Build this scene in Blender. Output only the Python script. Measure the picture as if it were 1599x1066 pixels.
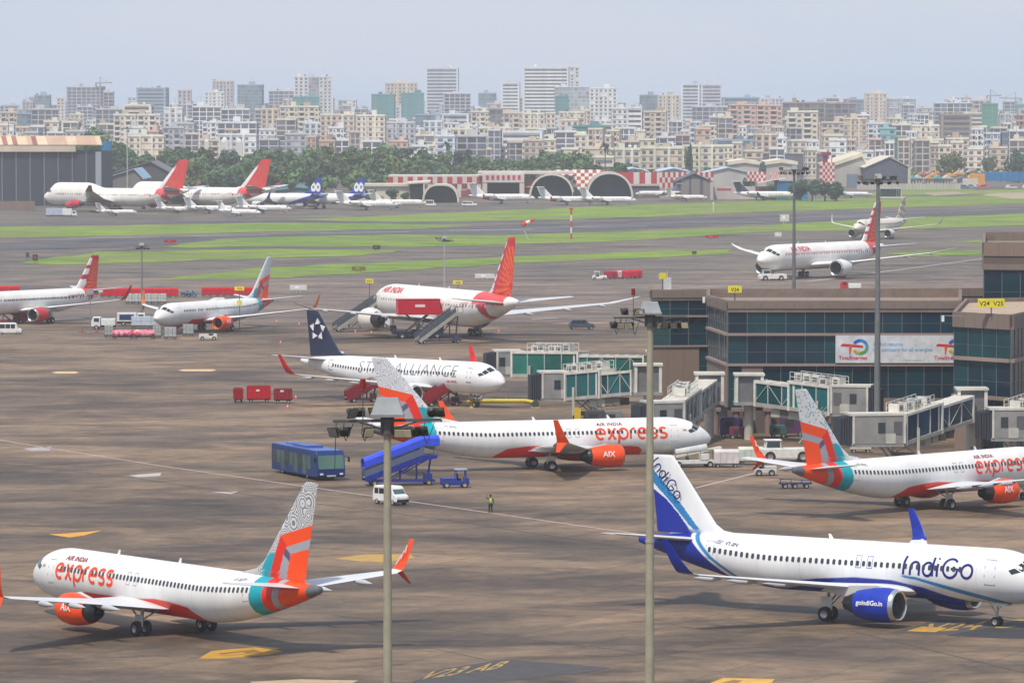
import bpy, bmesh, math, random
import numpy as np
from math import radians as R, sin, cos, pi, sqrt
from mathutils import Vector, Matrix
for o in list(bpy.data.objects): bpy.data.objects.remove(o)
SC = bpy.context.scene
COL = SC.collection
random.seed(7); RNG = np.random.default_rng(7)

# ---------------------------------------------------------------- camera
F, CH, PITCH = 7812.8, 39.32, R(2.7024)      # focal length in photo pixels, camera height, downward pitch
cam = bpy.data.objects.new('camera', bpy.data.cameras.new('camera')); COL.objects.link(cam)
cam.location = (0, 0, CH); cam.rotation_euler = (pi/2-PITCH, 0, 0)
cam.data.sensor_width = 36; cam.data.lens = F/1599*36
cam.data.clip_start = 1; cam.data.clip_end = 60000
SC.camera = cam
def ray(px, py):
    a = (px-799.5)/F; b = -(py-533)/F
    return a, cos(PITCH)+b*sin(PITCH), -sin(PITCH)+b*cos(PITCH)
def G(px, py, z=0.0):                         # ground point seen at a photo pixel
    x, y, w = ray(px, py); t = (z-CH)/w
    return x*t, y*t
def X(px, D, py=300):
    x, y, w = ray(px, py); return x/y*D
def Z(py, D):
    x, y, w = ray(0, py); return CH+w/y*D
def DY(py): return G(800, py)[1]

# ---------------------------------------------------------------- light
SUN_EL, SUN_AZ = R(60), R(205)                # azimuth clockwise from +Y: the sun is high, behind the camera and a little left
w = bpy.data.worlds.new('World'); SC.world = w; w.use_nodes = True
nt = w.node_tree; nt.nodes.clear()
out = nt.nodes.new('ShaderNodeOutputWorld'); bg = nt.nodes.new('ShaderNodeBackground')
sky = nt.nodes.new('ShaderNodeTexSky'); sky.sky_type = 'NISHITA'; sky.sun_disc = False
sky.sun_elevation = SUN_EL; sky.sun_rotation = SUN_AZ; sky.dust_density = 1.5; sky.air_density = 1.0
mixc = nt.nodes.new('ShaderNodeMixRGB'); mixc.inputs[0].default_value = 0.72
tc = nt.nodes.new('ShaderNodeTexCoord'); mp = nt.nodes.new('ShaderNodeMapping'); mp.inputs['Scale'].default_value = (2.5, 2.5, 12)
nz = nt.nodes.new('ShaderNodeTexNoise'); nz.inputs['Scale'].default_value = 2.0; nz.inputs['Detail'].default_value = 5
cr = nt.nodes.new('ShaderNodeValToRGB')
cr.color_ramp.elements[0].position = .4; cr.color_ramp.elements[0].color = (4.5, 6.1, 8.3, 1)
cr.color_ramp.elements[1].position = .6; cr.color_ramp.elements[1].color = (6.0, 6.7, 8.4, 1)
nt.links.new(tc.outputs['Generated'], mp.inputs[0]); nt.links.new(mp.outputs[0], nz.inputs[0]); nt.links.new(nz.outputs[0], cr.inputs[0])
nt.links.new(sky.outputs[0], mixc.inputs[1]); nt.links.new(cr.outputs[0], mixc.inputs[2])
nt.links.new(mixc.outputs[0], bg.inputs[0]); bg.inputs[1].default_value = 0.1
nt.links.new(bg.outputs[0], out.inputs[0])
sl = bpy.data.lights.new('sun', 'SUN'); sl.energy = 3.6; sl.angle = R(4); sl.color = (1, .915, .79)
so = bpy.data.objects.new('sun', sl); COL.objects.link(so)
sd = Vector((sin(SUN_AZ)*cos(SUN_EL), cos(SUN_AZ)*cos(SUN_EL), sin(SUN_EL)))
so.rotation_euler = sd.to_track_quat('Z', 'Y').to_euler(); so.location = (0, 0, 300)
SC.view_settings.view_transform = 'Standard'; SC.view_settings.look = 'None'
SC.view_settings.exposure = 0.22; SC.view_settings.gamma = 1
SC.render.engine = 'CYCLES'; SC.cycles.max_bounces = 5
SC.cycles.volume_bounces = 1

# ---------------------------------------------------------------- colours and materials
def s2l(c): return c/12.92 if c <= .04045 else ((c+.055)/1.055)**2.4
def H(h):                                     # '#rrggbb' to linear
    h = h.lstrip('#'); return tuple(s2l(int(h[i:i+2], 16)/255) for i in (0, 2, 4))
WHITE = (.78, .78, .76); OFFW = (.66, .65, .6); BLACK = (.012, .012, .013); DARK = (.03, .032, .036)
GREY = (.25, .25, .25); LGREY = (.45, .45, .44); TYRE = (.015, .015, .016); STEEL = (.35, .36, .37)
RED = H('#c8141e'); ORANGE = (.85, .07, .003); TEAL = (.0, .33, .40); NAVY = H('#121c3a'); BLUE = (.012, .035, .32)
YEL = (.75, .48, .03); HIVIS = (.45, .8, .05)
MATS = {}
def mat(key, rough=.5, metal=0., dirt=.12, dscale=.6, spec=.5, coat=0., pattern=None, streak=False):
    if key in MATS: return MATS[key]
    m = bpy.data.materials.new(key); m.use_nodes = True; nt = m.node_tree; b = nt.nodes['Principled BSDF']
    N = nt.nodes.new; L = nt.links.new
    at = N('ShaderNodeAttribute'); at.attribute_name = 'Col'
    t = N('ShaderNodeTexCoord'); mp = N('ShaderNodeMapping'); L(t.outputs['Object'], mp.inputs[0])
    if streak: mp.inputs['Scale'].default_value = (1, 1, .12)
    n = N('ShaderNodeTexNoise'); n.inputs['Scale'].default_value = dscale; n.inputs['Detail'].default_value = 6; n.inputs['Roughness'].default_value = .65
    L(mp.outputs[0], n.inputs[0])
    r = N('ShaderNodeMapRange'); r.inputs[1].default_value = .3; r.inputs[2].default_value = .7; r.inputs[3].default_value = 1-dirt; r.inputs[4].default_value = 1+dirt*.4
    L(n.outputs[0], r.inputs[0])
    mx = N('ShaderNodeVectorMath'); mx.operation = 'SCALE'; L(at.outputs['Color'], mx.inputs[0]); L(r.outputs[0], mx.inputs['Scale'])
    last = mx.outputs[0]
    if pattern:
        vo = N('ShaderNodeTexVoronoi'); vo.inputs['Scale'].default_value = pattern['scale']; L(t.outputs['Object'], vo.inputs[0])
        vo.voronoi_dimensions = '3D'
        if pattern['kind'] == 'rings':
            s = N('ShaderNodeMath'); s.operation = 'MULTIPLY'; s.inputs[1].default_value = pattern['freq']; L(vo.outputs['Distance'], s.inputs[0])
            q = N('ShaderNodeMath'); q.operation = 'SINE'; L(s.outputs[0], q.inputs[0])
            g = N('ShaderNodeMath'); g.operation = 'GREATER_THAN'; g.inputs[1].default_value = pattern['th']; L(q.outputs[0], g.inputs[0])
            pc = None; fac = g.outputs[0]
        else:
            g = N('ShaderNodeMath'); g.operation = 'LESS_THAN'; g.inputs[1].default_value = pattern['th']; L(vo.outputs['Distance'], g.inputs[0])
            fac = g.outputs[0]; pc = vo.outputs['Color']
        fm = N('ShaderNodeMath'); fm.operation = 'MULTIPLY'; L(fac, fm.inputs[0])
        inv = N('ShaderNodeMath'); inv.operation = 'SUBTRACT'; inv.inputs[0].default_value = 1; L(at.outputs['Alpha'], inv.inputs[1])
        L(inv.outputs[0], fm.inputs[1])
        mm = N('ShaderNodeMixRGB'); L(fm.outputs[0], mm.inputs[0]); L(last, mm.inputs[1]); mm.inputs[2].default_value = (*pattern['col'], 1)
        if pc:
            m2 = N('ShaderNodeMixRGB'); m2.inputs[0].default_value = .45; m2.inputs[1].default_value = (*pattern['col'], 1); L(pc, m2.inputs[2]); L(m2.outputs[0], mm.inputs[2])
        last = mm.outputs[0]
    L(last, b.inputs['Base Color'])
    b.inputs['Roughness'].default_value = rough; b.inputs['Metallic'].default_value = metal
    b.inputs['Specular IOR Level'].default_value = spec; b.inputs['Coat Weight'].default_value = coat; b.inputs['Coat Roughness'].default_value = .15
    MATS[key] = m; return m
def M(k): return MATS[k]
mat('aircraft_paint', .42, dirt=.13, dscale=.35, spec=.35, coat=.08, streak=True)
mat('vehicle_paint', .42, dirt=.2, dscale=1.6, spec=.3)
mat('matte', .85, dirt=.25, dscale=.8, spec=.3)
mat('facade', .8, dirt=.22, dscale=.12, spec=.3, streak=True)
mat('rubber', .8, dirt=.2, dscale=4)
mat('metal', .35, metal=.7, dirt=.25, dscale=1.5)
mat('bright_metal', .25, metal=.9, dirt=.1, dscale=1.5)
mat('glass', .06, dirt=.3, dscale=.25, spec=.8)
mat('dull_glass', .12, dirt=.35, dscale=.3, spec=.3)
mat('steelwork', .55, metal=.2, dirt=.25, dscale=.8)
mat('leaves', .75, dirt=.45, dscale=.25, spec=.25)
mat('fin_mandala', .45, dirt=.05, spec=.3, pattern=dict(kind='rings', scale=.85, freq=46, th=.15, col=(.20, .20, .21)))
mat('fin_lines', .45, dirt=.05, spec=.3, pattern=dict(kind='rings', scale=1.4, freq=30, th=.6, col=(.36, .37, .40)))
mat('fin_motifs', .45, dirt=.05, spec=.3, pattern=dict(kind='dots', scale=3.0, th=.36, col=(.20, .2, .26)))

# ---------------------------------------------------------------- mesh builder
def place(o, parent=None): 
    COL.objects.link(o)
    if parent is not None: o.parent = parent
    return o
def mesh_from(name, V, Fc, cols, m, smooth=False, pointcols=None):
    me = bpy.data.meshes.new(name); me.from_pydata(V, [], Fc); me.update()
    if pointcols is not None:
        ca = me.color_attributes.new('Col', 'FLOAT_COLOR', 'POINT'); ca.data.foreach_set('color', np.asarray(pointcols, np.float32).ravel())
    else:
        ca = me.color_attributes.new('Col', 'FLOAT_COLOR', 'CORNER')
        n = np.array([p.loop_total for p in me.polygons]) if len(cols) else np.array([], int)
        arr = np.repeat(np.array([tuple(c)+(1,) if len(c) == 3 else c for c in cols], np.float32), n, axis=0)
        ca.data.foreach_set('color', arr.ravel())
    me.materials.append(M(m) if isinstance(m, str) else m)
    if smooth: me.polygons.foreach_set('use_smooth', [True]*len(me.polygons))
    return me
class MB:
    def __init__(s, col=LGREY): s.V = []; s.F = []; s.C = []; s.col = col; s.T = None
    def add(s, V, Fc, col=None):
        n = len(s.V); col = col or s.col
        if s.T is not None: V = [tuple(s.T @ Vector(v)) for v in V]
        s.V += [tuple(v) for v in V]; s.F += [tuple(i+n for i in f) for f in Fc]; s.C += [col]*len(Fc); return s
    def box(s, c, d, col=None, rz=0, ry=0, taper=1.0):
        x, y, z = d[0]/2, d[1]/2, d[2]/2
        P = [(-x, -y, -z), (x, -y, -z), (x, y, -z), (-x, y, -z)]+[(a*taper, b*taper, z) for a, b in ((-x, -y), (x, -y), (x, y), (-x, y))]
        if ry: P = [(a*cos(ry)+q*sin(ry), b, -a*sin(ry)+q*cos(ry)) for a, b, q in P]
        if rz: P = [(a*cos(rz)-b*sin(rz), a*sin(rz)+b*cos(rz), q) for a, b, q in P]
        return s.add([(a+c[0], b+c[1], q+c[2]) for a, b, q in P], [(3, 2, 1, 0), (4, 5, 6, 7), (0, 1, 5, 4), (1, 2, 6, 5), (2, 3, 7, 6), (3, 0, 4, 7)], col)
    def b2(s, x0, x1, y0, y1, z0, z1, col=None): return s.box(((x0+x1)/2, (y0+y1)/2, (z0+z1)/2), (abs(x1-x0), abs(y1-y0), abs(z1-z0)), col)
    def prism(s, poly, axis, a0, a1, col=None):      # polygon in the other two axes, extruded along axis
        n = len(poly)
        def mk(p, q):
            return {'y': (p[0], q, p[1]), 'x': (q, p[0], p[1]), 'z': (p[0], p[1], q)}[axis]
        V = [mk(p, a0) for p in poly]+[mk(p, a1) for p in poly]
        Fc = [tuple(range(n))[::-1], tuple(range(n, 2*n))]+[(i, (i+1) % n, n+(i+1) % n, n+i) for i in range(n)]
        return s.add(V, Fc, col)
    def bar(s, p, q, w, h=None, col=None):           # square bar between two points
        p = Vector(p); q = Vector(q); d = (q-p); L = d.length
        if L < 1e-6: return s
        d /= L; up = Vector((0, 0, 1)) if abs(d.z) < .95 else Vector((1, 0, 0))
        u = d.cross(up).normalized()*w/2; v = u.cross(d).normalized()*(h or w)/2
        V = [e+a*u+b*v for e in (p, q) for a, b in ((-1, -1), (1, -1), (1, 1), (-1, 1))]
        return s.add(V, [(0, 1, 2, 3), (7, 6, 5, 4), (0, 4, 5, 1), (1, 5, 6, 2), (2, 6, 7, 3), (3, 7, 4, 0)], col)
    def cyl(s, p, q, r0, r1=None, n=12, col=None, cap=True):
        r1 = r0 if r1 is None else r1
        p = Vector(p); q = Vector(q); d = (q-p).normalized(); up = Vector((0, 0, 1)) if abs(d.z) < .95 else Vector((1, 0, 0))
        u = d.cross(up).normalized(); v = d.cross(u)
        V = [e+r*(cos(2*pi*i/n)*u+sin(2*pi*i/n)*v) for e, r in ((p, r0), (q, r1)) for i in range(n)]
        Fc = [((i+1) % n, i, n+i, n+(i+1) % n) for i in range(n)]
        if cap: Fc += [tuple(range(n)), tuple(range(n, 2*n))[::-1]]
        return s.add(V, Fc, col)
    def lathe(s, prof, o=(0, 0, 0), axis='x', n=24, col=None, cols=None):   # profile (position along axis, radius)
        V = []; Fc = []; cc = []
        for t, r in prof:
            for i in range(n):
                a = 2*pi*i/n; u, v = r*cos(a), r*sin(a)
                V.append({'x': (o[0]+t, o[1]+u, o[2]+v), 'z': (o[0]+u, o[1]+v, o[2]+t), 'y': (o[0]+u, o[1]+t, o[2]+v)}[axis])
        k0 = len(s.F)
        for j in range(len(prof)-1):
            for i in range(n): Fc.append((j*n+i, j*n+(i+1) % n, (j+1)*n+(i+1) % n, (j+1)*n+i))
        s.add(V, Fc, col)
        if cols: 
            for j in range(len(prof)-1): s.C[k0+j*n:k0+(j+1)*n] = [cols[j]]*n
        return s
    def loft(s, rings, col=None, closed=True, caps=True):
        n = len(rings[0]); V = [p for r in rings for p in r]; Fc = []
        for j in range(len(rings)-1):
            for i in range(n if closed else n-1): Fc.append((j*n+i, j*n+(i+1) % n, (j+1)*n+(i+1) % n, (j+1)*n+i))
        if caps: Fc += [tuple(range(n))[::-1], tuple(range(len(V)-n, len(V)))]
        return s.add(V, Fc, col)
    def mesh(s, name, m='matte', smooth=False): 
        me = mesh_from(name, s.V, s.F, s.C, m, smooth)
        if smooth:
            try: me.set_sharp_from_angle(angle=R(40))
            except Exception: pass
        return me
    def build(s, name, m='matte', parent=None, smooth=False, loc=None, bevel=0):
        o = bpy.data.objects.new(name, s.mesh(name, m, smooth))
        if loc: o.location = loc
        if bevel:
            b = o.modifiers.new('bevel', 'BEVEL'); b.width = bevel; b.segments = 2; b.limit_method = 'ANGLE'
        return place(o, parent)
def empty(name, loc, rz=0):
    o = bpy.data.objects.new(name, None); o.location = loc; o.rotation_euler = (0, 0, rz); o.empty_display_size = 1
    return place(o)
def tag(o, label=None, cat=None, group=None, kind=None):
    if label: o['label'] = label
    if cat: o['category'] = cat
    if group: o['group'] = group
    if kind: o['kind'] = kind
    return o
KIDS = {}
def jit_(c, rr, a, b):
    k = rr.uniform(a, b); return tuple(v*k*rr.uniform(.98, 1.02) for v in c)
def soft(d, w=.07): return np.clip(d/w+.5, 0, 1)[:, None]
def children(o): return [c for c in o.children]
def copy_tree(o, loc=None, rz=None, label=None, group=None, parent=None):
    c = o.copy(); COL.objects.link(c)
    if parent is not None: c.parent = parent
    if loc is not None: c.location = loc
    if rz is not None: c.rotation_euler = (0, 0, rz)
    if label: c['label'] = label
    if group: c['group'] = group
    for ch in list(o.children): copy_tree(ch, parent=c)
    return c

# ---------------------------------------------------------------- lettering
_tc = {}
def text_polys(txt, size, offset=0.0, slices=.2, shear=0.0, spacing=1.0):
    key = (txt, size, offset, slices, shear, spacing)
    if key in _tc: return _tc[key]
    cu = bpy.data.curves.new('t', 'FONT'); cu.body = txt; cu.size = size; cu.offset = offset; cu.shear = shear; cu.resolution_u = 3; cu.space_character = spacing
    o = bpy.data.objects.new('t', cu); COL.objects.link(o)
    dg = bpy.context.evaluated_depsgraph_get(); me = bpy.data.meshes.new_from_object(o.evaluated_get(dg))
    bm = bmesh.new(); bm.from_mesh(me)
    ys = [v.co.y for v in bm.verts]
    if ys and slices:
        y = min(ys)+slices
        while y < max(ys):
            bmesh.ops.bisect_plane(bm, geom=bm.verts[:]+bm.edges[:]+bm.faces[:], plane_co=(0, y, 0), plane_no=(0, 1, 0)); y += slices
    bm.verts.index_update()
    V = [(v.co.x, v.co.y) for v in bm.verts]; Fc = [tuple(v.index for v in f.verts) for f in bm.faces]
    bm.free(); bpy.data.objects.remove(o); bpy.data.curves.remove(cu); bpy.data.meshes.remove(me)
    _tc[key] = (V, Fc); return V, Fc
def arc(cx, cy, rx, ry, a0, a1, n=None):
    n = n or max(4, int(abs(a1-a0)/15))
    return [(cx+rx*cos(R(a0+(a1-a0)*i/n)), cy+ry*sin(R(a0+(a1-a0)*i/n))) for i in range(n+1)]
# rounded single-stroke letters, x-height 1
GL = {
 'e': (1.0, [[(0.02, .52), (.95, .52)]+arc(.48, .5, .47, .5, 5, 305, 18)]),
 'x': (1.0, [[(0.05, 1), (.2, .93), (.72, .07), (.9, 0)], [(.9, 1), (.75, .93), (.2, .07), (.05, 0)]]),
 'p': (1.0, [[(0.02, -.45), (.02, .5)]+arc(.48, .5, .46, .5, 180, -180, 24)]),
 'r': (.62, [[(0.05, 0), (.05, .6)]+arc(.5, .55, .45, .45, 170, 85, 6)]),
 's': (.85, [arc(.42, .74, .36, .26, 35, 270, 12)+arc(.42, .24, .38, .24, 90, -145, 12)]),
 'I': (.42, [[(.05, 0), (.05, .95), (.14, 1.45)]]),
 'n': (.95, [[(.05, 0), (.05, .5)]+arc(.43, .55, .38, .45, 180, 0, 12)+[(.81, 0)]]),
 'd': (1.0, [arc(.42, .5, .4, .5, 0, 360, 24), [(.84, 0), (.84, 1.45)]]),
 'i': (.38, [[(.08, 0), (.08, .95)], [(.08, 1.3), (.08, 1.42)]]),
 'G': (1.4, [arc(.65, .68, .63, .72, 42, 330, 22)+[(1.25, .62), (.68, .62)]]),
 'o': (1.05, [arc(.5, .5, .46, .5, 0, 360, 24)]),
 'A': (1.05, [[(0, 0), (.25, .75), (.42, 1), (.62, .98), (.85, .6), (.95, 0)], [(.14, .4), (.9, .4)]]),
 'X': (1.0, [[(0.02, 1), (.25, .9), (.75, .1), (.95, 0)], [(.92, 1), (.72, .9), (.2, .1), (.0, 0)]]),
}
def stroke_polys(txt, h, wd, shear=.0, gap=.14):
    V = []; Fc = []; x = 0
    for ch in txt:
        adv, pls = GL[ch]
        for pl in pls:
            P = []
            for i in range(len(pl)-1):              # refine long straights
                a, b = pl[i], pl[i+1]; k = max(1, int(sqrt((a[0]-b[0])**2+(a[1]-b[1])**2)/.16))
                P += [(a[0]+(b[0]-a[0])*j/k, a[1]+(b[1]-a[1])*j/k) for j in range(k)]
            P.append(pl[-1]); P = [((x+p[0]+shear*p[1])*h, p[1]*h) for p in P]
            n0 = len(V)
            for i, p in enumerate(P):
                a = P[max(0, i-1)]; b = P[min(len(P)-1, i+1)]; dx, dy = b[0]-a[0], b[1]-a[1]; L = sqrt(dx*dx+dy*dy) or 1
                nx, ny = -dy/L*wd/2, dx/L*wd/2
                V += [(p[0]+nx, p[1]+ny), (p[0]-nx, p[1]-ny)]
            Fc += [(n0+2*i, n0+2*i+1, n0+2*i+3, n0+2*i+2) for i in range(len(P)-1)]
        x += adv+gap
    return V, Fc, x*h
def flat_text(mb, txt, size, o, u, v, col, offset=0, center=True, **k):     # text on a plane: origin, unit right, unit up
    V, Fc = text_polys(txt, size, offset, 0, **k)
    xs = [p[0] for p in V]; cx = (min(xs)+max(xs))/2 if center else 0
    o, u, v = Vector(o), Vector(u), Vector(v)
    mb.add([o+u*(p[0]-cx)+v*p[1] for p in V], Fc, col)
# ---------------------------------------------------------------- aircraft
def lerp(a, b, t): return a+(b-a)*t
class Plane:
    """geometry of one airliner type; a = metres behind the nose, r = metres to starboard, z up"""
    def __init__(s, **k): s.__dict__.update(k)
    def prof(s, a):
        a = np.asarray(a, float); zc, hh, hw = s.zc, s.hh, s.hw
        t = np.clip(a/s.ln, 0, 1); tb = np.clip(a/(s.ln*.8), 0, 1)
        ft = (1-(1-t)**2.1)**.72; fb = (1-(1-tb)**2)**.6; fw = (1-(1-t)**2.2)**.6
        top = s.zn+(zc+hh-s.zn)*ft; bot = s.zn-(s.zn-zc+hh)*fb; w = hw*fw
        u = np.clip((a-(s.L-s.lt))/s.lt, 0, 1); re = s.re
        u2 = np.clip((a-(s.L-s.lt*.72))/(s.lt*.72), 0, 1)
        top = top-(zc+hh-s.ze-re)*u2**1.9
        bot = bot+(s.ze-re-(zc-hh))*(u**1.45)
        w = w*(1-(1-re/hw)*u**1.7)
        if s.hump: 
            h0, h1, h = s.hump
            q = np.clip((a-h0)/(4.5), 0, 1); q2 = np.clip((h1-a)/9, 0, 1)
            top = top+h*(3*q**2-2*q**3)*(3*q2**2-2*q2**3)
        return top, bot, w
    def pt(s, a, ph, e=0.):                      # ph: 0 crown, 90 starboard, in degrees
        top, bot, w = s.prof(a); ph = np.radians(ph); zc = (top+bot)/2; hh = (top-bot)/2
        return np.stack(np.broadcast_arrays(s.ga-np.asarray(a, float), -(w+e)*np.sin(ph), zc+(hh+e)*np.cos(ph)), -1)
    def loc(s, a, r, z): return (s.ga-a, -r, z)
def spec(**k):
    d = dict(hump=None, ln=5.0, lt=13., re=.28, engines=[], gear=[], windows=None, res=(.3, 36), tcw=.12, hpos='body', winglet=None, prop=False)
    d.update(k); return Plane(**d)
S737 = spec(L=39.4, zc=3.32, hh=2.0, hw=1.88, zn=2.85, ze=4.75, ga=19.9, ln=5.6, lt=13.5, re=.3, res=(.065, 176), gearh=1.6,
    wing=[(12.6, .4, 2.0, 9.0, .13), (13.9, 1.9, 2.05, 7.6, .13), (17.0, 6.0, 2.55, 4.4, .115), (23.0, 16.9, 3.95, 1.7, .10), (23.3, 17.35, 4.1, 1.4, .09)],
    winglet=('split', [(23.35, 17.45, 4.15, 1.35, .08, 45), (23.9, 17.75, 4.9, 1.0, .08, 70), (24.8, 18.05, 6.5, .55, .08, 76)], [(23.6, 17.5, 4.0, 1.1, .08, -45), (24.6, 18.0, 3.1, .4, .08, -50)]),
    fin=[(28.2, 5.1, 9.3, .05), (31.3, 5.75, 6.4, .08), (32.3, 6.4, 5.5, .1), (37.45, 12.25, 1.75, .1), (37.7, 12.4, 1.5, .06)],
    stab=[(33.7, .3, 4.75, 3.9, .09), (37.6, 7.1, 5.55, 1.35, .09)],
    engines=[dict(a=12.4, r=4.83, z=1.62, d=2.3, l=3.7, core=1.0)], gear=[(19.9, 2.86, .56, 2, 1)], nosegear=(4.3, .36), winz=3.95, win=(6.6, 32.0, .508, (.13, .2)))
S320 = spec(L=37.5, zc=3.85, hh=2.07, hw=1.98, zn=3.35, ze=5.0, ga=17.7, ln=5.2, lt=13.5, re=.25, res=(.065, 176), gearh=1.9,
    wing=[(10.6, .4, 2.35, 8.2, .13), (11.8, 2.0, 2.45, 7.0, .13), (14.9, 6.4, 3.0, 4.0, .115), (21.0, 16.7, 4.3, 1.65, .10), (21.3, 17.1, 4.45, 1.4, .09)],
    winglet=('sharklet', [(21.45, 17.35, 4.65, 1.3, .08, 50), (21.9, 17.65, 5.3, 1.1, .08, 75), (23.0, 18.0, 6.9, .6, .08, 80)], None),
    fin=[(27.2, 5.7, 8.6, .05), (29.6, 6.05, 6.3, .08), (30.3, 6.5, 5.6, .1), (34.25, 11.6, 2.3, .1), (34.5, 11.78, 1.9, .06)],
    stab=[(31.3, .3, 5.25, 4.2, .09), (35.6, 6.2, 5.95, 1.5, .09)],
    engines=[dict(a=10.2, r=5.75, z=1.72, d=2.5, l=3.6, core=1.1)], gear=[(17.7, 3.8, .57, 2, 1)], nosegear=(5.07, .38), winz=4.35, win=(7.2, 30.2, .53, (.13, .2)))
def mod(base, **k):
    d = dict(base.__dict__); d.update(k); return Plane(**d)
S320F = mod(S320, res=(.25, 48)); S320M = mod(S320, res=(.12, 80)); S737F = mod(S737, res=(.2, 56))
S787 = spec(L=56.7, zc=5.0, hh=2.97, hw=2.88, zn=4.55, ze=6.6, ga=28.3, ln=8.2, lt=18., re=.35, res=(.25, 56), gearh=2.8,
    wing=[(17.0, .5, 3.1, 13.5, .12), (18.8, 2.9, 3.2, 11.6, .12), (24.5, 9.5, 3.7, 6.8, .10), (34.0, 25.5, 5.9, 2.4, .09), (36.3, 28.6, 6.7, 1.2, .08), (37.9, 30.0, 7.1, .35, .08)],
    fin=[(44.0, 7.6, 10.5, .05), (46.4, 8.0, 8.3, .09), (47.2, 8.6, 7.7, .1), (52.9, 16.7, 2.9, .1), (53.3, 16.95, 2.4, .06)],
    stab=[(47.8, .4, 6.3, 6.0, .09), (54.0, 9.8, 7.3, 1.9, .09)],
    engines=[dict(a=17.3, r=9.75, z=2.55, d=3.65, l=5.2, core=1.5)], gear=[(28.3, 4.9, .66, 2, 2)], nosegear=(6.2, .5), winz=5.6, win=None)
K = 1.06
S777 = spec(L=60.0, zc=5.15, hh=3.1, hw=3.05, zn=4.7, ze=6.9, ga=30.5, ln=8.6, lt=20., re=.45, res=(.25, 64), gearh=2.9,
    wing=[(17.5, .5, 3.0, 14.5, .11), (19.5, 3.1, 3.1, 12.5, .11), (26, 10.5, 3.7, 7.2, .09), (36.0, 27.5, 5.5, 2.4, .08), (38.4, 30.6, 6.3, 1.2, .08), (39.9, 31.8, 6.7, .35, .08)],
    fin=[(46.4, 7.9, 11.2, .05), (49.0, 8.3, 8.9, .09), (49.9, 9.0, 8.2, .1), (56.3, 17.3, 3.1, .1), (56.7, 17.6, 2.6, .06)],
    stab=[(50.5, .4, 6.6, 6.4, .09), (57.4, 10.6, 7.6, 2.0, .09)],
    engines=[dict(a=18.6, r=9.9, z=2.75, d=3.7, l=5.0, core=1.7)], gear=[(30.5, 5.2, .68, 2, 2)], nosegear=(6.5, .5), winz=5.8, win=None)
S747 = spec(L=69., zc=5.35, hh=3.3, hw=3.2, zn=5.2, ze=8.2, ga=33., ln=9.5, lt=24., re=.5, res=(.4, 48), hump=(2.2, 30, 1.9), gearh=2.8,
    wing=[(19, .5, 3.6, 17., .12), (21.5, 3.2, 3.7, 14.5, .12), (30., 12., 4.8, 9, .11), (45., 30., 8.0, 3.6, .1)],
    winglet=('sharklet', [(45.6, 30.5, 8.4, 3.2, .08, 55), (48., 31.8, 10.2, 1.4, .08, 70)], None),
    fin=[(51.5, 8.3, 15., .05), (55., 9.2, 11.5, .09), (64.5, 18.9, 4.6, .1), (64.9, 19.3, 4.1, .06)],
    stab=[(57.5, .5, 8.0, 9.5, .09), (66.5, 11., 9.6, 2.6, .09)],
    engines=[dict(a=21., r=11.7, z=2.4, d=2.8, l=4.2, core=1.3), dict(a=31., r=21., z=3.3, d=2.8, l=4.2, core=1.3)],
    gear=[(31.5, 5.5, .62, 2, 2), (34.5, 1.9, .62, 2, 2)], nosegear=(8., .6), winz=6.1, win=None)
SJET = spec(L=24., zc=2.25, hh=1.22, hw=1.2, zn=1.85, ze=3.0, ga=12.2, ln=4.4, lt=9., re=.2, res=(.3, 32), gearh=1.0,
    wing=[(9.6, .2, 1.35, 5.2, .11), (10.8, 1.2, 1.4, 4.4, .11), (14.8, 8.6, 2.1, 1.4, .1)],
    winglet=('sharklet', [(15.1, 8.9, 2.4, 1.1, .08, 60), (15.8, 9.15, 3.3, .6, .08, 75)], None),
    fin=[(16.5, 3.2, 6.5, .06), (18.2, 3.6, 4.7, .1), (21.7, 7.2, 2.6, .1)],
    stab=[(21.2, .05, 7.25, 2.7, .09), (23.3, 4.2, 7.3, 1.1, .09)],
    engines=[dict(a=15.0, r=1.95, z=2.9, d=1.25, l=3.6, core=.5, rear=True)], gear=[(12.2, 1.6, .32, 2, 1)], nosegear=(2.9, .22), winz=2.5, win=None)

def airfoil(n, tc):
    x = (1-np.cos(np.linspace(0, pi, n)))/2
    yt = 5*tc*(.2969*np.sqrt(x)-.126*x-.3516*x**2+.2843*x**3-.1015*x**4)
    return np.concatenate([x[::-1], x[1:]]), np.concatenate([yt[::-1], -yt[1:]*.85])
def surf_mesh(name, P, secs, side, colf, m, sub=1, nch=9, vertical=False):
    rings = []; V = []; C = []
    full = []
    for i in range(len(secs)-1):
        k = sub if isinstance(sub, int) else sub[i]
        for j in range(k): full.append(tuple(lerp(np.array(secs[i], float), np.array(secs[i+1], float), j/k)))
    full.append(tuple(np.array(secs[-1], float)))
    for a, r, z, ch, tc, g in full:
        x, y = airfoil(nch, tc); cg, sg = cos(R(g)), sin(R(g))
        aa = a+x*ch; th = y*ch
        rr = (r-sg*th)*side; zz = z+cg*th
        V += list(zip(P.ga-aa, -rr, zz)); C.append(np.concatenate([colf(aa, rr, zz), ], 0))
    n = len(V)//len(full); Fc = []
    for j in range(len(full)-1):
        for i in range(n): 
            q = (j*n+i, j*n+(i+1) % n, (j+1)*n+(i+1) % n, (j+1)*n+i); Fc.append(q if side > 0 else q[::-1])
    c1, c2 = tuple(range(n))[::-1], tuple(range(len(V)-n, len(V)))
    Fc += [c1, c2] if side > 0 else [c1[::-1], c2[::-1]]
    me = mesh_from(name, [tuple(map(float, v)) for v in V], Fc, [], m, True, pointcols=np.concatenate(C, 0))
    try: me.set_sharp_from_angle(angle=R(50))
    except Exception: pass
    return me
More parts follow.
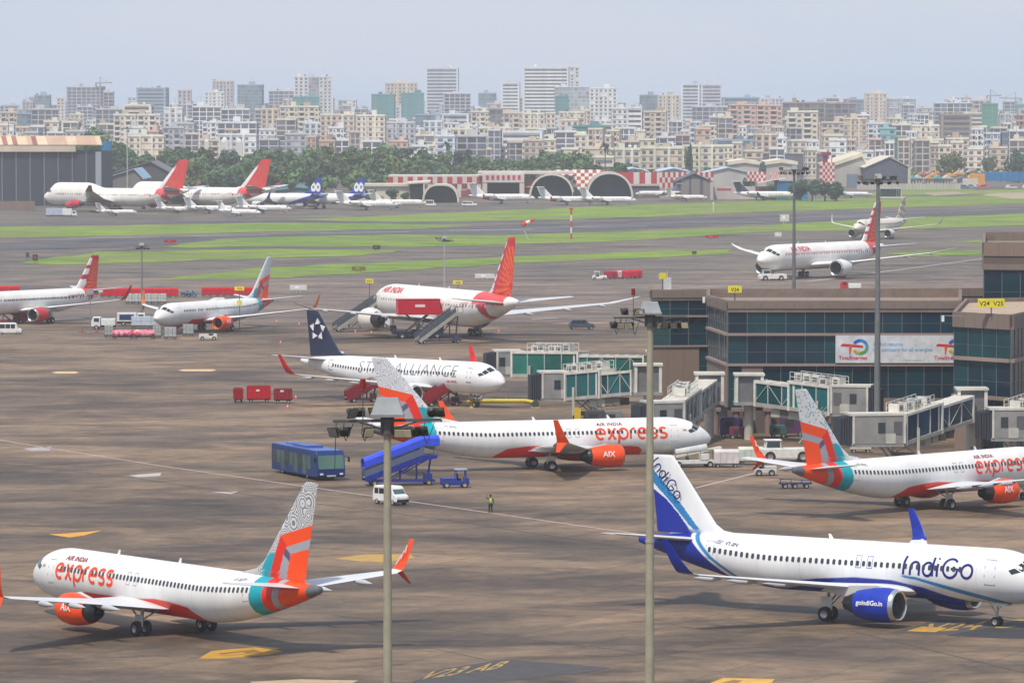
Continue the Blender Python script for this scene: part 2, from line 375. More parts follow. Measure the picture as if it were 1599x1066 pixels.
def const(c, alpha=1.):
    return lambda a, r, z: np.tile(np.array([*c, alpha], float), (len(a), 1))
def inpoly(x, y, poly):
    x = np.asarray(x); y = np.asarray(y); ins = np.zeros(x.shape, bool); n = len(poly)
    for i in range(n):
        x0, y0 = poly[i]; x1, y1 = poly[(i+1) % n]
        c = (y0 > y) != (y1 > y)
        with np.errstate(divide='ignore', invalid='ignore'): ins ^= c & (x < (x1-x0)*(y-y0)/(y1-y0+1e-12)+x0)
    return ins
def fuse_mesh(P, colf):
    da, n = P.res; na = int(P.L/da)+1
    t = np.linspace(0, 1, na); a = P.L*t
    head = P.ln*np.linspace(0, 1, 24)**2.2; a = np.unique(np.concatenate([head, a[a > P.ln*.3]]))
    ph = np.arange(n)*360/n; A, PH = np.meshgrid(a, ph, indexing='ij')
    V = P.pt(A.ravel(), PH.ravel()); top, bot, w = P.prof(A.ravel())
    C = colf(A.ravel(), w*np.sin(np.radians(PH.ravel())), V[:, 2], PH.ravel())
    N = len(a); idx = np.arange(N*n).reshape(N, n); nx = np.roll(idx, -1, 1)
    Fc = np.stack([idx[:-1], nx[:-1], nx[1:], idx[1:]], -1).reshape(-1, 4).tolist()
    Fc += [tuple(range(n))[::-1], tuple(range((N-1)*n, N*n))]
    me = mesh_from('fuselage', V.tolist(), Fc, [], 'aircraft_paint', True, pointcols=C)
    return me
_mc = {}
def cached(key, fn):
    if key not in _mc: _mc[key] = fn()
    return _mc[key]
def link(name, me, parent, loc=None, rot=None):
    o = bpy.data.objects.new(name, me)
    if loc is not None: o.location = loc
    if rot is not None: o.rotation_euler = rot
    return place(o, parent)
def patch_mesh(P, quads, e=.012, col=DARK, m='glass', nsub=4, name='pane'):
    """curved patches lying on the fuselage: each quad = 4 corners (a, phi)"""
    V = []; Fc = []
    for q in quads:
        n0 = len(V); q = np.array(q, float)
        for i in range(nsub+1):
            for j in range(nsub+1):
                u, v = i/nsub, j/nsub
                c = (q[0]*(1-u)+q[1]*u)*(1-v)+(q[3]*(1-u)+q[2]*u)*v
                V.append(tuple(P.pt(c[0], c[1], e)))
        Fc += [(n0+i*(nsub+1)+j, n0+(i+1)*(nsub+1)+j, n0+(i+1)*(nsub+1)+j+1, n0+i*(nsub+1)+j+1) for i in range(nsub) for j in range(nsub)]
    return mesh_from(name, V, Fc, [col]*len(Fc), m, True)
def decal(P, name, V, Fc, side, a0, z0, col, parent, e=.02, m='vehicle_paint'):
    """lettering wrapped on the hull; a0 = left end as read, z0 = height of the base line"""
    out = []
    for u, v in V:
        a = a0-u if side > 0 else a0+u
        top, bot, w = P.prof(a); zc = (top+bot)/2; hh = (top-bot)/2
        th = math.asin(max(-1, min(1, (z0-P.zc)/hh)))+v/hh
        out.append((P.ga-a, -side*(w+e)*cos(th), P.zc+(hh+e)*sin(th)+(zc-P.zc)))
    me = mesh_from(name, [tuple(map(float, p)) for p in out], Fc, [col]*len(Fc), m)
    return link(name, me, parent)
def door_mesh(P, side, a0, a1, z0, z1, col=(.30, .32, .35), wd=.05, fill=None):
    def ph(z):
        return math.degrees(math.acos(max(-1, min(1, (z-P.zc)/P.hh))))*side
    p0, p1 = ph(z0), ph(z1); t = wd/P.hh*57*side
    q = [[(a0, p0), (a0+wd, p0), (a0+wd, p1), (a0, p1)], [(a1-wd, p0), (a1, p0), (a1, p1), (a1-wd, p1)],
         [(a0, p0), (a1, p0), (a1, p0-t), (a0, p0-t)], [(a0, p1), (a1, p1), (a1, p1+t), (a0, p1+t)]]
    if fill: q = [[(a0, p0), (a1, p0), (a1, p1), (a0, p1)]]
    return patch_mesh(P, q, .015, fill or col, 'vehicle_paint', 3, 'door')
def wheel(root, x, y, r, w, kids=True, rimc=LGREY):
    def mk():
        b = MB(TYRE); b.lathe([(-w/2, r*.55), (-w/2, r*.88), (-w*.32, r), (w*.32, r), (w/2, r*.88), (w/2, r*.55)], axis='y', n=18); return b.mesh('tyre', 'rubber', True)
    def mk2():
        b = MB(rimc); b.lathe([(-w*.42, .01), (-w*.42, r*.5), (-w/2, r*.58), (w/2, r*.58), (w*.42, r*.5), (w*.42, .01)], axis='y', n=14); return b.mesh('rim', 'metal', True)
    t = link('tyre', cached(('tyre', r, w), mk), root, (x, y, r)); link('rim', cached(('rim', r, w, rimc), mk2), t); return t
def airliner(P, key, label, pos, heading, livery, group=None, sides=(1,), low=False, name='airliner', cat='airplane'):
    """pos = ground point under the main gear"""
    root = empty(name, (pos[0], pos[1], 0), heading); tag(root, label, cat, group)
    lv = livery
    link('fuselage', cached((key, 'fus'), lambda: fuse_mesh(P, lv['body'])), root)
    for sd in (-1, 1):
        secs = [(*q[:4], q[4], 4) for q in P.wing]
        wc = lv.get('wing', (.52, .53, .54))
        link('wing', cached((key, 'wing', sd), lambda: surf_mesh('wing', P, secs, sd, const(wc), 'aircraft_paint', 2, 12)), root)
        if P.winglet:
            kind, up, dn = P.winglet; last = secs[-1]
            wo = link('winglet', cached((key, 'wl', sd), lambda: surf_mesh('winglet', P, [last]+up, sd, const(lv['winglet']), 'vehicle_paint', 3, 9)), root)
            if dn: link('lower_blade', cached((key, 'wl2', sd), lambda: surf_mesh('lower_blade', P, [last]+dn, sd, const(lv['winglet']), 'vehicle_paint', 2, 9)), wo)
        st = [(*q[:4], q[4], 4) for q in P.stab]
        link('tailplane', cached((key, 'stab', sd), lambda: surf_mesh('tailplane', P, st, sd, const(lv.get('stab', (.55, .56, .57))), 'aircraft_paint', 2, 9)), root)
        if not low:      # flap track fairings
            for rr in (.42, .62, .8):
                q0 = [np.interp(rr*P.wing[-1][1], [w_[1] for w_ in P.wing], [w_[i] for w_ in P.wing]) for i in range(4)]
                def fm(q0=q0):
                    b = MB((.45, .46, .47)); L_ = 1.5+q0[3]*.45
                    b.lathe([(0, .02), (-L_*.3, .2), (-L_*.6, .22), (-L_, .02)], (P.ga-q0[0]-q0[3]*.75, -q0[1]*sd, q0[2]-.18), n=10); return b.mesh('flap_fairing', 'aircraft_paint', True)
                link('flap_fairing', cached((key, 'ff', sd, rr), fm), root)
    fs = [(q[0], 0, q[1], q[2], q[3], 90) for q in P.fin]
    nsub = [3, 6, max(4, int(90 if P.res[0] < .1 else 24)), 2][:len(fs)-1]
    link('tail_fin', cached((key, 'fin'), lambda: surf_mesh('tail_fin', P, fs, 1, lv['fin'], lv.get('finmat', 'aircraft_paint'), nsub, 84 if P.res[0] < .15 else 26)), root)
    # engines
    for e in P.engines:
        for sd in (-1, 1):
            def mk(part):
                r = e['d']/2; o = (P.ga-e['a'], -sd*e['r'], e['z']); l = e['l']
                if part == 'nacelle':
                    b = MB(lv['engine']); b.lathe([(-.28*r, r*1.0), (-.3*l, r*1.07), (-.55*l, r*1.05), (-.85*l, r*.9), (-l, r*.8), (-l+.02, r*.74), (-.8*l, r*.78)], o, n=32); return b.mesh('nacelle', 'vehicle_paint', True)
                if part == 'intake_lip':
                    b = MB(lv.get('lip', (.6, .6, .6))); b.lathe([(-.28*r, r*1.0), (-.08*r, r*.95), (0, r*.87), (-.06*r, r*.8), (-.3*r, r*.78), (-.75*r, r*.8)], o, n=32); return b.mesh('intake_lip', 'bright_metal' if not lv.get('lippaint') else 'vehicle_paint', True)
                if part == 'fan':
                    b = MB((.02, .022, .028)); b.lathe([(-.74*r, r*.8), (-.74*r, r*.25), (-.45*r, r*.12), (-.38*r, .01)], o, n=28)
                    for i in range(18):
                        t = 2*pi*i/18; b.bar((o[0]-.72*r, o[1]+cos(t)*r*.25, o[2]+sin(t)*r*.25), (o[0]-.70*r, o[1]+cos(t+.15)*r*.78, o[2]+sin(t+.15)*r*.78), .06*r, .02, (.05, .055, .07))
                    return b.mesh('fan', 'metal')
                if part == 'exhaust':
                    c = e['core']; b = MB((.055, .05, .05)); b.lathe([(-.8*l, r*.74), (-l, r*.72), (-l-c*.35, r*.64), (-l-c*.7, r*.5), (-l-c, r*.42), (-l-c+.05, r*.36), (-l-c*.6, r*.3), (-l-c*1.4, .02)], o, n=24); return b.mesh('exhaust', 'metal', True)
                if part == 'pylon':
                    b = MB(lv.get('pylon', (.5, .5, .5))); x0 = o[0]-.3*l
                    if e.get('rear'): b.loft([[(o[0]-.25*l, o[1]+sd*.0, o[2]+.1), (o[0]-.8*l, o[1], o[2]+.1), (o[0]-.8*l, o[1], o[2]-.1), (o[0]-.25*l, o[1], o[2]-.1)], [(o[0]-.2*l, o[1]+sd*e['r']*.6, o[2]-.05), (o[0]-.85*l, o[1]+sd*e['r']*.6, o[2]-.05), (o[0]-.85*l, o[1]+sd*e['r']*.6, o[2]-.25), (o[0]-.2*l, o[1]+sd*e['r']*.6, o[2]-.25)]])
                    else:
                        zt = np.interp(e['r'], [w_[1] for w_ in P.wing], [w_[2] for w_ in P.wing]); al = np.interp(e['r'], [w_[1] for w_ in P.wing], [w_[0] for w_ in P.wing])
                        xl = P.ga-al
                        b.prism([(x0, o[2]+r*.9), (x0-.2*l, o[2]+r*1.15), (xl-.1, zt+.12), (xl-2.2, zt-.15), (xl-2.6, zt-.4), (o[0]-l-.6, o[2]+r*.35), (o[0]-l*.8, o[2]+r*.6)], 'y', o[1]-.17, o[1]+.17)
                    return b.mesh('pylon', 'aircraft_paint')
            eo = None
            for part in ('nacelle', 'intake_lip', 'fan', 'exhaust', 'pylon'):
                q = link('engine_'+part if part == 'nacelle' else part, cached((key, part, sd, e['r']), lambda: mk(part)), root if part in ('nacelle', 'pylon') else eo)
                if part == 'nacelle': eo = q
            if lv.get('engine_text') and sd in sides:
                txt, sz, cc = lv['engine_text']; V, Fc = text_polys(txt, sz, .012, .1); r = e['d']/2*1.07
                wd_ = max(v[0] for v in V); pts = []
                for u, v in V:
                    ax = e['a']+e['l']*.52+(wd_/2-u if sd > 0 else u-wd_/2); th = (v-sz*.2)/r+.12
                    pts.append((P.ga-ax, -sd*(e['r']+(r+.03)*cos(th)), e['z']+(r+.03)*sin(th)))
                link('engine_lettering', mesh_from('engine_lettering', pts, Fc, [cc]*len(Fc), 'vehicle_paint'), eo)
    # landing gear
    for (ga, gr, wr, nw, rows) in P.gear:
        for sd in (-1, 1):
            def strut():
                b = MB((.35, .36, .37)); o = (P.ga-ga, -sd*gr, 0); zt = P.gearh
                b.cyl((o[0], o[1], wr), (o[0], o[1]+sd*.1, zt+.4), .13*wr/.56, n=10); b.cyl((o[0], o[1]-.5*wr/.56, wr), (o[0], o[1]+.5*wr/.56, wr), .09, n=8)
                b.bar((o[0]+.1, o[1], wr+.5), (o[0]+1.3, o[1], zt+.3), .09); b.bar((o[0], o[1], wr+.6), (o[0], o[1]+sd*1.4, zt+.2), .1)
                b.box((o[0], o[1]-sd*.22, zt*.72), (1.0*wr/.56, .05, zt*.55), lv.get('geardoor', OFFW))
                if rows > 1: b.bar((o[0]-1., o[1], wr), (o[0]+1., o[1], wr), .25)
                return b.mesh('gear_leg', 'steelwork')
            g = link('main_gear', cached((key, 'mg', sd, ga), strut), root)
            for rw in range(rows):
                xo = (rw-(rows-1)/2)*wr*2.3
                for k in (-1, 1): wheel(g, P.ga-ga-xo, -sd*gr+k*wr*.78, wr, wr*.72)
    ng, wr = P.nosegear
    def nst():
        b = MB((.35, .36, .37)); b.cyl((P.ga-ng, 0, wr), (P.ga-ng+.15, 0, P.gearh+.4), .09, n=10); b.bar((P.ga-ng, 0, wr+.5), (P.ga-ng-.9, 0, P.gearh+.2), .07)
        b.cyl((P.ga-ng, -.3, wr), (P.ga-ng, .3, wr), .06, n=8)
        for k in (-1, 1): b.box((P.ga-ng+.3, k*.33, P.gearh), (1.5, .03, .6), lv.get('geardoor', OFFW))
        b.cyl((P.ga-ng+.22, -.15, P.gearh-.35), (P.ga-ng+.3, -.15, P.gearh-.35), .1, n=10, col=WHITE); b.cyl((P.ga-ng+.22, .15, P.gearh-.35), (P.ga-ng+.3, .15, P.gearh-.35), .1, n=10, col=WHITE)
        return b.mesh('nose_gear', 'steelwork')
    g = link('nose_gear', cached((key, 'ng'), nst), root)
    for k in (-1, 1): wheel(g, P.ga-ng, k*wr*.68, wr, wr*.6)
    # cockpit glazing
    q = []
    for s_ in (-1, 1):
        k = P.ln/5.2
        base = [(1.42, 6), (2.25, 9), (2.35, 36), (1.62, 40)], [(1.7, 43), (2.4, 39), (2.65, 57), (2.1, 63)], [(2.2, 65), (2.72, 59), (3.15, 68), (2.85, 76)]
        for b_ in base: q.append([(a*k, p*s_) for a, p in b_])
    link('cockpit_windows', cached((key, 'cock'), lambda: patch_mesh(P, q, .02, (.01, .02, .03), 'glass', 4)), root)
    # cabin windows
    if P.win:
        a0, a1, dp, (hwid, hht) = P.win; skip = lv.get('winskip', ())
        def wm():
            pts = [(hwid*x, hht*z) for x, z in ((-.6, -1), (.6, -1), (1, -.6), (1, .6), (.6, 1), (-.6, 1), (-1, .6), (-1, -.6))]
            b = MB((.03, .035, .045)); b.prism(pts, 'y', -.02, .02); return b.mesh('cabin_window', 'glass')
        me = cached((key, 'win'), wm)
        for sd in sides:
            a = a0
            while a < a1:
                if not any(x0 <= a <= x1 for x0, x1 in skip):
                    ph = math.degrees(math.acos((P.winz-P.zc)/P.hh)); p = P.pt(a, ph*sd, .008)
                    link('cabin_window', me, root, tuple(map(float, p)), (-sd*R(90-ph), 0, 0))
                a += dp
    for sd in sides:
        for (x0, x1, z0, z1) in lv.get('doors', ()):
            link('door', door_mesh(P, sd, x0, x1, z0, z1, lv.get('doorcol', (.30, .32, .35)), lv.get('doorw', .05)), root)
    if not low:      # antennas
        for aa in (P.L*.3, P.L*.52):
            z = float(P.pt(aa, 0)[2])
            def am(): 
                b = MB(WHITE); b.prism([(0, -.05), (-.4, -.05), (-.5, .38), (-.3, .38)], 'y', -.02, .02); return b.mesh('antenna', 'aircraft_paint')
            link('antenna', cached(('ant',), am), root, (P.ga-aa, 0, z))
    return root

# ----- liveries
def A4(n, c=(.74, .73, .71)): return np.tile(np.array([*c, 1.]), (n, 1))
RO = (.72, .022, .004); ORG = (.86, .07, .003); SILV = (.33, .34, .37)
def panel(C, a, z, zc):
    # panel joints every few metres, and the service grime that gathers along the keel
    k = (np.abs((a % 3.9)-1.9) < .035) & (a > 3); C[k, :3] *= .86
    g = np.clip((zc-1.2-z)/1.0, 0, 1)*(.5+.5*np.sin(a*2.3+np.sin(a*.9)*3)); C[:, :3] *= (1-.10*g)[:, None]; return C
def aix_body(a, r, z, ph):
    C = A4(len(a))
    zt = np.interp(a, [8.6, 8.7, 9.2, 10, 16, 20, 22, 24.4, 25.6, 26], [1.2, 1.95, 2.3, 2.4, 2.4, 2.7, 2.65, 2.4, 1.7, 1.2])
    C = panel(C, a, z, 3.3)
    m = soft(zt-z)*soft(a-8.6)*soft(26-a); C[:, :3] = C[:, :3]*(1-m)+np.array(RO)*m
    off = a-.5*np.abs((z-3.6)/2.)**2*.6
    C[(off > 32.3) & (off <= 33.7), :3] = TEAL; C[off > 33.7, :3] = RO
    C[(off > 34.9+.12*(z-5)) & (off <= 35.6+.12*(z-5)), :3] = SILV; C[off > 35.7+.12*(z-5), :3] = ORG
    C[a > 38.35, :3] = (.12, .12, .13)
    return C
def c5(pts): return [(39.2-(602-x)/34.5, 12.35-(y-98)/69.6) for x, y in pts]
AIXP = [(c5([(432, 468), (400, 470), (380, 490), (362, 552), (350, 640), (410, 640), (440, 420)]), TEAL),
        (c5([(600, 296), (445, 375), (425, 460), (395, 640), (620, 640)]), ORG),
        (c5([(445, 375), (400, 575), (395, 640), (440, 640), (440, 572), (468, 440), (478, 428)]), RO),
        (c5([(600, 362), (470, 432), (490, 462), (600, 412)]), SILV), (c5([(468, 440), (438, 572), (430, 640), (466, 640), (472, 572), (490, 464)]), SILV),
        (c5([(468, 436), (462, 470), (482, 500), (490, 464)]), (.08, .08, .16))]
def aix_fin(white):
    def f(a, r, z):
        C = np.tile(np.array([*white, 0.]), (len(a), 1))
        for poly, c in AIXP:
            k = inpoly(a, z, poly); C[k, :3] = c; C[k, 3] = 1
        return C
    return f
AIX = dict(body=aix_body, fin=aix_fin((.62, .62, .62)), finmat='fin_mandala', wing=(.62, .63, .65), stab=(.6, .61, .63), winglet=ORG, engine=(.86, .07, .003), lip=(.7, .12, .03), lippaint=True,
           pylon=(.5, .5, .5), engine_text=('AIX', .85, (.8, .8, .8)), doors=[(4.6, 5.45, 2.75, 4.55), (33.2-1.6, 32.35, 2.85, 4.6), (16.1, 16.6, 3.45, 4.4), (17.1, 17.6, 3.45, 4.4)], winskip=((10.6, 10.9), (13.0, 13.4)))
AIXB = dict(AIX, fin=aix_fin((.7, .7, .7)), finmat='fin_lines'); AIXC = dict(AIX, fin=aix_fin((.68, .69, .7)), finmat='fin_motifs')
INB = (.006, .022, .29); CY = (.02, .20, .46)
def ind_body(a, r, z, ph):
    C = A4(len(a), (.73, .74, .75)); ar = np.abs(r)
    ab = np.interp(z, [1.7, 2.4, 3.2, 4.0, 5.2, 6.0], [27.8, 28.3, 29.3, 30.4, 31.9, 32.6])
    C = panel(C, a, z, 3.85)
    m = soft(a-ab); C[:, :3] = C[:, :3]*(1-m)+np.array(INB)*m
    st = np.interp(z, [1.7, 2.4, 3.2, 4.0, 5.2, 6.0], [26.6, 27.4, 28.6, 29.9, 31.3, 32.0])
    m = soft(.24-np.abs(a-st+.04)); C[:, :3] = C[:, :3]*(1-m)+np.array(CY)*m
    zt = np.interp(a, [4.0, 6, 8.5, 10.5, 13.2, 16.5, 20, 23, 26, 27.8], [1.3, 1.8, 2.35, 2.95, 3.4, 3.45, 3.15, 2.7, 2.2, 1.7])
    m = soft(zt-.18-z)*soft(a-4.); C[:, :3] = C[:, :3]*(1-m)+np.array(INB)*m
    zs = np.interp(a, [3.5, 5, 8, 11, 12.5], [1.75, 2.15, 2.8, 3.45, 3.6]); ws = np.interp(a, [3.5, 6, 12, 12.5], [.2, .2, .1, 0])
    m = soft(ws-np.abs(z-zs), .05)*soft(12.5-a)*soft(a-3.5); C[:, :3] = C[:, :3]*(1-m)+np.array(CY)*m
    return C
def c6(pts): return [(36.4-(x-119)/49-.0, 11.78-(y-50)/59) for x, y in pts]
INP = [(c6([(100, 195), (125, 208), (190, 255), (250, 320), (305, 396), (330, 470), (60, 470), (80, 300)]), INB),
       (c6([(90, 92), (118, 112), (190, 190), (260, 272), (345, 385), (350, 460), (328, 460), (318, 392), (240, 300), (170, 225), (118, 172), (90, 160)]), CY)]
def ind_fin(a, r, z):
    C = A4(len(a), (.73, .74, .75))
    for poly, c in INP: C[inpoly(a, z, poly), :3] = c
    return C
INDI = dict(body=ind_body, fin=ind_fin, winglet=INB, engine=(.008, .035, .38), lip=(.62, .62, .6), engine_text=('goindiGo.in', .5, (.8, .8, .8)), wing=(.6, .61, .62), doors=[(4.2, 5.1, 3.3, 5.2), (29.6, 30.4, 3.4, 5.2), (14.9, 15.4, 4.0, 4.95), (15.9, 16.4, 4.0, 4.95)], doorcol=(.12, .2, .42))
SNAVY = H('#1c2340')
STARL = dict(body=lambda a, r, z, ph: A4(len(a), (.76, .76, .76)), fin=lambda a, r, z: A4(len(a), SNAVY), winglet=H('#c81e28'), engine=(.72, .72, .72), wing=(.6, .6, .62),
             doors=[(4.2, 5.0, 3.3, 5.2), (30.2, 31.0, 3.4, 5.2)], doorcol=(.12, .12, .14), doorw=.1)
def ai_fin(k, z0, aL, aT, old=False):
    def f(a, r, z):
        s = np.clip((z-z0)/k, 0, 1); le = aL[0]+(aL[1]-aL[0])*s; te = aT[0]+(aT[1]-aT[0])*s
        c = np.clip((a-le)/(te-le+1e-6), 0, 1)
        C = np.tile(np.array([.56, .018, .028, 1.]), (len(a), 1))
        ang = np.arctan2((z-z0-k*.12), (te-a)+.2*(te-le)); ray_ = (np.sin(ang*34) > -.15) & (s < .84) & (c > .32)
        C[ray_, :3] = (.56, .06, .035) if old else (.80, .12, .02)
        C[c < .2, :3] = (.72, .70, .68); C[(c < .2) & (np.sin(z*3.4) > .3) & (s > .15), :3] = H('#b02030')
        return C
    return f
def ai_body(L, zc, hh, wz, win=True, sw=.78):
    def f(a, r, z, ph):
        C = A4(len(a), (.77, .74, .69))
        u = (a/L); 
        C[(u > sw+.06-.05*(z-zc)/hh) & (u < sw+.10-.01*(z-zc)/hh) & (z < zc+.5*hh), :3] = H('#b8182a')
        C[(u > sw+.02) & (z > zc+hh*.35) & (u < .95), :3] = (.62, .07, .07)
        C[z < zc-hh*.93, :3] = H('#8a2028')
        if win:
            k = (np.abs(z-wz) < .22) & (a > L*.12) & (a < L*.84); C[k & (np.sin(a*2*pi/1.15) > .1), :3] = (.16, .10, .10)
            k = (np.abs(z-wz-.42) < .09) & (a > L*.12) & (a < L*.84); C[k, :3] = (.62, .33, .30)
        return C
    return f
AI777 = dict(body=ai_body(60, 5.15, 3.1, 5.8, True, .76), fin=ai_fin(9.4, 8.3, (49.0, 56.5), (57.9, 59.4)), winglet=WHITE, engine=(.74, .68, .6), lip=(.55, .5, .46), wing=(.55, .55, .55), geardoor=(.5, .45, .4), doorcol=(.2, .17, .17), doors=[(5.5, 6.7, 4.6, 6.9), (40.6, 41.8, 4.7, 6.9), (48.8, 50.0, 4.9, 6.9)])
AI787 = dict(body=ai_body(56.7, 5.0, 2.97, 5.6, True, .80), fin=ai_fin(8.9, 8.0, (46.5, 53.0), (54.7, 55.8)), winglet=WHITE, engine=(.74, .71, .65), lip=(.6, .6, .6), wing=(.7, .69, .67), doors=[(6., 7.1, 4.4, 6.6)], doorcol=(.4, .35, .33))
AI320 = dict(body=ai_body(37.5, 3.85, 2.07, 4.35, True, .80), fin=ai_fin(5.7, 6.0, (30.9, 34.3), (36.6, 36.6)), winglet=H('#c81e28'), engine=(.58, .03, .03), lip=(.55, .55, .55), wing=(.66, .65, .64), doors=[])
AI747 = dict(body=ai_body(69, 5.35, 3.3, 6.1, True, .78), fin=ai_fin(10, 9.2, (55., 64.7), (66.5, 69.), True), winglet=H('#7a2a30'), engine=(.5, .03, .05), lip=(.5, .45, .45), wing=(.55, .53, .5), doors=[])
# ---------------------------------------------------------------- vehicles and apron equipment (x forward, origin on the ground)
def wheels4(root, xs, y, r=.4, w=.24):
    for x in xs:
        for s_ in (-1, 1): wheel(root, x, s_*y, r, w)
def bus(pos, h):
    t = tag(empty('apron_bus', (*pos, 0), h), 'long dark blue apron bus with pale windows driving past the blue steps', 'bus')
    L, W, Hh = 14.6, 3.1, 3.1; B = (.006, .028, .15)
    b = MB(B); b.prism([(-L/2, .35), (L/2-.25, .35), (L/2, .55), (L/2, 1.3), (L/2-.3, 2.75), (L/2-.6, Hh), (-L/2+.1, Hh), (-L/2, 2.7)], 'y', -W/2, W/2); b.build('body', 'vehicle_paint', t, bevel=.06)
    rf = MB((.07, .13, .36)); rf.b2(-L/2+.15, L/2-.7, -W/2+.1, W/2-.1, Hh, Hh+.06)
    rf.b2(-2.4, 2.2, -.95, .95, Hh+.06, Hh+.3, (.05, .10, .32)); rf.b2(-5.4, -4.2, -.6, .6, Hh+.06, Hh+.24, (.1, .18, .42)); rf.build('roof', 'vehicle_paint', t, bevel=.03)
    for s_ in (-1, 1):
        for k in range(9):
            x0 = -L/2+.35+k*1.36; g = MB((.05, .11, .105) if k % 3 else (.02, .04, .05)); lo = .55 if k in (2, 5, 7) else 1.15
            g.b2(x0, x0+1.2, s_*(W/2-.02), s_*(W/2+.015), lo, 2.55); g.build('side_window', 'dull_glass', t)
    g = MB((.08, .16, .14)); g.prism([(L/2-.02, 1.22), (L/2+.025, 1.25), (L/2-.27, 2.68), (L/2-.32, 2.66)], 'y', -W/2+.12, W/2-.12); g.build('windscreen', 'dull_glass', t)
    for s_ in (-1, 1):
        l = MB((.7, .7, .65)); l.b2(L/2-.02, L/2+.03, s_*1.1-.18, s_*1.1+.18, .62, .82); l.build('headlight', 'glass', t)
        m = MB(BLACK); m.bar((L/2-.25, s_*W/2, 2.5), (L/2+.2, s_*(W/2+.32), 2.45), .06); m.b2(L/2+.1, L/2+.25, s_*(W/2+.24), s_*(W/2+.42), 1.95, 2.45); m.build('mirror', 'matte', t)
    b = MB((.5, .5, .5)); b.b2(L/2+.0, L/2+.03, -.5, .5, .45, .6); b.build('number_plate', 'matte', t)
    wheels4(t, (-3.9, 3.9), W/2-.2, .48, .3); return t
def van(pos, h, label, col=(.72, .72, .70), L=3.7, W=1.6, Hh=1.85, name='white_van', group=None, cat='van', suv=False):
    t = tag(empty(name, (*pos, 0), h), label, cat, group)
    hood = L*.24 if suv else L*.13
    pr = [(-L/2, .32), (L/2, .32), (L/2, .75), (L/2-.12, .98), (L/2-hood, 1.08), (L/2-hood-.42, Hh-.06), (L/2-hood-.7, Hh), (-L/2+(.5 if suv else .2), Hh), (-L/2+.02, 1.1)]
    b = MB(col); b.prism(pr, 'y', -W/2, W/2); b.build('body', 'vehicle_paint', t, bevel=.09)
    G_ = (.015, .025, .03)
    g = MB((.06, .12, .11)); g.prism([(L/2-hood+.0, 1.08), (L/2-hood+.03, 1.1), (L/2-hood-.4, Hh-.12), (L/2-hood-.45, Hh-.14)], 'y', -W/2+.12, W/2-.12); g.build('windscreen', 'glass', t)
    for s_ in (-1, 1):
        x = L/2-hood-.55
        for k, (x0, x1) in enumerate(((x-.75, x-.02), (x-1.65, x-.85), (-L/2+.35, x-1.75))):
            if x1-x0 > .3:
                g = MB(G_); g.b2(x0, x1, s_*(W/2-.015), s_*(W/2+.012), 1.08, Hh-.22); g.build('side_window', 'glass', t)
        l = MB((.7, .7, .68)); l.b2(L/2-.1, L/2+.02, s_*(W/2-.3), s_*(W/2-.06), .62, .82); l.build('headlight', 'glass', t)
    g = MB((.02, .02, .02)); g.b2(L/2-.03, L/2+.03, -W/2+.04, W/2-.04, .3, .58); g.build('bumper', 'matte', t)
    wheels4(t, (-L/2+.65, L/2-.65), W/2-.1, .3, .2); return t
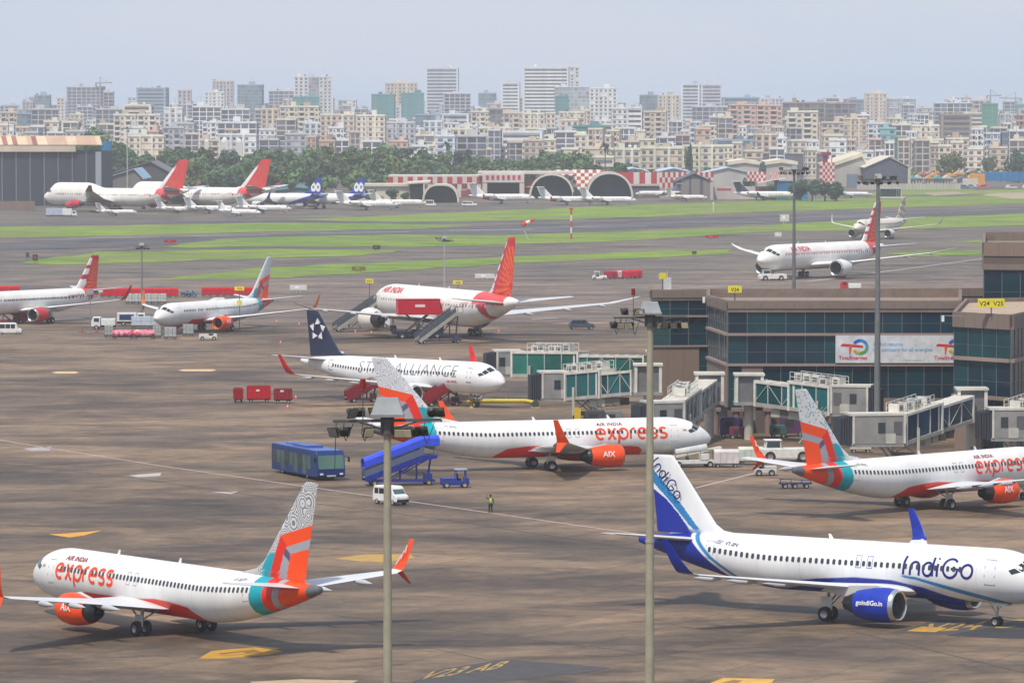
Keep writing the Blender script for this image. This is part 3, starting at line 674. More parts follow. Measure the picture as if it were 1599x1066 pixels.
def stairs(pos, h, label, L, hh, W, side, rail, canopy=None, base=(.1, .1, .1), group='passenger steps', name='passenger_stairs', z0=.6, hood=None):
    """flight rises towards +x; platform at the top end"""
    t = tag(empty(name, (*pos, 0), h), label, 'boarding stairs', group)
    x0, x1, xp = -L/2, L/2-1.4, L/2
    fl = MB(side)
    for s_ in (-1, 1): fl.prism([(x0, z0-.25), (x0+.3, z0-.35), (x1, hh-.55), (xp, hh-.3), (xp, hh+.05), (x1, hh+.05), (x0, z0+.15)], 'y', s_*W/2-.06, s_*W/2+.06)
    fl.build('side_beam', 'vehicle_paint', t)
    n = max(6, int((hh-z0)/.2)); st = MB((.22, .22, .22))
    for i in range(n):
        u = (i+.5)/n; st.b2(x0+(x1-x0)*i/n, x0+(x1-x0)*(i+1)/n, -W/2+.06, W/2-.06, z0+(hh-z0)*u-.1, z0+(hh-z0)*u)
    st.build('steps', 'matte', t)
    p = MB((.25, .25, .26)); p.b2(x1, xp, -W/2, W/2, hh-.08, hh); p.build('platform', 'matte', t)
    for s_ in (-1, 1):
        r = MB(rail); y = s_*W/2
        for k in range(7):
            u = k/6; xx = lerp(x0, x1, u); zz = lerp(z0, hh, u); r.bar((xx, y, zz), (xx, y, zz+1.0), .06)
        r.bar((x0, y, z0+1), (x1, y, hh+1), .09); r.bar((x1, y, hh+1), (xp, y, hh+1), .09); r.bar((xp, y, hh), (xp, y, hh+1), .07)
        r.add([(x0, y, z0+.15), (x1, y, hh+.1), (x1, y, hh+.85), (x0, y, z0+.85)], [(0, 1, 2, 3)], rail)
        r.build('handrail', 'vehicle_paint', t)
    if hood:
        hd = MB(hood); hd.b2(xp-1.3, xp+.15, -W/2-.05, W/2+.05, hh-.3, hh+1.7); hd.build('hood', 'vehicle_paint', t, bevel=.05)
    if canopy:
        c = MB(canopy); y = W/2+.08
        prof = [(-y, 1.05), (-y, 1.75), (-y*.6, 2.0), (0, 2.06), (y*.6, 2.0), (y, 1.75), (y, 1.05)]
        pi_ = [(a*.94, b-.05) for a, b in prof][::-1]
        rings = [[(xx, a, zz+b) for a, b in prof+pi_] for xx, zz in ((x0-.1, z0), (x1, hh), (xp+.25, hh))]
        c.loft(rings); c.build('canopy', 'vehicle_paint', t)
    ch = MB(base); ch.b2(x0+.5, xp-.2, -W/2+.1, W/2-.1, .35, .6)
    for k in (.35, .62, .9): ch.bar((lerp(x0, x1, k), 0, .6), (lerp(x0, x1, k), 0, lerp(z0, hh, k)-.3), .16)
    ch.bar((lerp(x0, x1, .45), W/2-.2, .6), (x1+.4, W/2-.2, hh-.4), .12); ch.bar((lerp(x0, x1, .45), -W/2+.2, .6), (x1+.4, -W/2+.2, hh-.4), .12)
    ch.bar((x1+.5, 0, .6), (x1+.9, 0, hh-.2), .18); ch.b2(xp-1.2, xp-.5, -W*.4, W*.4, .6, 1.2)
    ch.build('chassis', 'steelwork', t)
    wheels4(t, (x0+1.0, xp-.9), W/2-.1, .33, .22); return t
def tractor(pos, h, label, col, cab=True, L=2.9, group=None, name='baggage_tractor', W=1.35):
    t = tag(empty(name, (*pos, 0), h), label, 'tractor', group)
    b = MB(col); b.b2(-L/2, L/2, -W/2, W/2, .3, .75); b.b2(-L/2, .1, -W/2+.03, W/2-.03, .75, 1.02)
    b.prism([(.9, .75), (L/2, .75), (L/2, 1.0), (.95, 1.1)], 'y', -W/2+.05, W/2-.05); b.build('body', 'vehicle_paint', t, bevel=.05)
    if cab:
        c = MB(col)
        for x in (.1, 1.15):
            for s_ in (-1, 1): c.bar((x, s_*(W/2-.06), .75), (x-.05 if x > .5 else x, s_*(W/2-.06), 1.85), .08)
        c.b2(-.05, 1.25, -W/2, W/2, 1.85, 1.95, col if sum(col) > .8 else (.3, .35, .5)); c.build('cab', 'vehicle_paint', t)
        g = MB((.25, .34, .36)); g.b2(1.12, 1.16, -W/2+.1, W/2-.1, 1.05, 1.8); g.build('windscreen', 'glass', t)
    s_ = MB(BLACK); s_.b2(.25, .65, -.4, .4, .75, .95); s_.b2(.2, .32, -.4, .4, .95, 1.4); s_.build('seat', 'matte', t)
    wheels4(t, (-L/2+.55, L/2-.5), W/2-.05, .34, .24); return t
def dolly(pos, h, label, kind, group, col=None, L=2.4, name=None, cat=None):
    """kinds: covered (curtain sided), box (container on a frame), bags (heaped luggage under a cover)"""
    nm = name or {'covered': 'baggage_cart', 'box': 'container_dolly', 'bags': 'baggage_cart'}[kind]
    t = tag(empty(nm, (*pos, 0), h), label, cat or ('baggage cart' if kind != 'box' else 'cargo container'), group)
    W = 1.5; f = MB((.08, .08, .08)); f.b2(-L/2, L/2, -W/2, W/2, .32, .45); f.bar((L/2, 0, .38), (L/2+.7, 0, .38), .07); f.build('frame', 'steelwork', t)
    c = MB(col)
    if kind == 'covered':
        c.prism([(-W/2, .45), (W/2, .45), (W/2, 1.7), (W*.3, 1.95), (-W*.3, 1.95), (-W/2, 1.7)], 'x', -L/2, L/2)
        c.build('cover', 'matte', t, bevel=.04)
        s_ = MB(tuple(q*.55 for q in col))
        for x in (-L/4, 0, L/4): s_.b2(x-.02, x+.02, -W/2-.012, W/2+.012, .5, 1.7)
        s_.build('seam', 'matte', t)
    elif kind == 'box':
        c.prism([(-W/2, .5), (W/2, .5), (W/2, 2.05), (-W/2, 2.05)], 'x', -L/2+.1, L/2-.1); c.build('container', 'vehicle_paint', t, bevel=.03)
        e = MB(tuple(q*.45 for q in col))
        for x in (-L/2+.12, -L/6, L/6, L/2-.12): e.b2(x-.03, x+.03, -W/2-.02, W/2+.02, .5, 2.07)
        e.b2(-L/2+.1, L/2-.1, -W/2-.015, W/2+.015, 1.2, 1.25); e.build('ribs', 'steelwork', t)
    else:
        rr = random.Random(pos[0]); rings = []
        for i in range(9):
            x = -L/2+.05+(L-.1)*i/8; k = .82 if i in (0, 8) else 1; rings.append([(x, cos(a)*W/2*1.02*(k+rr.uniform(-.06, .06)), 1.05+sin(a)*.62*(k+rr.uniform(-.12, .08))) for a in [2*pi*j/14 for j in range(14)]])
        c.loft(rings); n = len(c.C); c.C = [rr.choice([col, (.75, .45, .5), (.5, .06, .12), (.62, .25, .3), col]) for _ in range(n)]
        c.build('heaped_bags', 'matte', t, True)
    wheels4(t, (-L/2+.4, L/2-.4), W/2-.12, .22, .14); return t
def container(pos, h, label, col, L=3.2, W=2.2, Hh=2.3, group='red cargo bins on the open apron', panel=(.75, .72, .7)):
    t = tag(empty('cargo_bin', (*pos, 0), h), label, 'cargo bin', group)
    b = MB(col); b.prism([(-W/2, .5), (W/2, .5), (W/2, Hh), (-W/2, Hh)], 'x', -L/2, L/2); b.b2(-L/2-.03, L/2+.03, -W/2-.03, W/2+.03, Hh-.12, Hh, tuple(c*1.25 for c in col)); b.build('bin', 'vehicle_paint', t, bevel=.03)
    r = MB(tuple(c*.6 for c in col))
    for x in np.linspace(-L/2, L/2, 6): r.b2(x-.035, x+.035, -W/2-.03, W/2+.03, .5, Hh-.12)
    r.build('ribs', 'vehicle_paint', t)
    p = MB(panel); p.b2(-.35, .1, -W/2-.045, -W/2-.03, 1.5, 1.75); p.build('label_panel', 'matte', t)
    f = MB(BLACK); f.b2(-L/2, L/2, -W/2+.1, W/2-.1, .38, .5); f.build('frame', 'steelwork', t)
    wheels4(t, (-L/2+.5, L/2-.5), W/2-.2, .24, .16); return t
def catering(pos, h):
    t = tag(empty('catering_truck', (*pos, 0), h), 'raised red catering box on a scissor lift truck beside the wide-body', 'catering truck')
    L, W = 8.6, 2.5; RDD = H('#b80d28')
    b = MB(RDD); b.b2(-L/2+.8, L/2-.6, -W/2, W/2, 4.0, 6.6); b.b2(-L/2+.75, L/2-.55, -W/2-.04, W/2+.04, 6.5, 6.66, tuple(c*.7 for c in RDD)); 
    b.prism([(L/2-.6, 4.0), (L/2+.1, 4.0), (L/2+.1, 4.3), (L/2-.6, 5.2)], 'y', -W/2+.1, W/2-.1, RDD); b.build('box_body', 'vehicle_paint', t, bevel=.04)
    p = MB((.75, .6, .62))
    for s_ in (-1, 1): p.b2(-.6, 1.1, s_*(W/2+.01), s_*(W/2+.03), 5.3, 5.75)
    p.build('label_panel', 'matte', t)
    s_ = MB((.12, .11, .10))
    for y in (-.8, .8):
        s_.bar((-1.9, y, 1.2), (1.7, y, 3.95), .22); s_.bar((1.7, y*.85, 1.2), (-1.9, y*.85, 3.95), .22)
    s_.cyl((-.1, -.9, 2.58), (-.1, .9, 2.58), .12); s_.build('scissor_lift', 'steelwork', t)
    c = MB(H('#14203c')); c.b2(-L/2, L/2, -W/2+.2, W/2-.2, .7, 1.15); c.b2(L/2-1.7, L/2, -W/2+.1, W/2-.1, 1.15, 2.5); c.build('chassis', 'vehicle_paint', t)
    g = MB((.05, .07, .08)); g.b2(L/2-.02, L/2+.03, -W/2+.2, W/2-.2, 1.65, 2.4); g.build('windscreen', 'glass', t)
    wheels4(t, (-L/2+1.5, L/2-1.1), W/2-.25, .48, .32); return t
def pushback(pos, h, label):
    t = tag(empty('pushback_tug', (*pos, 0), h), label, 'aircraft tug', 'pushback tugs')
    L, W = 6.2, 2.6; c = (.66, .66, .62)
    b = MB(c); b.prism([(-L/2, .4), (L/2, .4), (L/2, 1.35), (L/2-.4, 1.5), (-L/2+.3, 1.45), (-L/2, 1.2)], 'y', -W/2, W/2); b.build('body', 'vehicle_paint', t, bevel=.06)
    k = MB(c); k.prism([(-2.3, 1.45), (-.5, 1.45), (-.6, 2.35), (-2.2, 2.35)], 'y', -.9, .9); k.b2(-2.35, -.45, -1, 1, 2.35, 2.43, (.75, .75, .72)); k.build('cab', 'vehicle_paint', t, bevel=.03)
    for s_ in (-1, 1):
        g = MB((.03, .06, .07)); g.prism([(-2.15, 1.6), (-.65, 1.6), (-.7, 2.25), (-2.1, 2.25)], 'y', s_*.9, s_*.92); g.build('side_window', 'glass', t)
    wheels4(t, (-L/2+1.3, L/2-1.3), W/2-.12, .6, .4); return t
def loader(pos, h, label):
    t = tag(empty('belt_loader', (*pos, 0), h), label, 'belt loader')
    b = MB((.6, .6, .58)); b.b2(-2.6, 2.4, -.95, .95, .4, .8); b.b2(.6, 1.6, -1, -.2, .8, 1.5); b.build('body', 'vehicle_paint', t, bevel=.04)
    c = MB((.62, .60, .5)); c.bar((-3, .25, 1.0), (3.2, .25, 2.1), .9, .22); c.build('conveyor', 'steelwork', t)
    q = MB((.5, .5, .5)); q.cyl((-1.9, .25, 1.55), (1.6, .25, 2.1), .42, n=16); q.build('canvas_cover', 'matte', t, True)
    r = MB((.08, .08, .08))
    for x in (-2.2, -.8, .6, 2.): r.bar((x, -.9, .8), (x, -.9, 1.7+x*.1), .06)
    r.bar((-2.2, -.9, 1.5), (2, -.9, 1.95), .07); r.build('handrail', 'steelwork', t)
    wheels4(t, (-1.8, 1.7), .85, .36, .24); return t
def truck(pos, h, label, cab=(.7, .7, .7), box=(.7, .7, .68), L=6., group=None, Hh=2.6, name='service_truck', window=None):
    t = tag(empty(name, (*pos, 0), h), label, 'truck', group); W = 2.1
    b = MB(cab); b.prism([(L/2-1.6, .5), (L/2, .5), (L/2, 1.3), (L/2-.3, 2.2), (L/2-1.6, 2.2)], 'y', -W/2, W/2); b.build('cab', 'vehicle_paint', t, bevel=.06)
    g = MB((.03, .05, .06)); g.prism([(L/2-.02, 1.32), (L/2+.02, 1.32), (L/2-.27, 2.12), (L/2-.31, 2.1)], 'y', -W/2+.15, W/2-.15); g.build('windscreen', 'glass', t)
    for s_ in (-1, 1): g = MB((.03, .05, .06)); g.b2(L/2-1.4, L/2-.5, s_*W/2, s_*(W/2+.015), 1.35, 2.0); g.build('side_window', 'glass', t)
    c = MB(box); c.b2(-L/2, L/2-1.75, -W/2, W/2, .75, Hh); c.build('cargo_box', 'vehicle_paint', t, bevel=.03)
    if window: 
        q = MB(window); q.b2(-L/2+.4, L/2-2.2, -W/2-.02, W/2+.02, 1.0, Hh-.3); q.build('side_panel', 'matte', t)
    f = MB(BLACK); f.b2(-L/2, L/2-.2, -W/2+.15, W/2-.15, .4, .75); f.build('chassis', 'steelwork', t)
    wheels4(t, (-L/2+1.1, L/2-.9), W/2-.12, .42, .28); return t
def cone(pos, label, group='traffic cones on the apron'):
    o = cached('cone', lambda: (lambda b: (b.lathe([(0, .2), (.02, .2), (.03, .14), (.25, .1)], axis='z', n=12, col=(.7, .1, .03)), b.lathe([(.25, .1), (.42, .07)], axis='z', n=12, col=(.75, .7, .68)), b.lathe([(.42, .07), (.72, .02), (.72, .001)], axis='z', n=12, col=(.7, .08, .03)), b.mesh('traffic_cone', 'matte', True))[-1])(MB()))
    q = link('traffic_cone', o, None, (*pos, 0)); q.scale = (1.1, 1.1, 1.1); return tag(q, label, 'traffic cone', group)

# ---------------------------------------------------------------- people
def person(pos, h, label, pose='stand', vest=(.35, .75, .06), trousers=(.015, .018, .03), z=0., shirt=(.03, .04, .07)):
    if pose == 'reach': hands = [((.15, .24, 1.32), (.42, .25, 1.42)), ((.2, -.22, 1.25), (.48, -.2, 1.3))]; lean = .12
    elif pose == 'signal': hands = [((.05, .42, 1.5), (.1, .34, 1.8)), ((.06, -.3, 1.14), (.12, -.28, .9))]; lean = 0
    elif pose == 'sit': hands = [((.12, .24, 1.15), (.4, .2, 1.1)), ((.12, -.24, 1.15), (.4, -.2, 1.1))]; lean = 0
    else: hands = [((-.03, .28, 1.14), (.08, .27, .9)), ((-.03, -.28, 1.14), (.1, -.26, .9))]; lean = 0
    def skin(name, nodes, edges, root, col, m='matte', sub=1):
        me = bpy.data.meshes.new(name); me.from_pydata([n[:3] for n in nodes], edges, []); o = bpy.data.objects.new(name, me); COL.objects.link(o)
        sk = o.modifiers.new('s', 'SKIN'); sk.use_smooth_shade = True
        if not me.skin_vertices: me.skin_vertices.new(name='sv') if hasattr(me.skin_vertices, 'new') else None
        for i, n in enumerate(nodes): me.skin_vertices[0].data[i].radius = (n[3], n[4] if len(n) > 4 else n[3]); me.skin_vertices[0].data[i].use_root = (i == root)
        sb = o.modifiers.new('u', 'SUBSURF'); sb.levels = sub; sb.render_levels = sub
        dg = bpy.context.evaluated_depsgraph_get(); nm = bpy.data.meshes.new_from_object(o.evaluated_get(dg)); bpy.data.objects.remove(o)
        ca = nm.color_attributes.new('Col', 'FLOAT_COLOR', 'POINT'); cc = np.tile(np.array([*col, 1.], np.float32), (len(nm.vertices), 1)); ca.data.foreach_set('color', cc.ravel())
        nm.materials.clear(); nm.materials.append(M(m)); nm.name = name; return nm
    SK = (.16, .08, .05)
    def mk():
        N = [(0, 0, .98, .125, .15), (lean*.5, 0, 1.18, .11, .14), (lean, 0, 1.4, .11, .17), (lean+.01, 0, 1.5, .055), (lean+.03, 0, 1.58, .07), (lean+.03, 0, 1.68, .095, .08), (lean+.02, 0, 1.76, .07)]
        E_ = [(0, 1), (1, 2), (2, 3), (3, 4), (4, 5), (5, 6)]
        N.append((lean+.135, 0, 1.665, .014)); E_.append((5, len(N)-1))               # nose
        for s_, (el, ha) in zip((1, -1), hands):
            i = len(N); N += [(lean, s_*.19, 1.41, .055), (el[0]+lean*.5, el[1], el[2], .042), (ha[0], ha[1], ha[2], .03)]; E_ += [(2, i), (i, i+1), (i+1, i+2)]
            d = (Vector(ha)-Vector(el)).normalized(); pm = Vector(ha)+d*.07; i2 = len(N); N.append((*pm, .034, .018)); E_.append((i+2, i2))
            sx = Vector((0, 0, 1)) if abs(d.z) < .7 else Vector((1, 0, 0))
            for k, L in enumerate((.07, .08, .075, .06)):
                q = pm+sx*(k-1.5)*.02+d*L*.55; q2 = pm+sx*(k-1.5)*.022+d*L+Vector((0, -s_*.015, 0)); j = len(N); N += [(*q, .009), (*q2, .008)]; E_ += [(i2, j), (j, j+1)]
            q = Vector(ha)+sx*.04+d*.05; j = len(N); N.append((*q, .011)); E_.append((i+2, j))
        sit = pose == 'sit'
        for s_ in (1, -1):
            i = len(N)
            N += ([(.02, s_*.1, .93, .09), (.42, s_*.12, .9, .065), (.45, s_*.12, .5, .042), (.58, s_*.12, .46, .04)] if sit else [(0, s_*.1, .88, .09), (.03, s_*.12, .5, .06), (-.01, s_*.13, .09, .042), (.16, s_*.14, .04, .038)])
            E_ += [(0, i), (i, i+1), (i+1, i+2), (i+2, i+3)]
        a = skin('person', N, E_, 0, SK)
        V_ = [(0, 0, .97, .15, .17), (lean*.5, 0, 1.18, .135, .165), (lean, 0, 1.38, .135, .2), (lean, 0, 1.47, .09, .1)]
        b = skin('hi_vis_vest', V_, [(0, 1), (1, 2), (2, 3)], 0, vest)
        T = [(0, 0, .96, .14, .165)]; E2 = []
        for s_ in (1, -1):
            i = len(T); T += ([(.05, s_*.11, .93, .11), (.42, s_*.12, .9, .085), (.45, s_*.12, .53, .06)] if sit else [(0, s_*.11, .85, .11), (.03, s_*.12, .5, .08), (-.01, s_*.13, .1, .065)]); E2 += [(0, i), (i, i+1), (i+1, i+2)]
        c = skin('trousers', T, E2, 0, trousers)
        d_ = MB((.02, .015, .012)); d_.lathe([(0, .1), (.06, .108), (.12, .09), (.15, .03), (.155, .001)], (lean+.01, 0, 1.69), 'z', 14)
        sl_ = []
        for s_, (el, ha) in zip((1, -1), hands): sl_.append(skin('sleeve', [(lean, s_*.16, 1.42, .075), (lean, s_*.2, 1.39, .07), (el[0]+lean*.5, el[1], el[2], .055)], [(0, 1), (1, 2)], 0, shirt))
        return a, b, c, d_.mesh('hair', 'matte', True), sl_
    a, b, c, d, s2 = cached(('person', pose, vest), mk)
    o = link('person', a, None, (*pos, z), (0, 0, h)); tag(o, label, 'person', 'ground crew in high-visibility vests')
    link('hi_vis_vest', b, o); link('trousers', c, o); link('hair', d, o)
    for q in s2: link('sleeve', q, o)
    return o

# ---------------------------------------------------------------- masts and signs
def mast(pos, h, top, label, r0=.24, r1=.16, arm=3.3, detail=True, seed=1, polecol=(.36, .33, .24), head='wide', base=False):
    t = tag(empty('floodlight_mast', (*pos, 0), h), label, 'floodlight mast', 'floodlight masts'); rr = random.Random(seed)
    p = MB(polecol); p.cyl((0, 0, 0), (0, 0, top-.3), r0, r1, 20)
    if detail:
        for z in (top-10.5, top-20): p.cyl((0, 0, z), (0, 0, z+.12), lerp(r0, r1, z/top)+.02, n=20)
    p.build('pole', 'steelwork', t, True)
    c = MB((.32, .33, .32)); c.box((0, 0, top+.02), (1.0, .8, .5), (.30, .32, .33), taper=.66); c.box((0, 0, top-.26), (1.04, .84, .08), (.22, .23, .24)); c.build('winch_cover', 'steelwork', t)
    f = MB((.09, .085, .075)); A = arm/2
    if head == 'wide':
        for y in (-.18, .18): f.bar((-A, y, top-.45), (A, y, top-.4), .07)
        for k in range(9): x = -A+arm*k/8; f.bar((x, -.2, top-.43), (x, .2, top-.43), .05)
        f.cyl((0, 0, top-.85), (0, 0, top-.3), r1+.1, n=12); f.bar((-A*.6, 0, top-.43), (0, 0, top-.75), .05); f.bar((A*.6, 0, top-.43), (0, 0, top-.75), .05)
    else:
        for k in range(16):
            a0, a1 = 2*pi*k/16, 2*pi*(k+1)/16; f.bar((A*cos(a0), A*sin(a0), top-.4), (A*cos(a1), A*sin(a1), top-.4), .08)
        for k in range(4): a0 = pi*k/4; f.bar((A*cos(a0), A*sin(a0), top-.4), (-A*cos(a0), -A*sin(a0), top-.4), .06)
        f.cyl((0, 0, top-.9), (0, 0, top-.3), r1+.12, n=12)
    f.build('head_frame', 'steelwork', t)
    n = 14 if head == 'wide' else 14
    for k in range(n):
        if head == 'wide':
            x = -A*.97+arm*.97*k/(n-1); 
            if abs(x) < .3: continue
            y = rr.choice([-.25, .25]); yaw = rr.uniform(-.8, .8)+(pi if y > 0 else 0); z = top-.43+rr.choice([-.32, -.32, -.3, .28])
        else:
            a0 = 2*pi*k/n; x, y = A*cos(a0), A*sin(a0); yaw = a0+pi/2; z = top-.4+rr.choice([-.35, .3])
        l = MB((.05, .05, .045)); T_ = Matrix.Translation((x, y, z)) @ Matrix.Rotation(yaw, 4, 'Z') @ Matrix.Rotation(R(25), 4, 'X') @ Matrix.Scale(.78 if head == 'wide' else 1., 4); l.T = T_
        l.lathe([(-.12, .22), (.08, .15), (.2, .08), (.21, .001)], axis='y', n=12); l.b2(-.24, .24, -.14, -.1, -.2, .2)
        o = l.build('floodlight', 'steelwork', t)
        g = MB((.62, .55, .38) if rr.random() < .6 else (.2, .2, .19)); g.T = T_; g.b2(-.2, .2, -.165, -.145, -.16, .16); g.build('lamp_glass', 'dull_glass', o)
    if detail:
        o = MB((.25, .02, .015)); o.cyl((-.75, 0, top+.55), (-.75, 0, top+.85), .09, n=10); o.cyl((-.75, 0, top-.4), (-.75, 0, top+.55), .018, n=6, col=(.1, .1, .1)); o.build('warning_lamp', 'matte', t)
        for k in range(4):
            w_ = MB((.03, .03, .03))
            x = (-A*.95, -A*.8, -A*.45, A*.7)[k]; L_ = (3.0 if (seed == 2 and k == 0) else rr.uniform(.5, .9)); pts = [(x, 0, top-.45), (x-.05, .02, top-.45-L_*.6), (x+.05, 0, top-.45-L_), (x+.28, 0, top-.5)] if L_ < 2 else [(x, 0, top-.45), (x-.05, 0, top-1.9)]
            for a, b in zip(pts, pts[1:]): w_.bar(a, b, .022)
            w_.build('cable', 'rubber', t)
    if base:
        b = MB((.5, .5, .5)); b.b2(-1.2, 1.2, -1.2, 1.2, 0, .12); b.build('plinth', 'matte', t)
    return t
def gate_sign(pos, h, z0, ztop, txt, label, W=1.7, Hh=.75, post=True, name='gate_sign', two=None):
    t = tag(empty(name, (*pos, z0), h), label, 'sign', 'yellow stand number signs')
    b = MB((.70, .58, .03)); b.b2(-W/2, W/2, -.08, .08, ztop-z0-Hh, ztop-z0); b.build('board', 'matte', t, bevel=.02)
    if txt:
        l = MB(BLACK); flat_text(l, txt, Hh*.72, (0, -.085, ztop-z0-Hh*.78), (1, 0, 0), (0, 0, 1), (.02, .02, .02), .012); l.build('lettering', 'matte', t)
    p = MB((.08, .08, .08)); p.cyl((0, .02, 0), (0, .02, ztop-z0-Hh), .07, n=8); p.build('post', 'steelwork', t)
    if two:
        q = MB((.60, .55, .1)); q.b2(-.45, .45, -.1, .1, two-z0-.9, two-z0); q.build('lower_board', 'matte', t)
    return t

# ---------------------------------------------------------------- jet bridge
JW = (.60, .57, .50)
def jetbridge(label, p0, p1, z0, z1, h0=3.1, W=2.5, w1=2.9, cabdir=None, glass=(.008, .08, .08), acx=.75, colz=True, cab_len=3.6, split=.52, seed=0):
    """p0 = rotunda on the ground, p1 = end of the tunnel; z0, z1 = floor heights there"""
    rr = random.Random(seed); t = tag(empty('jet_bridge', (*p0, 0), 0), label, 'jet bridge', 'jet bridges of the terminal')
    P0 = Vector((0, 0, z0)); P1 = Vector((p1[0]-p0[0], p1[1]-p0[1], z1)); d = Vector((P1.x, P1.y, 0)); L = d.length; d /= L; n = Vector((-d.y, d.x, 0)); ang = math.atan2(d.y, d.x)
    def q(x, y, z): return d*x+n*y+Vector((0, 0, z+z0+(z1-z0)*x/L))
    ro = MB(JW); 
    for x, y in ((-1.5, -1.5), (1.5, -1.5), (1.5, 1.5), (-1.5, 1.5)): ro.box((x, y, z0+h0/2), (.35, .35, h0+.1), (.68, .66, .6))
    ro.b2(-1.8, 1.8, -1.8, 1.8, z0+h0, z0+h0+.25, (.62, .6, .53)); ro.b2(-1.8, 1.8, -1.8, 1.8, z0-.35, z0, (.3, .3, .3)); ro.b2(-1.35, 1.35, -1.35, 1.35, z0, z0+h0, (.16, .16, .16)); ro.build('rotunda', 'steelwork', t)
    c = MB((.52, .49, .42)); c.cyl((0, 0, 0), (0, 0, z0-.35), .55, n=16); c.b2(.5, .8, -.3, .3, z0-2.2, z0-.5, (.6, .58, .5)); c.build('column', 'steelwork', t, True)
    for (xa, xb, ww, hh, nm) in ((1.6, L*split+1., W*.86, h0*.86, 'inner_tunnel'), (L*split, L, W, h0, 'outer_tunnel')):
        f = MB(JW); y = ww/2
        def ringbox(x0, x1, y0, y1, za, zb, col=None):
            V = [q(x, yy, z) for x in (x0, x1) for yy, z in ((y0, za), (y1, za), (y1, zb), (y0, zb))]
            f.add(V, [(0, 1, 2, 3), (7, 6, 5, 4), (0, 4, 5, 1), (1, 5, 6, 2), (2, 6, 7, 3), (3, 7, 4, 0)], col)
        ringbox(xa, xb, -y-.1, y+.1, hh-.28, hh, (.66, .63, .56)); ringbox(xa, xb, -y-.1, y+.1, -.3, .12, (.42, .40, .36))
        for x in (xa, xb-.35): ringbox(x, x+.28, -y-.14, y+.14, -.34, hh+.06, (.70, .68, .62))
        m = max(3, int((xb-xa)/2.2))
        for s_ in (-1, 1):
            for k in range(1, m): x = lerp(xa, xb, k/m); ringbox(x-.05, x+.05, s_*y-.06, s_*y+.06, .1, hh-.25, (.55, .55, .52))
            for k in range(m if nm[0] == 'i' else 0):
                a, b = lerp(xa, xb, k/m), lerp(xa, xb, (k+1)/m); 
                if k % 2: a, b = b, a
                f.bar(q(a, s_*(y+.03), .12), q(b, s_*(y+.03), hh-.28), .06, col=(.5, .52, .5))
        for k in range(int((xb-xa)/1.6)): x = xa+.8+k*1.6; ringbox(x-.06, x+.06, -y-.05, y+.05, hh, hh+.07, (.55, .52, .45))
        fo = f.build(nm, 'steelwork', t)
        f = MB()
        for s_ in (-1, 1):
            for k in range(m):
                gc = jit_(glass, rr, .6, 1.5); ringbox(lerp(xa, xb, k/m), lerp(xa, xb, (k+1)/m), s_*(y-.12), s_*(y-.06), .1, hh-.26, gc)
        f.build('glazing', 'dull_glass', fo)
    # service equipment on the roof and under the tunnel
    for k in range(5):
        x = L*acx+(k-2)*1.35; a = MB(); s_ = rr.choice([1, 1, .8]); col = rr.choice([(.66, .64, .57), (.55, .54, .5), (.7, .68, .62)])
        o = q(x, rr.uniform(-.6, .6), h0+.5*s_); a.box(o, (1.05, 1.3, .95*s_), col, rz=ang); a.cyl(o+Vector((0, 0, .45*s_)), o+Vector((0, 0, .55*s_)), .36, n=12, col=(.12, .12, .12))
        for j in (-1, 1): a.box(o+n*j*.66, (.7, .02, .5), (.13, .13, .13), rz=ang)
        a.build('air_conditioner', 'steelwork', t)
    rl = MB((.7, .68, .62))
    for s_ in (-1, 1):
        for k in range(8): x = L*acx-3.4+k*.97; rl.bar(q(x, s_*W*.42, h0), q(x, s_*W*.42, h0+1.1), .06)
        for z in (.55, 1.1): rl.bar(q(L*acx-3.4, s_*W*.42, h0+z), q(L*acx+3.4, s_*W*.42, h0+z), .06)
    rl.build('roof_railing', 'steelwork', t)
    cab = MB((.42, .40, .36)); cd = Vector((cos(cabdir), sin(cabdir), 0)) if cabdir is not None else d; ca = math.atan2(cd.y, cd.x); e = P1; cl = cab_len
    cn = Vector((-cd.y, cd.x, 0)); ctr = e+d*.9
    def cbox(b, x0, x1, y0, y1, za, zb, col): 
        o = ctr+cd*(x0+x1)/2+cn*(y0+y1)/2+Vector((0, 0, (za+zb)/2)); b.box(o, (x1-x0, y1-y0, zb-za), col, rz=ca)
    hw = w1/2
    cbox(cab, -1.2, cl-.8, -hw, hw, -.35, 0, (.3, .29, .27)); cbox(cab, -1.3, cl-.6, -hw-.12, hw+.12, h0-.05, h0+.2, (.6, .57, .5))
    for y in (-hw, hw):
        for x in (-1.2, cl-1.0): cbox(cab, x-.12, x+.12, y-.12, y+.12, 0, h0, (.6, .58, .52))
        cbox(cab, -1.1, cl-1.1, y-.04, y+.04, 0, h0-.05, (.27, .26, .25))
        cbox(cab, -.2, .9, y-.07, y+.07, 0, 1.1, (.5, .48, .43))
    co = cab.build('cab', 'steelwork', t)
    for y in (-hw, hw):
        for xa, xb, za, zb, e_, cc in ((.95, 1.75, 1.15, 2.3, .09, (.02, .04, .05)), (-.95, .0, .9, 2.4, .06, (.10, .11, .12))): g = MB(); cbox(g, xa, xb, y-e_, y+e_, za, zb, cc); g.build('cab_window', 'glass', co)
    be = MB(); 
    for k in range(5): cbox(be, cl-.8+k*.28, cl-.8+k*.28+.2, -hw+.05-(k % 2)*.08, hw-.05+(k % 2)*.08, -.1, h0-.1-k*.05, (.035, .04, .055))
    be.build('bellows_canopy', 'matte', co)
    dc = MB((.5, .48, .42)); x = L*.86
    for s_ in (-1, 1):
        dc.bar(q(x, s_*(W/2+.25), h0*.4), Vector((q(x, s_*(W/2+.25), 0).x, q(x, s_*(W/2+.25), 0).y, .9)), .3); 
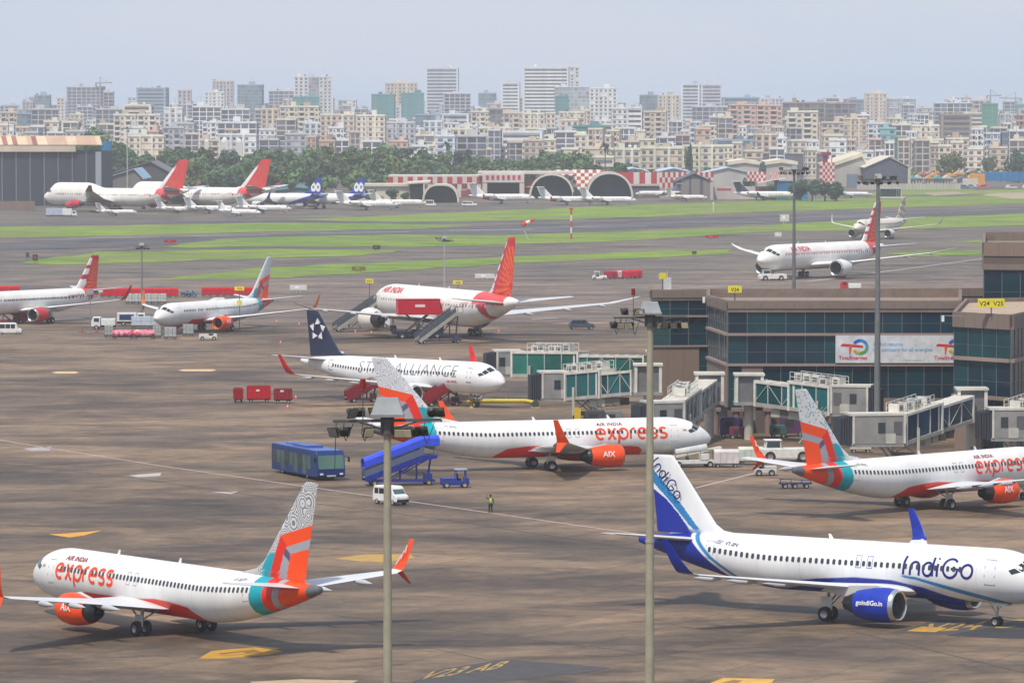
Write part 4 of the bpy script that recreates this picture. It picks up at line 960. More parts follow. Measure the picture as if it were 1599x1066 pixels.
    zc = q(x, 0, 0); dc.bar((zc+n*1.6).xy.to_3d()+Vector((0, 0, 1.1)), (zc-n*1.6).xy.to_3d()+Vector((0, 0, 1.1)), .4, .5, (.2, .19, .18)); dc.bar((zc+n*1.3).xy.to_3d()+Vector((0, 0, 1.3)), q(x, -1.3, -.3), .12); dc.bar((zc-n*1.3).xy.to_3d()+Vector((0, 0, 1.3)), q(x, 1.3, -.3), .12)
    do = dc.build('drive_column', 'steelwork', t)
    for s_ in (-1, 1):
        wv = MB(TYRE); o = (zc+n*s_*.9); wv.cyl((o.x-n.x*.2, o.y-n.y*.2, .55), (o.x+n.x*.2, o.y+n.y*.2, .55), .55, n=16); wv.build('wheel', 'rubber', do)
    sv = MB((.45, .44, .40)); a = q(L*.97, -W/2-.6, -.3); b_ = Vector((a.x-d.x*3.4, a.y-d.y*3.4, .1))
    for s_ in (-.4, .4): sv.bar(a+n*s_, b_+n*s_, .08, .2); sv.bar(a+n*s_+Vector((0, 0, 1)), b_+n*s_+Vector((0, 0, 1)), .05)
    for k in range(12): o = a.lerp(b_, (k+.5)/12); sv.box(o, (.28, .8, .04), (.35, .34, .32), rz=ang)
    sv.build('service_stairs', 'steelwork', t)
    un = MB((.12, .12, .12))
    for k in range(4): o = q(L*(.35+.1*k), 0, -.9); un.box(o, (1.3, 1.6, .9), rr.choice([(.12, .12, .13), (.45, .43, .38), (.2, .17, .14)]), rz=ang)
    un.build('underfloor_unit', 'steelwork', t)
    return t
# ---------------------------------------------------------------- the ground
def ground_mat(name, c0, c1, c2, joints=0., grass=False, big=.006, mid=.05, fine=.5):
    m = bpy.data.materials.new(name); m.use_nodes = True; nt = m.node_tree; b = nt.nodes['Principled BSDF']; N = nt.nodes.new; L = nt.links.new
    t = N('ShaderNodeTexCoord'); co = t.outputs['Object']
    def noise(sc, det=8, rough=.6, scale=(1, 1, 1), dist=0, rot=0):
        mp = N('ShaderNodeMapping'); mp.vector_type = 'TEXTURE' if rot else 'POINT'; mp.inputs['Rotation'].default_value = (0, 0, R(rot)); scale = tuple(1/q for q in scale) if rot else scale; mp.inputs['Scale'].default_value = scale; L(co, mp.inputs[0])
        n = N('ShaderNodeTexNoise'); n.inputs['Scale'].default_value = sc; n.inputs['Detail'].default_value = det; n.inputs['Roughness'].default_value = rough; n.inputs['Distortion'].default_value = dist; L(mp.outputs[0], n.inputs[0]); return n.outputs[0]
    def ramp(x, p0, p1, a, b_):
        r = N('ShaderNodeValToRGB'); r.color_ramp.elements[0].position = p0; r.color_ramp.elements[0].color = (*a, 1); r.color_ramp.elements[1].position = p1; r.color_ramp.elements[1].color = (*b_, 1); L(x, r.inputs[0]); return r.outputs[0]
    def mix(f, a, b_, mode='MIX'):
        x = N('ShaderNodeMixRGB'); x.blend_type = mode
        if isinstance(f, float): x.inputs[0].default_value = f
        else: L(f, x.inputs[0])
        L(a, x.inputs[1]); L(b_, x.inputs[2]); return x.outputs[0]
    a = ramp(noise(big, 7, .65), .43, .57, c0, c1); bb = ramp(noise(mid, 9, .7, (.85, 1.1, 1), .4), .43, .57, c1, c2)
    col = mix(.6, a, bb)
    g = ramp(noise(fine, 8, .7), .3, .7, (.72, .72, .72), (1.2, 1.2, 1.2)); col = mix(1.0, col, g, 'MULTIPLY')
    st = ramp(noise(.03, 8, .68, (.75, 1.25, 1), 1.2), .48, .64, (1, 1, 1), (.40, .39, .40) if not grass else (.7, .8, .6)); col = mix(.8, col, st, 'MULTIPLY')
    if not grass:
        s3 = ramp(noise(.10, 7, .62, (.7, 1.1, 1), .6), .52, .68, (1, 1, 1), (.48, .46, .45)); col = mix(.8, col, s3, 'MULTIPLY')
        s2 = ramp(noise(.04, 8, .7, (.75, 1.2, 1), .8), .54, .68, (1, 1, 1), (1.5, 1.4, 1.28)); col = mix(.9, col, s2, 'MULTIPLY')
    if grass:
        e = ramp(noise(.03, 8, .7, (.6, 1.6, 1)), .50, .58, (0, 0, 0), (1, 1, 1)); ec = ramp(noise(.3, 5), .3, .7, (.20, .15, .10), (.16, .17, .07)); q_ = N('ShaderNodeMath'); q_.operation = 'MULTIPLY'; q_.inputs[1].default_value = .75; L(e, q_.inputs[0]); col = mix(q_.outputs[0], col, ec)
    else:
        tm = ramp(noise(.2, 6, .6, (.16, 1.6, 1), .3, 24), .56, .64, (1, 1, 1), (.66, .65, .66)); col = mix(.85, col, tm, 'MULTIPLY')
        sp = ramp(noise(.8, 7, .8), .54, .64, (1, 1, 1), (.62, .6, .58)); col = mix(.7, col, sp, 'MULTIPLY')
    if joints:
        mp = N('ShaderNodeMapping'); mp.inputs['Rotation'].default_value = (0, 0, R(24)); L(co, mp.inputs[0])
        br = N('ShaderNodeTexBrick'); br.offset = 0; br.inputs['Scale'].default_value = 1; br.inputs['Brick Width'].default_value = 7.5; br.inputs['Row Height'].default_value = 7.5; br.inputs['Mortar Size'].default_value = .09; br.inputs['Mortar Smooth'].default_value = .3
        br.inputs['Color1'].default_value = (1, 1, 1, 1); br.inputs['Color2'].default_value = (.78, .78, .78, 1); br.inputs['Mortar'].default_value = (.5, .48, .46, 1); L(mp.outputs[0], br.inputs[0]); col = mix(joints, col, br.outputs['Color'], 'MULTIPLY')
    L(col, b.inputs['Base Color']); b.inputs['Roughness'].default_value = .9 if grass else .72; b.inputs['Specular IOR Level'].default_value = .2 if grass else .35
    MATS[name] = m; return m
ground_mat('concrete', (.098, .068, .042), (.275, .186, .112), (.088, .063, .045), joints=.8)
ground_mat('old_concrete', (.14, .104, .078), (.235, .172, .13), (.115, .09, .074), joints=.4)
ground_mat('asphalt', (.12, .095, .074), (.175, .138, .10), (.095, .079, .068))
ground_mat('runway', (.085, .075, .078), (.11, .095, .095), (.065, .06, .065))
ground_mat('grass', (.12, .205, .022), (.22, .30, .032), (.08, .15, .022), grass=True, big=.012, mid=.09, fine=.6)
ground_mat('earth', (.42, .33, .24), (.38, .30, .22), (.34, .27, .2), grass=True)
def sheet(name, pts, z, m, px=True, kind='structure', jit=0., sub=None):
    P = [G(*p) for p in pts] if px else pts
    if jit:
        Q = []; rr = random.Random(len(P)*7+int(P[0][0]))
        for i, p in enumerate(P):
            q = P[(i+1) % len(P)]; L = math.hypot(q[0]-p[0], q[1]-p[1]); k = max(1, int(L/9))
            for j in range(k):
                t = j/k; Q.append((lerp(p[0], q[0], t)+rr.uniform(-1, 1)*jit, lerp(p[1], q[1], t)+rr.uniform(-1, 1)*jit*3.2))
        P = Q
    bm = bmesh.new(); vs = [bm.verts.new((x, y, z)) for x, y in P]; f = bm.faces.new(vs); bm.normal_update()
    if f.normal.z < 0: f.normal_flip()
    bmesh.ops.triangulate(bm, faces=[f]); me = bpy.data.meshes.new(name); bm.to_mesh(me); bm.free(); me.materials.append(M(m)); o = bpy.data.objects.new(name, me); place(o)
    if kind: o['kind'] = kind
    return o
sheet('ground', [(-30000, -2000), (30000, -2000), (30000, 40000), (-30000, 40000)], 0, 'asphalt', px=False)
sheet('apron', [(-900, -100), (900, -100), (900, 905), (-900, 905)], .01, 'concrete', px=False)
sheet('far_apron', [(-900, 905), (900, 905), (900, 1175), (-900, 1110)], .012, 'old_concrete', px=False)
sheet('business_apron', [(-300, 348), (460, 342), (800, 328), (1250, 311), (1900, 304), (1900, 296), (-300, 312)], .02, 'asphalt')
sheet('runway', [(-300, 386), (0, 379), (400, 366), (800, 352), (1200, 336), (1599, 323), (2000, 312), (2000, 321), (1599, 332), (1200, 349), (800, 366), (400, 378), (0, 392), (-300, 398)], .05, 'runway')
sheet('taxiway', [(-300, 352), (0, 349), (460, 343), (1000, 334), (1000, 342), (640, 350), (460, 346), (0, 354), (-300, 357)], .03, 'runway')
GR = [
 [(460, 343), (620, 336), (800, 328), (1000, 320), (1200, 313), (1400, 308), (1599, 305), (1800, 300), (1800, 312), (1599, 318), (1400, 324), (1200, 331), (1000, 339), (800, 345), (620, 347)],
 [(-200, 358), (0, 354), (250, 351), (460, 348), (640, 350), (740, 352), (640, 358), (460, 361), (250, 367), (0, 372), (-200, 376)],
 [(250, 386), (340, 374), (420, 370), (620, 367), (800, 367), (1000, 361), (1200, 352), (1400, 340), (1599, 334), (1800, 326), (1800, 340), (1599, 352), (1420, 358), (1200, 362), (1000, 375), (800, 382), (640, 386), (400, 385), (300, 387)],
 [(25, 411), (80, 403), (150, 394), (300, 391), (430, 389), (560, 390), (640, 391), (560, 399), (400, 404), (200, 411), (80, 413)],
 [(245, 437), (330, 427), (420, 418), (600, 410), (800, 401), (1000, 393), (1140, 389), (1140, 396), (1000, 404), (800, 412), (600, 424), (420, 435)],
 [(1310, 306), (1400, 296), (1520, 296), (1520, 303), (1400, 305)], [(1400, 300), (1599, 296), (1700, 297), (1700, 303), (1599, 303), (1450, 304)],
 [(1475, 378), (1560, 374), (1599, 372), (1700, 370), (1700, 378), (1560, 382)], [(1380, 396), (1440, 392), (1530, 392), (1530, 398), (1450, 401)]]
for k, g in enumerate(GR): sheet('grass_verge', g, .055+.004*k, 'grass', jit=1.4)
sheet('sand_patch', [(1530, 304), (1560, 301), (1650, 300), (1650, 310), (1580, 311)], .09, 'earth', jit=1.)
sheet('sand_patch', [(1440, 302), (1490, 299), (1510, 303), (1460, 306)], .095, 'earth', jit=1.)
# painted lines and marks
def stripe(name, pts, wd, col, z=.02, label=None):
    b = MB(col); P = [G(*p) for p in pts]
    for (x0, y0), (x1, y1) in zip(P, P[1:]):
        L = math.hypot(x1-x0, y1-y0); nx, ny = -(y1-y0)/L*wd/2, (x1-x0)/L*wd/2
        b.add([(x0+nx, y0+ny, z), (x0-nx, y0-ny, z), (x1-nx, y1-ny, z), (x1+nx, y1+ny, z)], [(0, 1, 2, 3)])
    o = b.build(name, 'matte'); o['kind'] = 'structure'; return o
PK = (.42, .36, .33)
stripe('apron_line', [(-20, 684), (250, 727), (600, 777), (1000, 834)], .35, (.46, .34, .30))
stripe('apron_joint', [(-20, 722), (200, 745), (420, 777), (700, 812), (1000, 858), (1200, 900), (1599, 968)], .28, (.06, .055, .055))
stripe('apron_joint', [(520, 960), (800, 995), (1100, 1030)], .2, (.08, .07, .065)); stripe('apron_joint', [(1330, 985), (1599, 1050)], .22, (.07, .06, .055))
stripe('apron_joint', [(-20, 900), (300, 940), (620, 1000), (760, 1030)], .16, (.09, .08, .07))
stripe('apron_line', [(1085, 762), (1185, 737)], .35, (.46, .38, .36))
stripe('apron_line', [(-20, 618), (300, 612), (560, 606)], .3, (.36, .30, .28)); stripe('apron_line', [(0, 531), (200, 521), (420, 512)], .3, (.36, .30, .28))
stripe('apron_line', [(830, 498), (870, 496)], .9, (.5, .46, .42)); stripe('apron_line', [(940, 388), (1100, 384)], .8, (.4, .33, .27))
stripe('taxi_line', [(0, 462), (500, 440), (1000, 420), (1190, 408)], .6, (.33, .27, .22), .03)
stripe('taxi_line', [(100, 372), (800, 358), (1590, 326)], .9, (.4, .4, .42), .06)
stripe('taxi_line', [(780, 443), (1100, 432)], .6, (.42, .36, .32), .03); stripe('taxi_line', [(1060, 449), (1260, 440), (1535, 404)], .9, (.42, .37, .33), .03)
for k, (a, b_, y) in enumerate([(105, 250, 371), (300, 420, 368), (500, 640, 363), (700, 830, 359), (900, 1010, 354), (1080, 1190, 347), (1300, 1400, 338)]): stripe('runway_marking', [(a, y+.8), (b_, y-.6)], 1.8, (.5, .5, .52), .07)
OY = (.46, .25, .03)
def mark(name, poly, col, z=.02): 
    o = sheet(name, poly, z, 'matte'); me = o.data; ca = me.color_attributes.new('Col', 'FLOAT_COLOR', 'CORNER'); ca.data.foreach_set('color', np.tile(np.array([*col, 1.], np.float32), len(me.loops))); return o
mark('apron_marking', [(310, 1028), (330, 1016), (398, 1010), (442, 1016), (420, 1022), (350, 1028)], OY)
mark('apron_marking', [(340, 1020), (398, 1014), (410, 1018), (352, 1024)], (.22, .12, .04), .026); mark('apron_marking', [(345, 1022), (380, 1018), (385, 1020), (352, 1024)], OY, .032)
mark('apron_marking', [(522, 872), (572, 865), (640, 865), (648, 871), (600, 878), (560, 876)], (.42, .26, .07))
mark('apron_marking', [(76, 834), (110, 832), (160, 828), (130, 836), (108, 839)], (.6, .3, .05))
for x0, x1, y in ((80, 124, 581.5), (278, 338, 578)): mark('apron_marking', [(x0, y), (x0+10, y-1.5), (x1-6, y-1.5), (x1, y), (x1-8, y+1.6), (x0+8, y+1.6)], (.62, .42, .24))
mark('apron_marking', [(200, 742), (252, 738), (250, 743), (215, 745)], (.42, .40, .38)); mark('apron_marking', [(330, 768), (372, 767), (362, 771)], (.42, .42, .42)); mark('apron_marking', [(36, 700), (80, 697), (78, 703), (50, 704)], (.38, .34, .33))
def stand_mark(poly, txt, o, u, v, size):
    mark('stand_marking', poly, (.07, .066, .066)); b = MB(OY); gx, gy = G(*o); hx, hy = G(*u); wx, wy = G(*v)
    U = Vector((hx-gx, hy-gy, 0)); V_ = Vector((wx-gx, wy-gy, 0)); flat_text(b, txt, 1, (gx, gy, .03), U, V_, (.36, .23, .07), .015, center=False); q = b.build('stand_marking', 'matte'); q['kind'] = 'structure'
stand_mark([(690, 1044), (790, 1029), (955, 1042), (930, 1048), (700, 1072), (640, 1066)], 'V23 AB', (648, 1062), (690, 1056), (688, 1042), 1)
stand_mark([(1392, 987), (1466, 967), (1560, 966), (1680, 976), (1680, 1000), (1540, 993)], 'V24 C', (1430, 987), (1490, 984), (1462, 968), 1)
mark('stand_marking', [(1478, 992), (1540, 980), (1680, 984), (1680, 998), (1560, 996)], (.04, .04, .045), .024); mark('apron_marking', [(1415, 985), (1440, 978), (1480, 980), (1460, 987)], OY, .028)
mark('apron_marking', [(1108, 1066), (1130, 1058), (1210, 1060), (1200, 1070)], (.60, .34, .06)); mark('apron_marking', [(1125, 1066), (1145, 1061), (1160, 1062), (1150, 1067)], (.25, .15, .05), .026)
mark('apron_marking', [(390, 1064), (470, 1060), (560, 1062), (540, 1070), (400, 1072)], (.4, .3, .18))

# ---------------------------------------------------------------- terminal pier
BR = (.215, .155, .125); BR2 = (.195, .148, .125)
def terminal(label, foot, zr, faces, roofcol=(.26, .20, .16), rdrop=1.1, skip_par=()):
    """foot: (px, D) corners in order along the front then round the back; faces: {edge index: bands}"""
    P = [(X(p, D), D) for p, D in foot]; o0 = P[0]
    t = tag(empty('terminal_building', (o0[0], o0[1], 0)), label, 'airport terminal', 'blocks of the terminal pier')
    P = [(x-o0[0], y-o0[1]) for x, y in P]; cx = sum(p[0] for p in P)/len(P); cy = sum(p[1] for p in P)/len(P)
    core = MB((.05, .05, .055)); core.prism([(cx+(x-cx)*.985, cy+(y-cy)*.985) for x, y in P], 'z', 0, zr-rdrop-.3); core.build('core', 'matte', t)
    rf = MB(roofcol); rf.prism(P, 'z', zr-rdrop-.2, zr-rdrop); 
    n = len(P)
    for i in range(n):
        a, b = Vector((*P[i], 0)), Vector((*P[(i+1) % n], 0)); d = (b-a).normalized(); rf.bar(a+Vector((0, 0, zr-.7)), b+Vector((0, 0, zr-.7)), .4, 1.4, BR2) if not (i in skip_par) else None
    rf.build('roof', 'matte', t)
    for i, bands in faces.items():
        a, b = Vector((*P[i], 0)), Vector((*P[(i+1) % n], 0)); d = (b-a); L = d.length; d /= L; nn = Vector((d.y, -d.x, 0))
        for (zt, zb, ty, *ex) in bands:
            x0, x1 = ex if ex else (0, 1); A = a+d*L*x0; B_ = a+d*L*x1; l = (B_-A).length
            if ty == 'g':
                k = max(1, round(l/2.25)); fr = MB((.10, .12, .13)); zc = (zt+zb)/2
                for j in range(k+1): q = A+d*l*j/k; fr.bar(q+Vector((0, 0, zb))+nn*.02, q+Vector((0, 0, zt))+nn*.02, .07, .10)
                fr.bar(A+Vector((0, 0, zc-.3))+nn*.0, B_+Vector((0, 0, zc-.3))+nn*.0, .05, .05)
                fo = fr.build('curtain_wall', 'steelwork', t)
                for j in range(k):
                    g = MB(); c = random.choice([(.003, .03, .05), (.003, .035, .055), (.004, .05, .065), (.003, .022, .042)]); p, q = A+d*(l*j/k+.03), A+d*(l*(j+1)/k-.03)
                    if random.random() < .10 and zt < 13: c = (.02, .07, .08)
                    tl = [nn*random.uniform(-.035, .015) for _ in range(3)]; tl.append(tl[0]+tl[2]-tl[1])
                    g.add([tuple(p+Vector((0, 0, zb))+tl[0]), tuple(q+Vector((0, 0, zb))+tl[1]), tuple(q+Vector((0, 0, zt))+tl[2]), tuple(p+Vector((0, 0, zt))+tl[3])], [(0, 1, 2, 3)], c)
                    g.build('window_pane', 'dull_glass', fo)
            else:
                c = {'w': BR, 'b': (.27, .205, .18), 'd': (.12, .09, .08), 't': BR2}[ty]; out_ = {'w': .12, 'b': .3, 'd': -.3, 't': .2}[ty]
                wb = MB(c); off = nn*out_/2; wb.bar(A+off+Vector((0, 0, (zt+zb)/2)), B_+off+Vector((0, 0, (zt+zb)/2)), abs(out_)+.2, zt-zb)
                if ty in 'wt':
                    k = int(l/1.9)
                    for j in range(1, k): q = A+d*l*j/k+nn*(out_+.105); wb.bar(q+Vector((0, 0, zb)), q+Vector((0, 0, zt)), .05, .03, (.14, .10, .08))
                wb.build('wall_cladding' if ty != 'b' else 'floor_band', 'facade', t)
    return t
t1 = terminal('far left block of the glass and brown terminal, standing behind the mast head', [(1018, 640), (1560, 646), (1560, 662), (1018, 662)], 15.75,
    {0: [(15.6, 14.7, 't'), (14.7, 12.45, 'g', 0, .21), (12.45, 12.2, 'b', 0, .22), (12.2, 8.6, 'g', 0, .21), (8.6, 8.4, 'b', 0, .22), (8.4, 0, 'w', 0, .135), (8.2, 4.2, 'g', .136, .21), (4.2, 0, 'w', .136, .22)], 3: [(15.6, 14.7, 't'), (14.7, 8.6, 'g'), (8.6, 0, 'w')]}, skip_par=(2,))
t2 = terminal('long middle block of the terminal with dark glass storeys and a banner', [(1107, 618), (1137, 600), (1500, 600), (1500, 639), (1107, 639)], 15.9,
    {0: [(15.7, 14.7, 't'), (14.7, 12., 'g'), (12, 11.7, 'b'), (11.7, 8.35, 'g'), (8.35, 8.05, 'b'), (8.05, 3.1, 'w')],
     1: [(15.7, 14.95, 't'), (14.95, 12., 'g'), (12, 11.7, 'b'), (11.7, 8.35, 'g'), (8.35, 8.05, 'b'), (8.05, 3.1, 'w', 0, .0), (8.05, 3.1, 'w', .06, .15), (8.05, 4.2, 'g', .151, 1), (4.2, 2.7, 'w', .151, 1), (8.05, 3.1, 'g', 0, .06), (2.7, 0, 'd', 0, 1)], 4: [(15.7, 14.7, 't'), (14.7, 8.3, 'g')]})
t3 = terminal('nearest corner block of the terminal with tan roof at the right edge', [(1491, 568), (1580, 560), (1650, 588), (1640, 612), (1510, 606)], 15.9,
    {0: [(15.8, 14.2, 't'), (14.2, 10.9, 'g'), (10.9, 10.5, 'b'), (10.5, 6.6, 'g'), (6.6, 6.2, 'b'), (6.2, 0, 'w', .04, .52), (6.0, .5, 'g', .53, .9), (6.2, 0, 'w', .9, 1)],
     1: [(15.8, 14.2, 't'), (14.2, 10.9, 'g'), (10.9, 10.5, 'b'), (10.5, 6.6, 'g'), (6.6, 6.2, 'b'), (6.0, .5, 'g')]}, roofcol=(.40, .30, .22), rdrop=.5)
t4 = terminal('tallest terminal block, brown topped and set back at the right edge', [(1537, 622), (1680, 618), (1680, 670), (1537, 670)], 22.3,
    {0: [(22.2, 20.6, 'w'), (20.6, 19.6, 'd'), (19.6, 18.9, 't'), (18.9, 14, 'g'), (14, 0, 'w')], 3: [(22.2, 18.9, 'w'), (18.9, 14, 'g')]}, roofcol=(.2, .17, .14))
# columns under the pier
for k, p in enumerate((1118, 1150, 1166, 1200, 1225, 1262, 1300, 1345, 1400, 1450)):
    b = MB((.22, .15, .14)); b.cyl((0, 0, 0), (0, 0, 3.0), .42, n=14); b.b2(-.6, .6, -.6, .6, 2.7, 3.1); o = b.build('pier_column', 'facade', None, True, loc=(X(p, 599)-0, 598.6, 0))
    tag(o, 'brown column under the terminal, %s' % ['at the far left corner below the glass edge', 'behind the rotunda column left of the tug', 'just right of the rotunda column', 'behind the purple ground level opening', 'left of the orange striped tail', 'directly behind the patterned tail fin', 'behind the middle jet bridge cab', 'beside the foot of the tall mast', 'behind the sloping jet bridge', 'below the right end of the banner'][k], 'column', 'columns under the terminal')
# banner
bn = tag(empty('banner', (X(1305, 600), 599.6, 0)), 'long pale advertising banner with red and blue swirl marks across the terminal glass', 'banner')
x1 = X(1500, 600)-X(1305, 600); q = MB((.58, .59, .62)); q.b2(0, x1, -.12, -.04, 8.45, 11.75); q.build('board', 'matte', bn)
def logo(x0):
    b = MB(); y = -.14; S = 1.0; z = 10.35
    b.prism([(x0, z+.28), (x0+.25, z+.42), (x0+2.6, z+.2), (x0+2.7, z-.05), (x0+.3, z+.12), (x0, z+.1)], 'y', y-.02, y, H('#c8232f'))
    b.prism([(x0+.95, z+.2), (x0+1.3, z+.15), (x0+1.15, z-.85), (x0+1.0, z-.85)], 'y', y-.03, y, H('#e0502e'))
    cx, cz = x0+2.3, z+.05
    for k in range(20):
        a0, a1 = R(150-k*15), R(150-(k+1)*15.3); tcol = k/19; c = [H('#1f5fc4'), H('#2c7fd0'), H('#2aa7b8'), H('#57b65a'), H('#e6c52c')][min(4, int(tcol*5))]
        b.add([(cx+r*1.05*cos(a), y-.035, cz+r*sin(a)*.98) for r, a in ((.62, a0), (.95, a0), (.95, a1), (.62, a1))], [(0, 1, 2, 3)], c)
    b.build('emblem', 'matte', bn); l = MB(); flat_text(l, 'TotalEnergies', .62, (x0+1.45, y, 8.85), (1, 0, 0), (0, 0, 1), H('#c02030'), .012); l.build('lettering', 'matte', bn)
logo(.65); logo(12.1)
l = MB(); flat_text(l, 'At full returns,', .62, (4.5, -.14, 10.5), (1, 0, 0), (0, 0, 1), H('#3f9fc8'), .004, center=False); flat_text(l, 'the company for all energies', .62, (4.5, -.14, 9.85), (1, 0, 0), (0, 0, 1), H('#3f9fc8'), .004, center=False); l.build('lettering', 'matte', bn)
l = MB((.3, .3, .33)); l.b2(8.2, 10.4, -.14, -.12, 8.74, 8.79); l.build('small_print', 'matte', bn)
gate_sign((X(1147.5, 602), 601.5), 0, 14.7, 17.6, 'V24', 'yellow V24 sign on the terminal roof', 1.65, .82)
gate_sign((X(1550, 561), 562), -.05, 15.6, 17.6, 'V24  V25', 'wide yellow V24 V25 sign on the nearest terminal roof corner', 3.0, 1.0)
gate_sign((X(1035, 648), 648), 0.3, 14.6, 17.6, '', 'small yellow sign beside a pale box on the far terminal roof', 1.0, .8)
def camera_arm(p, D, z, label, s_=1):
    b = MB((.75, .75, .75)); b.bar((0, 0, z), (-2.2*s_, 0, z+.1), .08, col=(.25, .25, .25)); b.b2(-2.4*s_-.15, -2.4*s_+.15, -.15, .15, z-.6, z+.1); o = b.build('roof_camera', 'steelwork', loc=(X(p, D), D-1, 0)); tag(o, label, 'camera')
camera_arm(1505, 566, 15.5, 'small white camera on an arm at the left edge of the nearest terminal roof'); camera_arm(1130, 602, 16.2, 'thin white camera arm at the left end of the middle terminal roof')
b = MB((.6, .6, .62)); b.b2(-.5, .5, -.4, .4, 14.6, 16.9); b.bar((.0, 0, 16.9), (0, 0, 17.8), .05); o = b.build('roof_box', 'steelwork', loc=(X(1043, 648), 650, 0)); tag(o, 'pale equipment box with an aerial on the far terminal roof', 'roof box')

# ---------------------------------------------------------------- jet bridges
jetbridge('farthest jet bridge, its cab against the nose of the white airliner with the dark tail', (X(1030, 655), 655), (X(806, 668), 668), 3.9, 3.4, W=2.6, cabdir=R(188), acx=.74, glass=(.012, .14, .11), seed=1, cab_len=3.0)
jetbridge('jet bridge with dark green glass sloping down to a grey cab above the orange lettering', (X(1012, 612), 612), (X(893, 622), 622), 4.3, 2.9, W=2.6, h0=3.2, cabdir=R(186), acx=.78, glass=(.008, .08, .09), seed=2, cab_len=4.2)
jetbridge('short jet bridge seen from above behind the nose of the parked airliner', (X(1108, 590), 590), (X(1048, 566), 566), 4.5, 2.7, W=2.6, cabdir=R(200), acx=.7, glass=(.008, .06, .09), seed=3, cab_len=3.6)
jetbridge('jet bridge with level green glass tunnel ending in a cab left of the tall mast', (X(1170, 588), 588), (X(1308, 580), 580), 4.5, 3.7, W=2.6, cabdir=R(-12), acx=.8, glass=(.008, .09, .10), seed=4, cab_len=4.)
jetbridge('jet bridge sloping down left with blue glass and a large bellows cab', (X(1518, 560), 560), (X(1398, 545), 545), 4.4, 2.6, W=2.7, cabdir=R(190), acx=.8, glass=(.008, .045, .10), seed=5, cab_len=5.5)
jetbridge('cream jet bridge cab cut by the right edge of the photo', (X(1690, 560), 560), (X(1592, 548), 548), 4.5, 3.0, W=2.7, cabdir=R(184), acx=.85, seed=6, cab_len=3.6)

# ---------------------------------------------------------------- the airliners
def gearpos(P, nx, ny, hd): return (nx-cos(R(hd))*P.ga, ny-sin(R(hd))*P.ga)
def add_express(pl, side, reg, big=(6.7, 4.05)):
    # the lettering on the hull
    V, Fc, wd = stroke_polys('express', 1.12, .24, shear=-.0, gap=.20)
    a0 = 8.35 if side < 0 else 8.35
    # reads left to right as seen from outside
    k = 8.5/wd; V = [(u*k, v) for u, v in V]
    if side > 0: decal(S737, 'express_lettering', V, Fc, 1, 14.2, 3.22, H('#f04a14'), pl, .025)
    else: decal(S737, 'express_lettering', V, Fc, -1, 5.9, 3.22, H('#f04a14'), pl, .025)
    V, Fc = text_polys('AIR INDIA', .62, .018, .12, spacing=1.08); w_ = max(p[0] for p in V)
    decal(S737, 'airline_lettering', V, Fc, side, 14.0 if side > 0 else 6.7, 4.62, H('#8a2a3a'), pl, .025)
    V, Fc = text_polys(reg, .42, .006, .12); w_ = max(p[0] for p in V)
    decal(S737, 'registration', V, Fc, side, 31.4 if side > 0 else 31.4-w_, 4.45, (.2, .2, .22), pl, .02)
    V = [(0, 0), (.45, 0), (.45, .09), (0, .09), (0, .12), (.45, .12), (.45, .2), (0, .2)]; decal(S737, 'flag', V, [(0, 1, 2, 3), (4, 5, 6, 7)], side, 4.0 if side > 0 else 3.6, 3.95, (.5, .22, .12), pl)
    # small sail mark on the outboard blade
def wl_mark(pl, P, side, both=True):
    b = MB((.8, .8, .8)); kind, up, dn = P.winglet
    for f0, f1, o in ((.15, .45, .0), (.35, .62, .18), (.55, .8, .3)):
        p = [lerp(np.array(up[0][:3]), np.array(up[2][:3]), f) for f in (f0, f1)]
        for s2 in (-1, 1):
            b.bar(P.loc(p[0][0]+.25+o, side*(p[0][1]+.06*s2*2), p[0][2]), P.loc(p[1][0]+.25, side*(p[1][1]+.06*s2*2), p[1][2]), .09, .05)
    b.build('winglet_emblem', 'vehicle_paint', pl)
AX = 'Air India Express style orange and white airliners'
AX = 'orange, teal and white airliners'
hA = 126.0; A = airliner(S737, 'aixA', 'white airliner nearest the left edge with orange engines and a mandala patterned tail', gearpos(S737, -36.9, 387.9, hA), R(hA), AIX, AX, sides=(-1,)); add_express(A, -1, 'VT-BXH'); wl_mark(A, S737, 1)
hB = 20.3; Bp = airliner(S737, 'aixA2', 'orange and white airliner at the centre with blue steps at its rear door', gearpos(S737, 21.8, 547.3, hB), R(hB), AIXB, AX, sides=(1,)); add_express(Bp, 1, 'VT-BXS')
hC = 45.8; Cp = airliner(S737, 'aixC', 'orange and white airliner at the right edge with a dotted tail fin', gearpos(S737, 54.2, 501.9, hC), R(hC), AIXC, AX, sides=(1,)); add_express(Cp, 1, 'VT-BXL'); wl_mark(Cp, S737, -1)
hD = -35.2; Dp = airliner(S320, 'ind', 'white and deep blue airliner in the right foreground with large blue lettering', gearpos(S320, 40.8, 373.8, hD), R(hD), INDI, None, sides=(1,))
V, Fc, wd = stroke_polys('IndiGo', 1.02, .19, shear=.07, gap=.16); k = 6.3/wd
decal(S320, 'airline_lettering', [(u*k, v) for u, v in V], Fc, 1, 12.2, 3.72, H('#1a1f78'), Dp, .025)
V, Fc = text_polys('VT-IPV', .45, .008, .12); decal(S320, 'registration', V, Fc, 1, 28.6, 4.78, H('#1a1f60'), Dp)
V = [(0, 0), (.6, 0), (.6, .07), (0, .07), (.1, .14), (.7, .14), (.7, .21), (.1, .21), (.15, .28), (.8, .28), (.8, .35), (.15, .35)]; decal(S320, 'flag', V, [(0, 1, 2, 3), (4, 5, 6, 7), (8, 9, 10, 11)], 1, 29.6, 4.78, (.2, .2, .4), Dp)
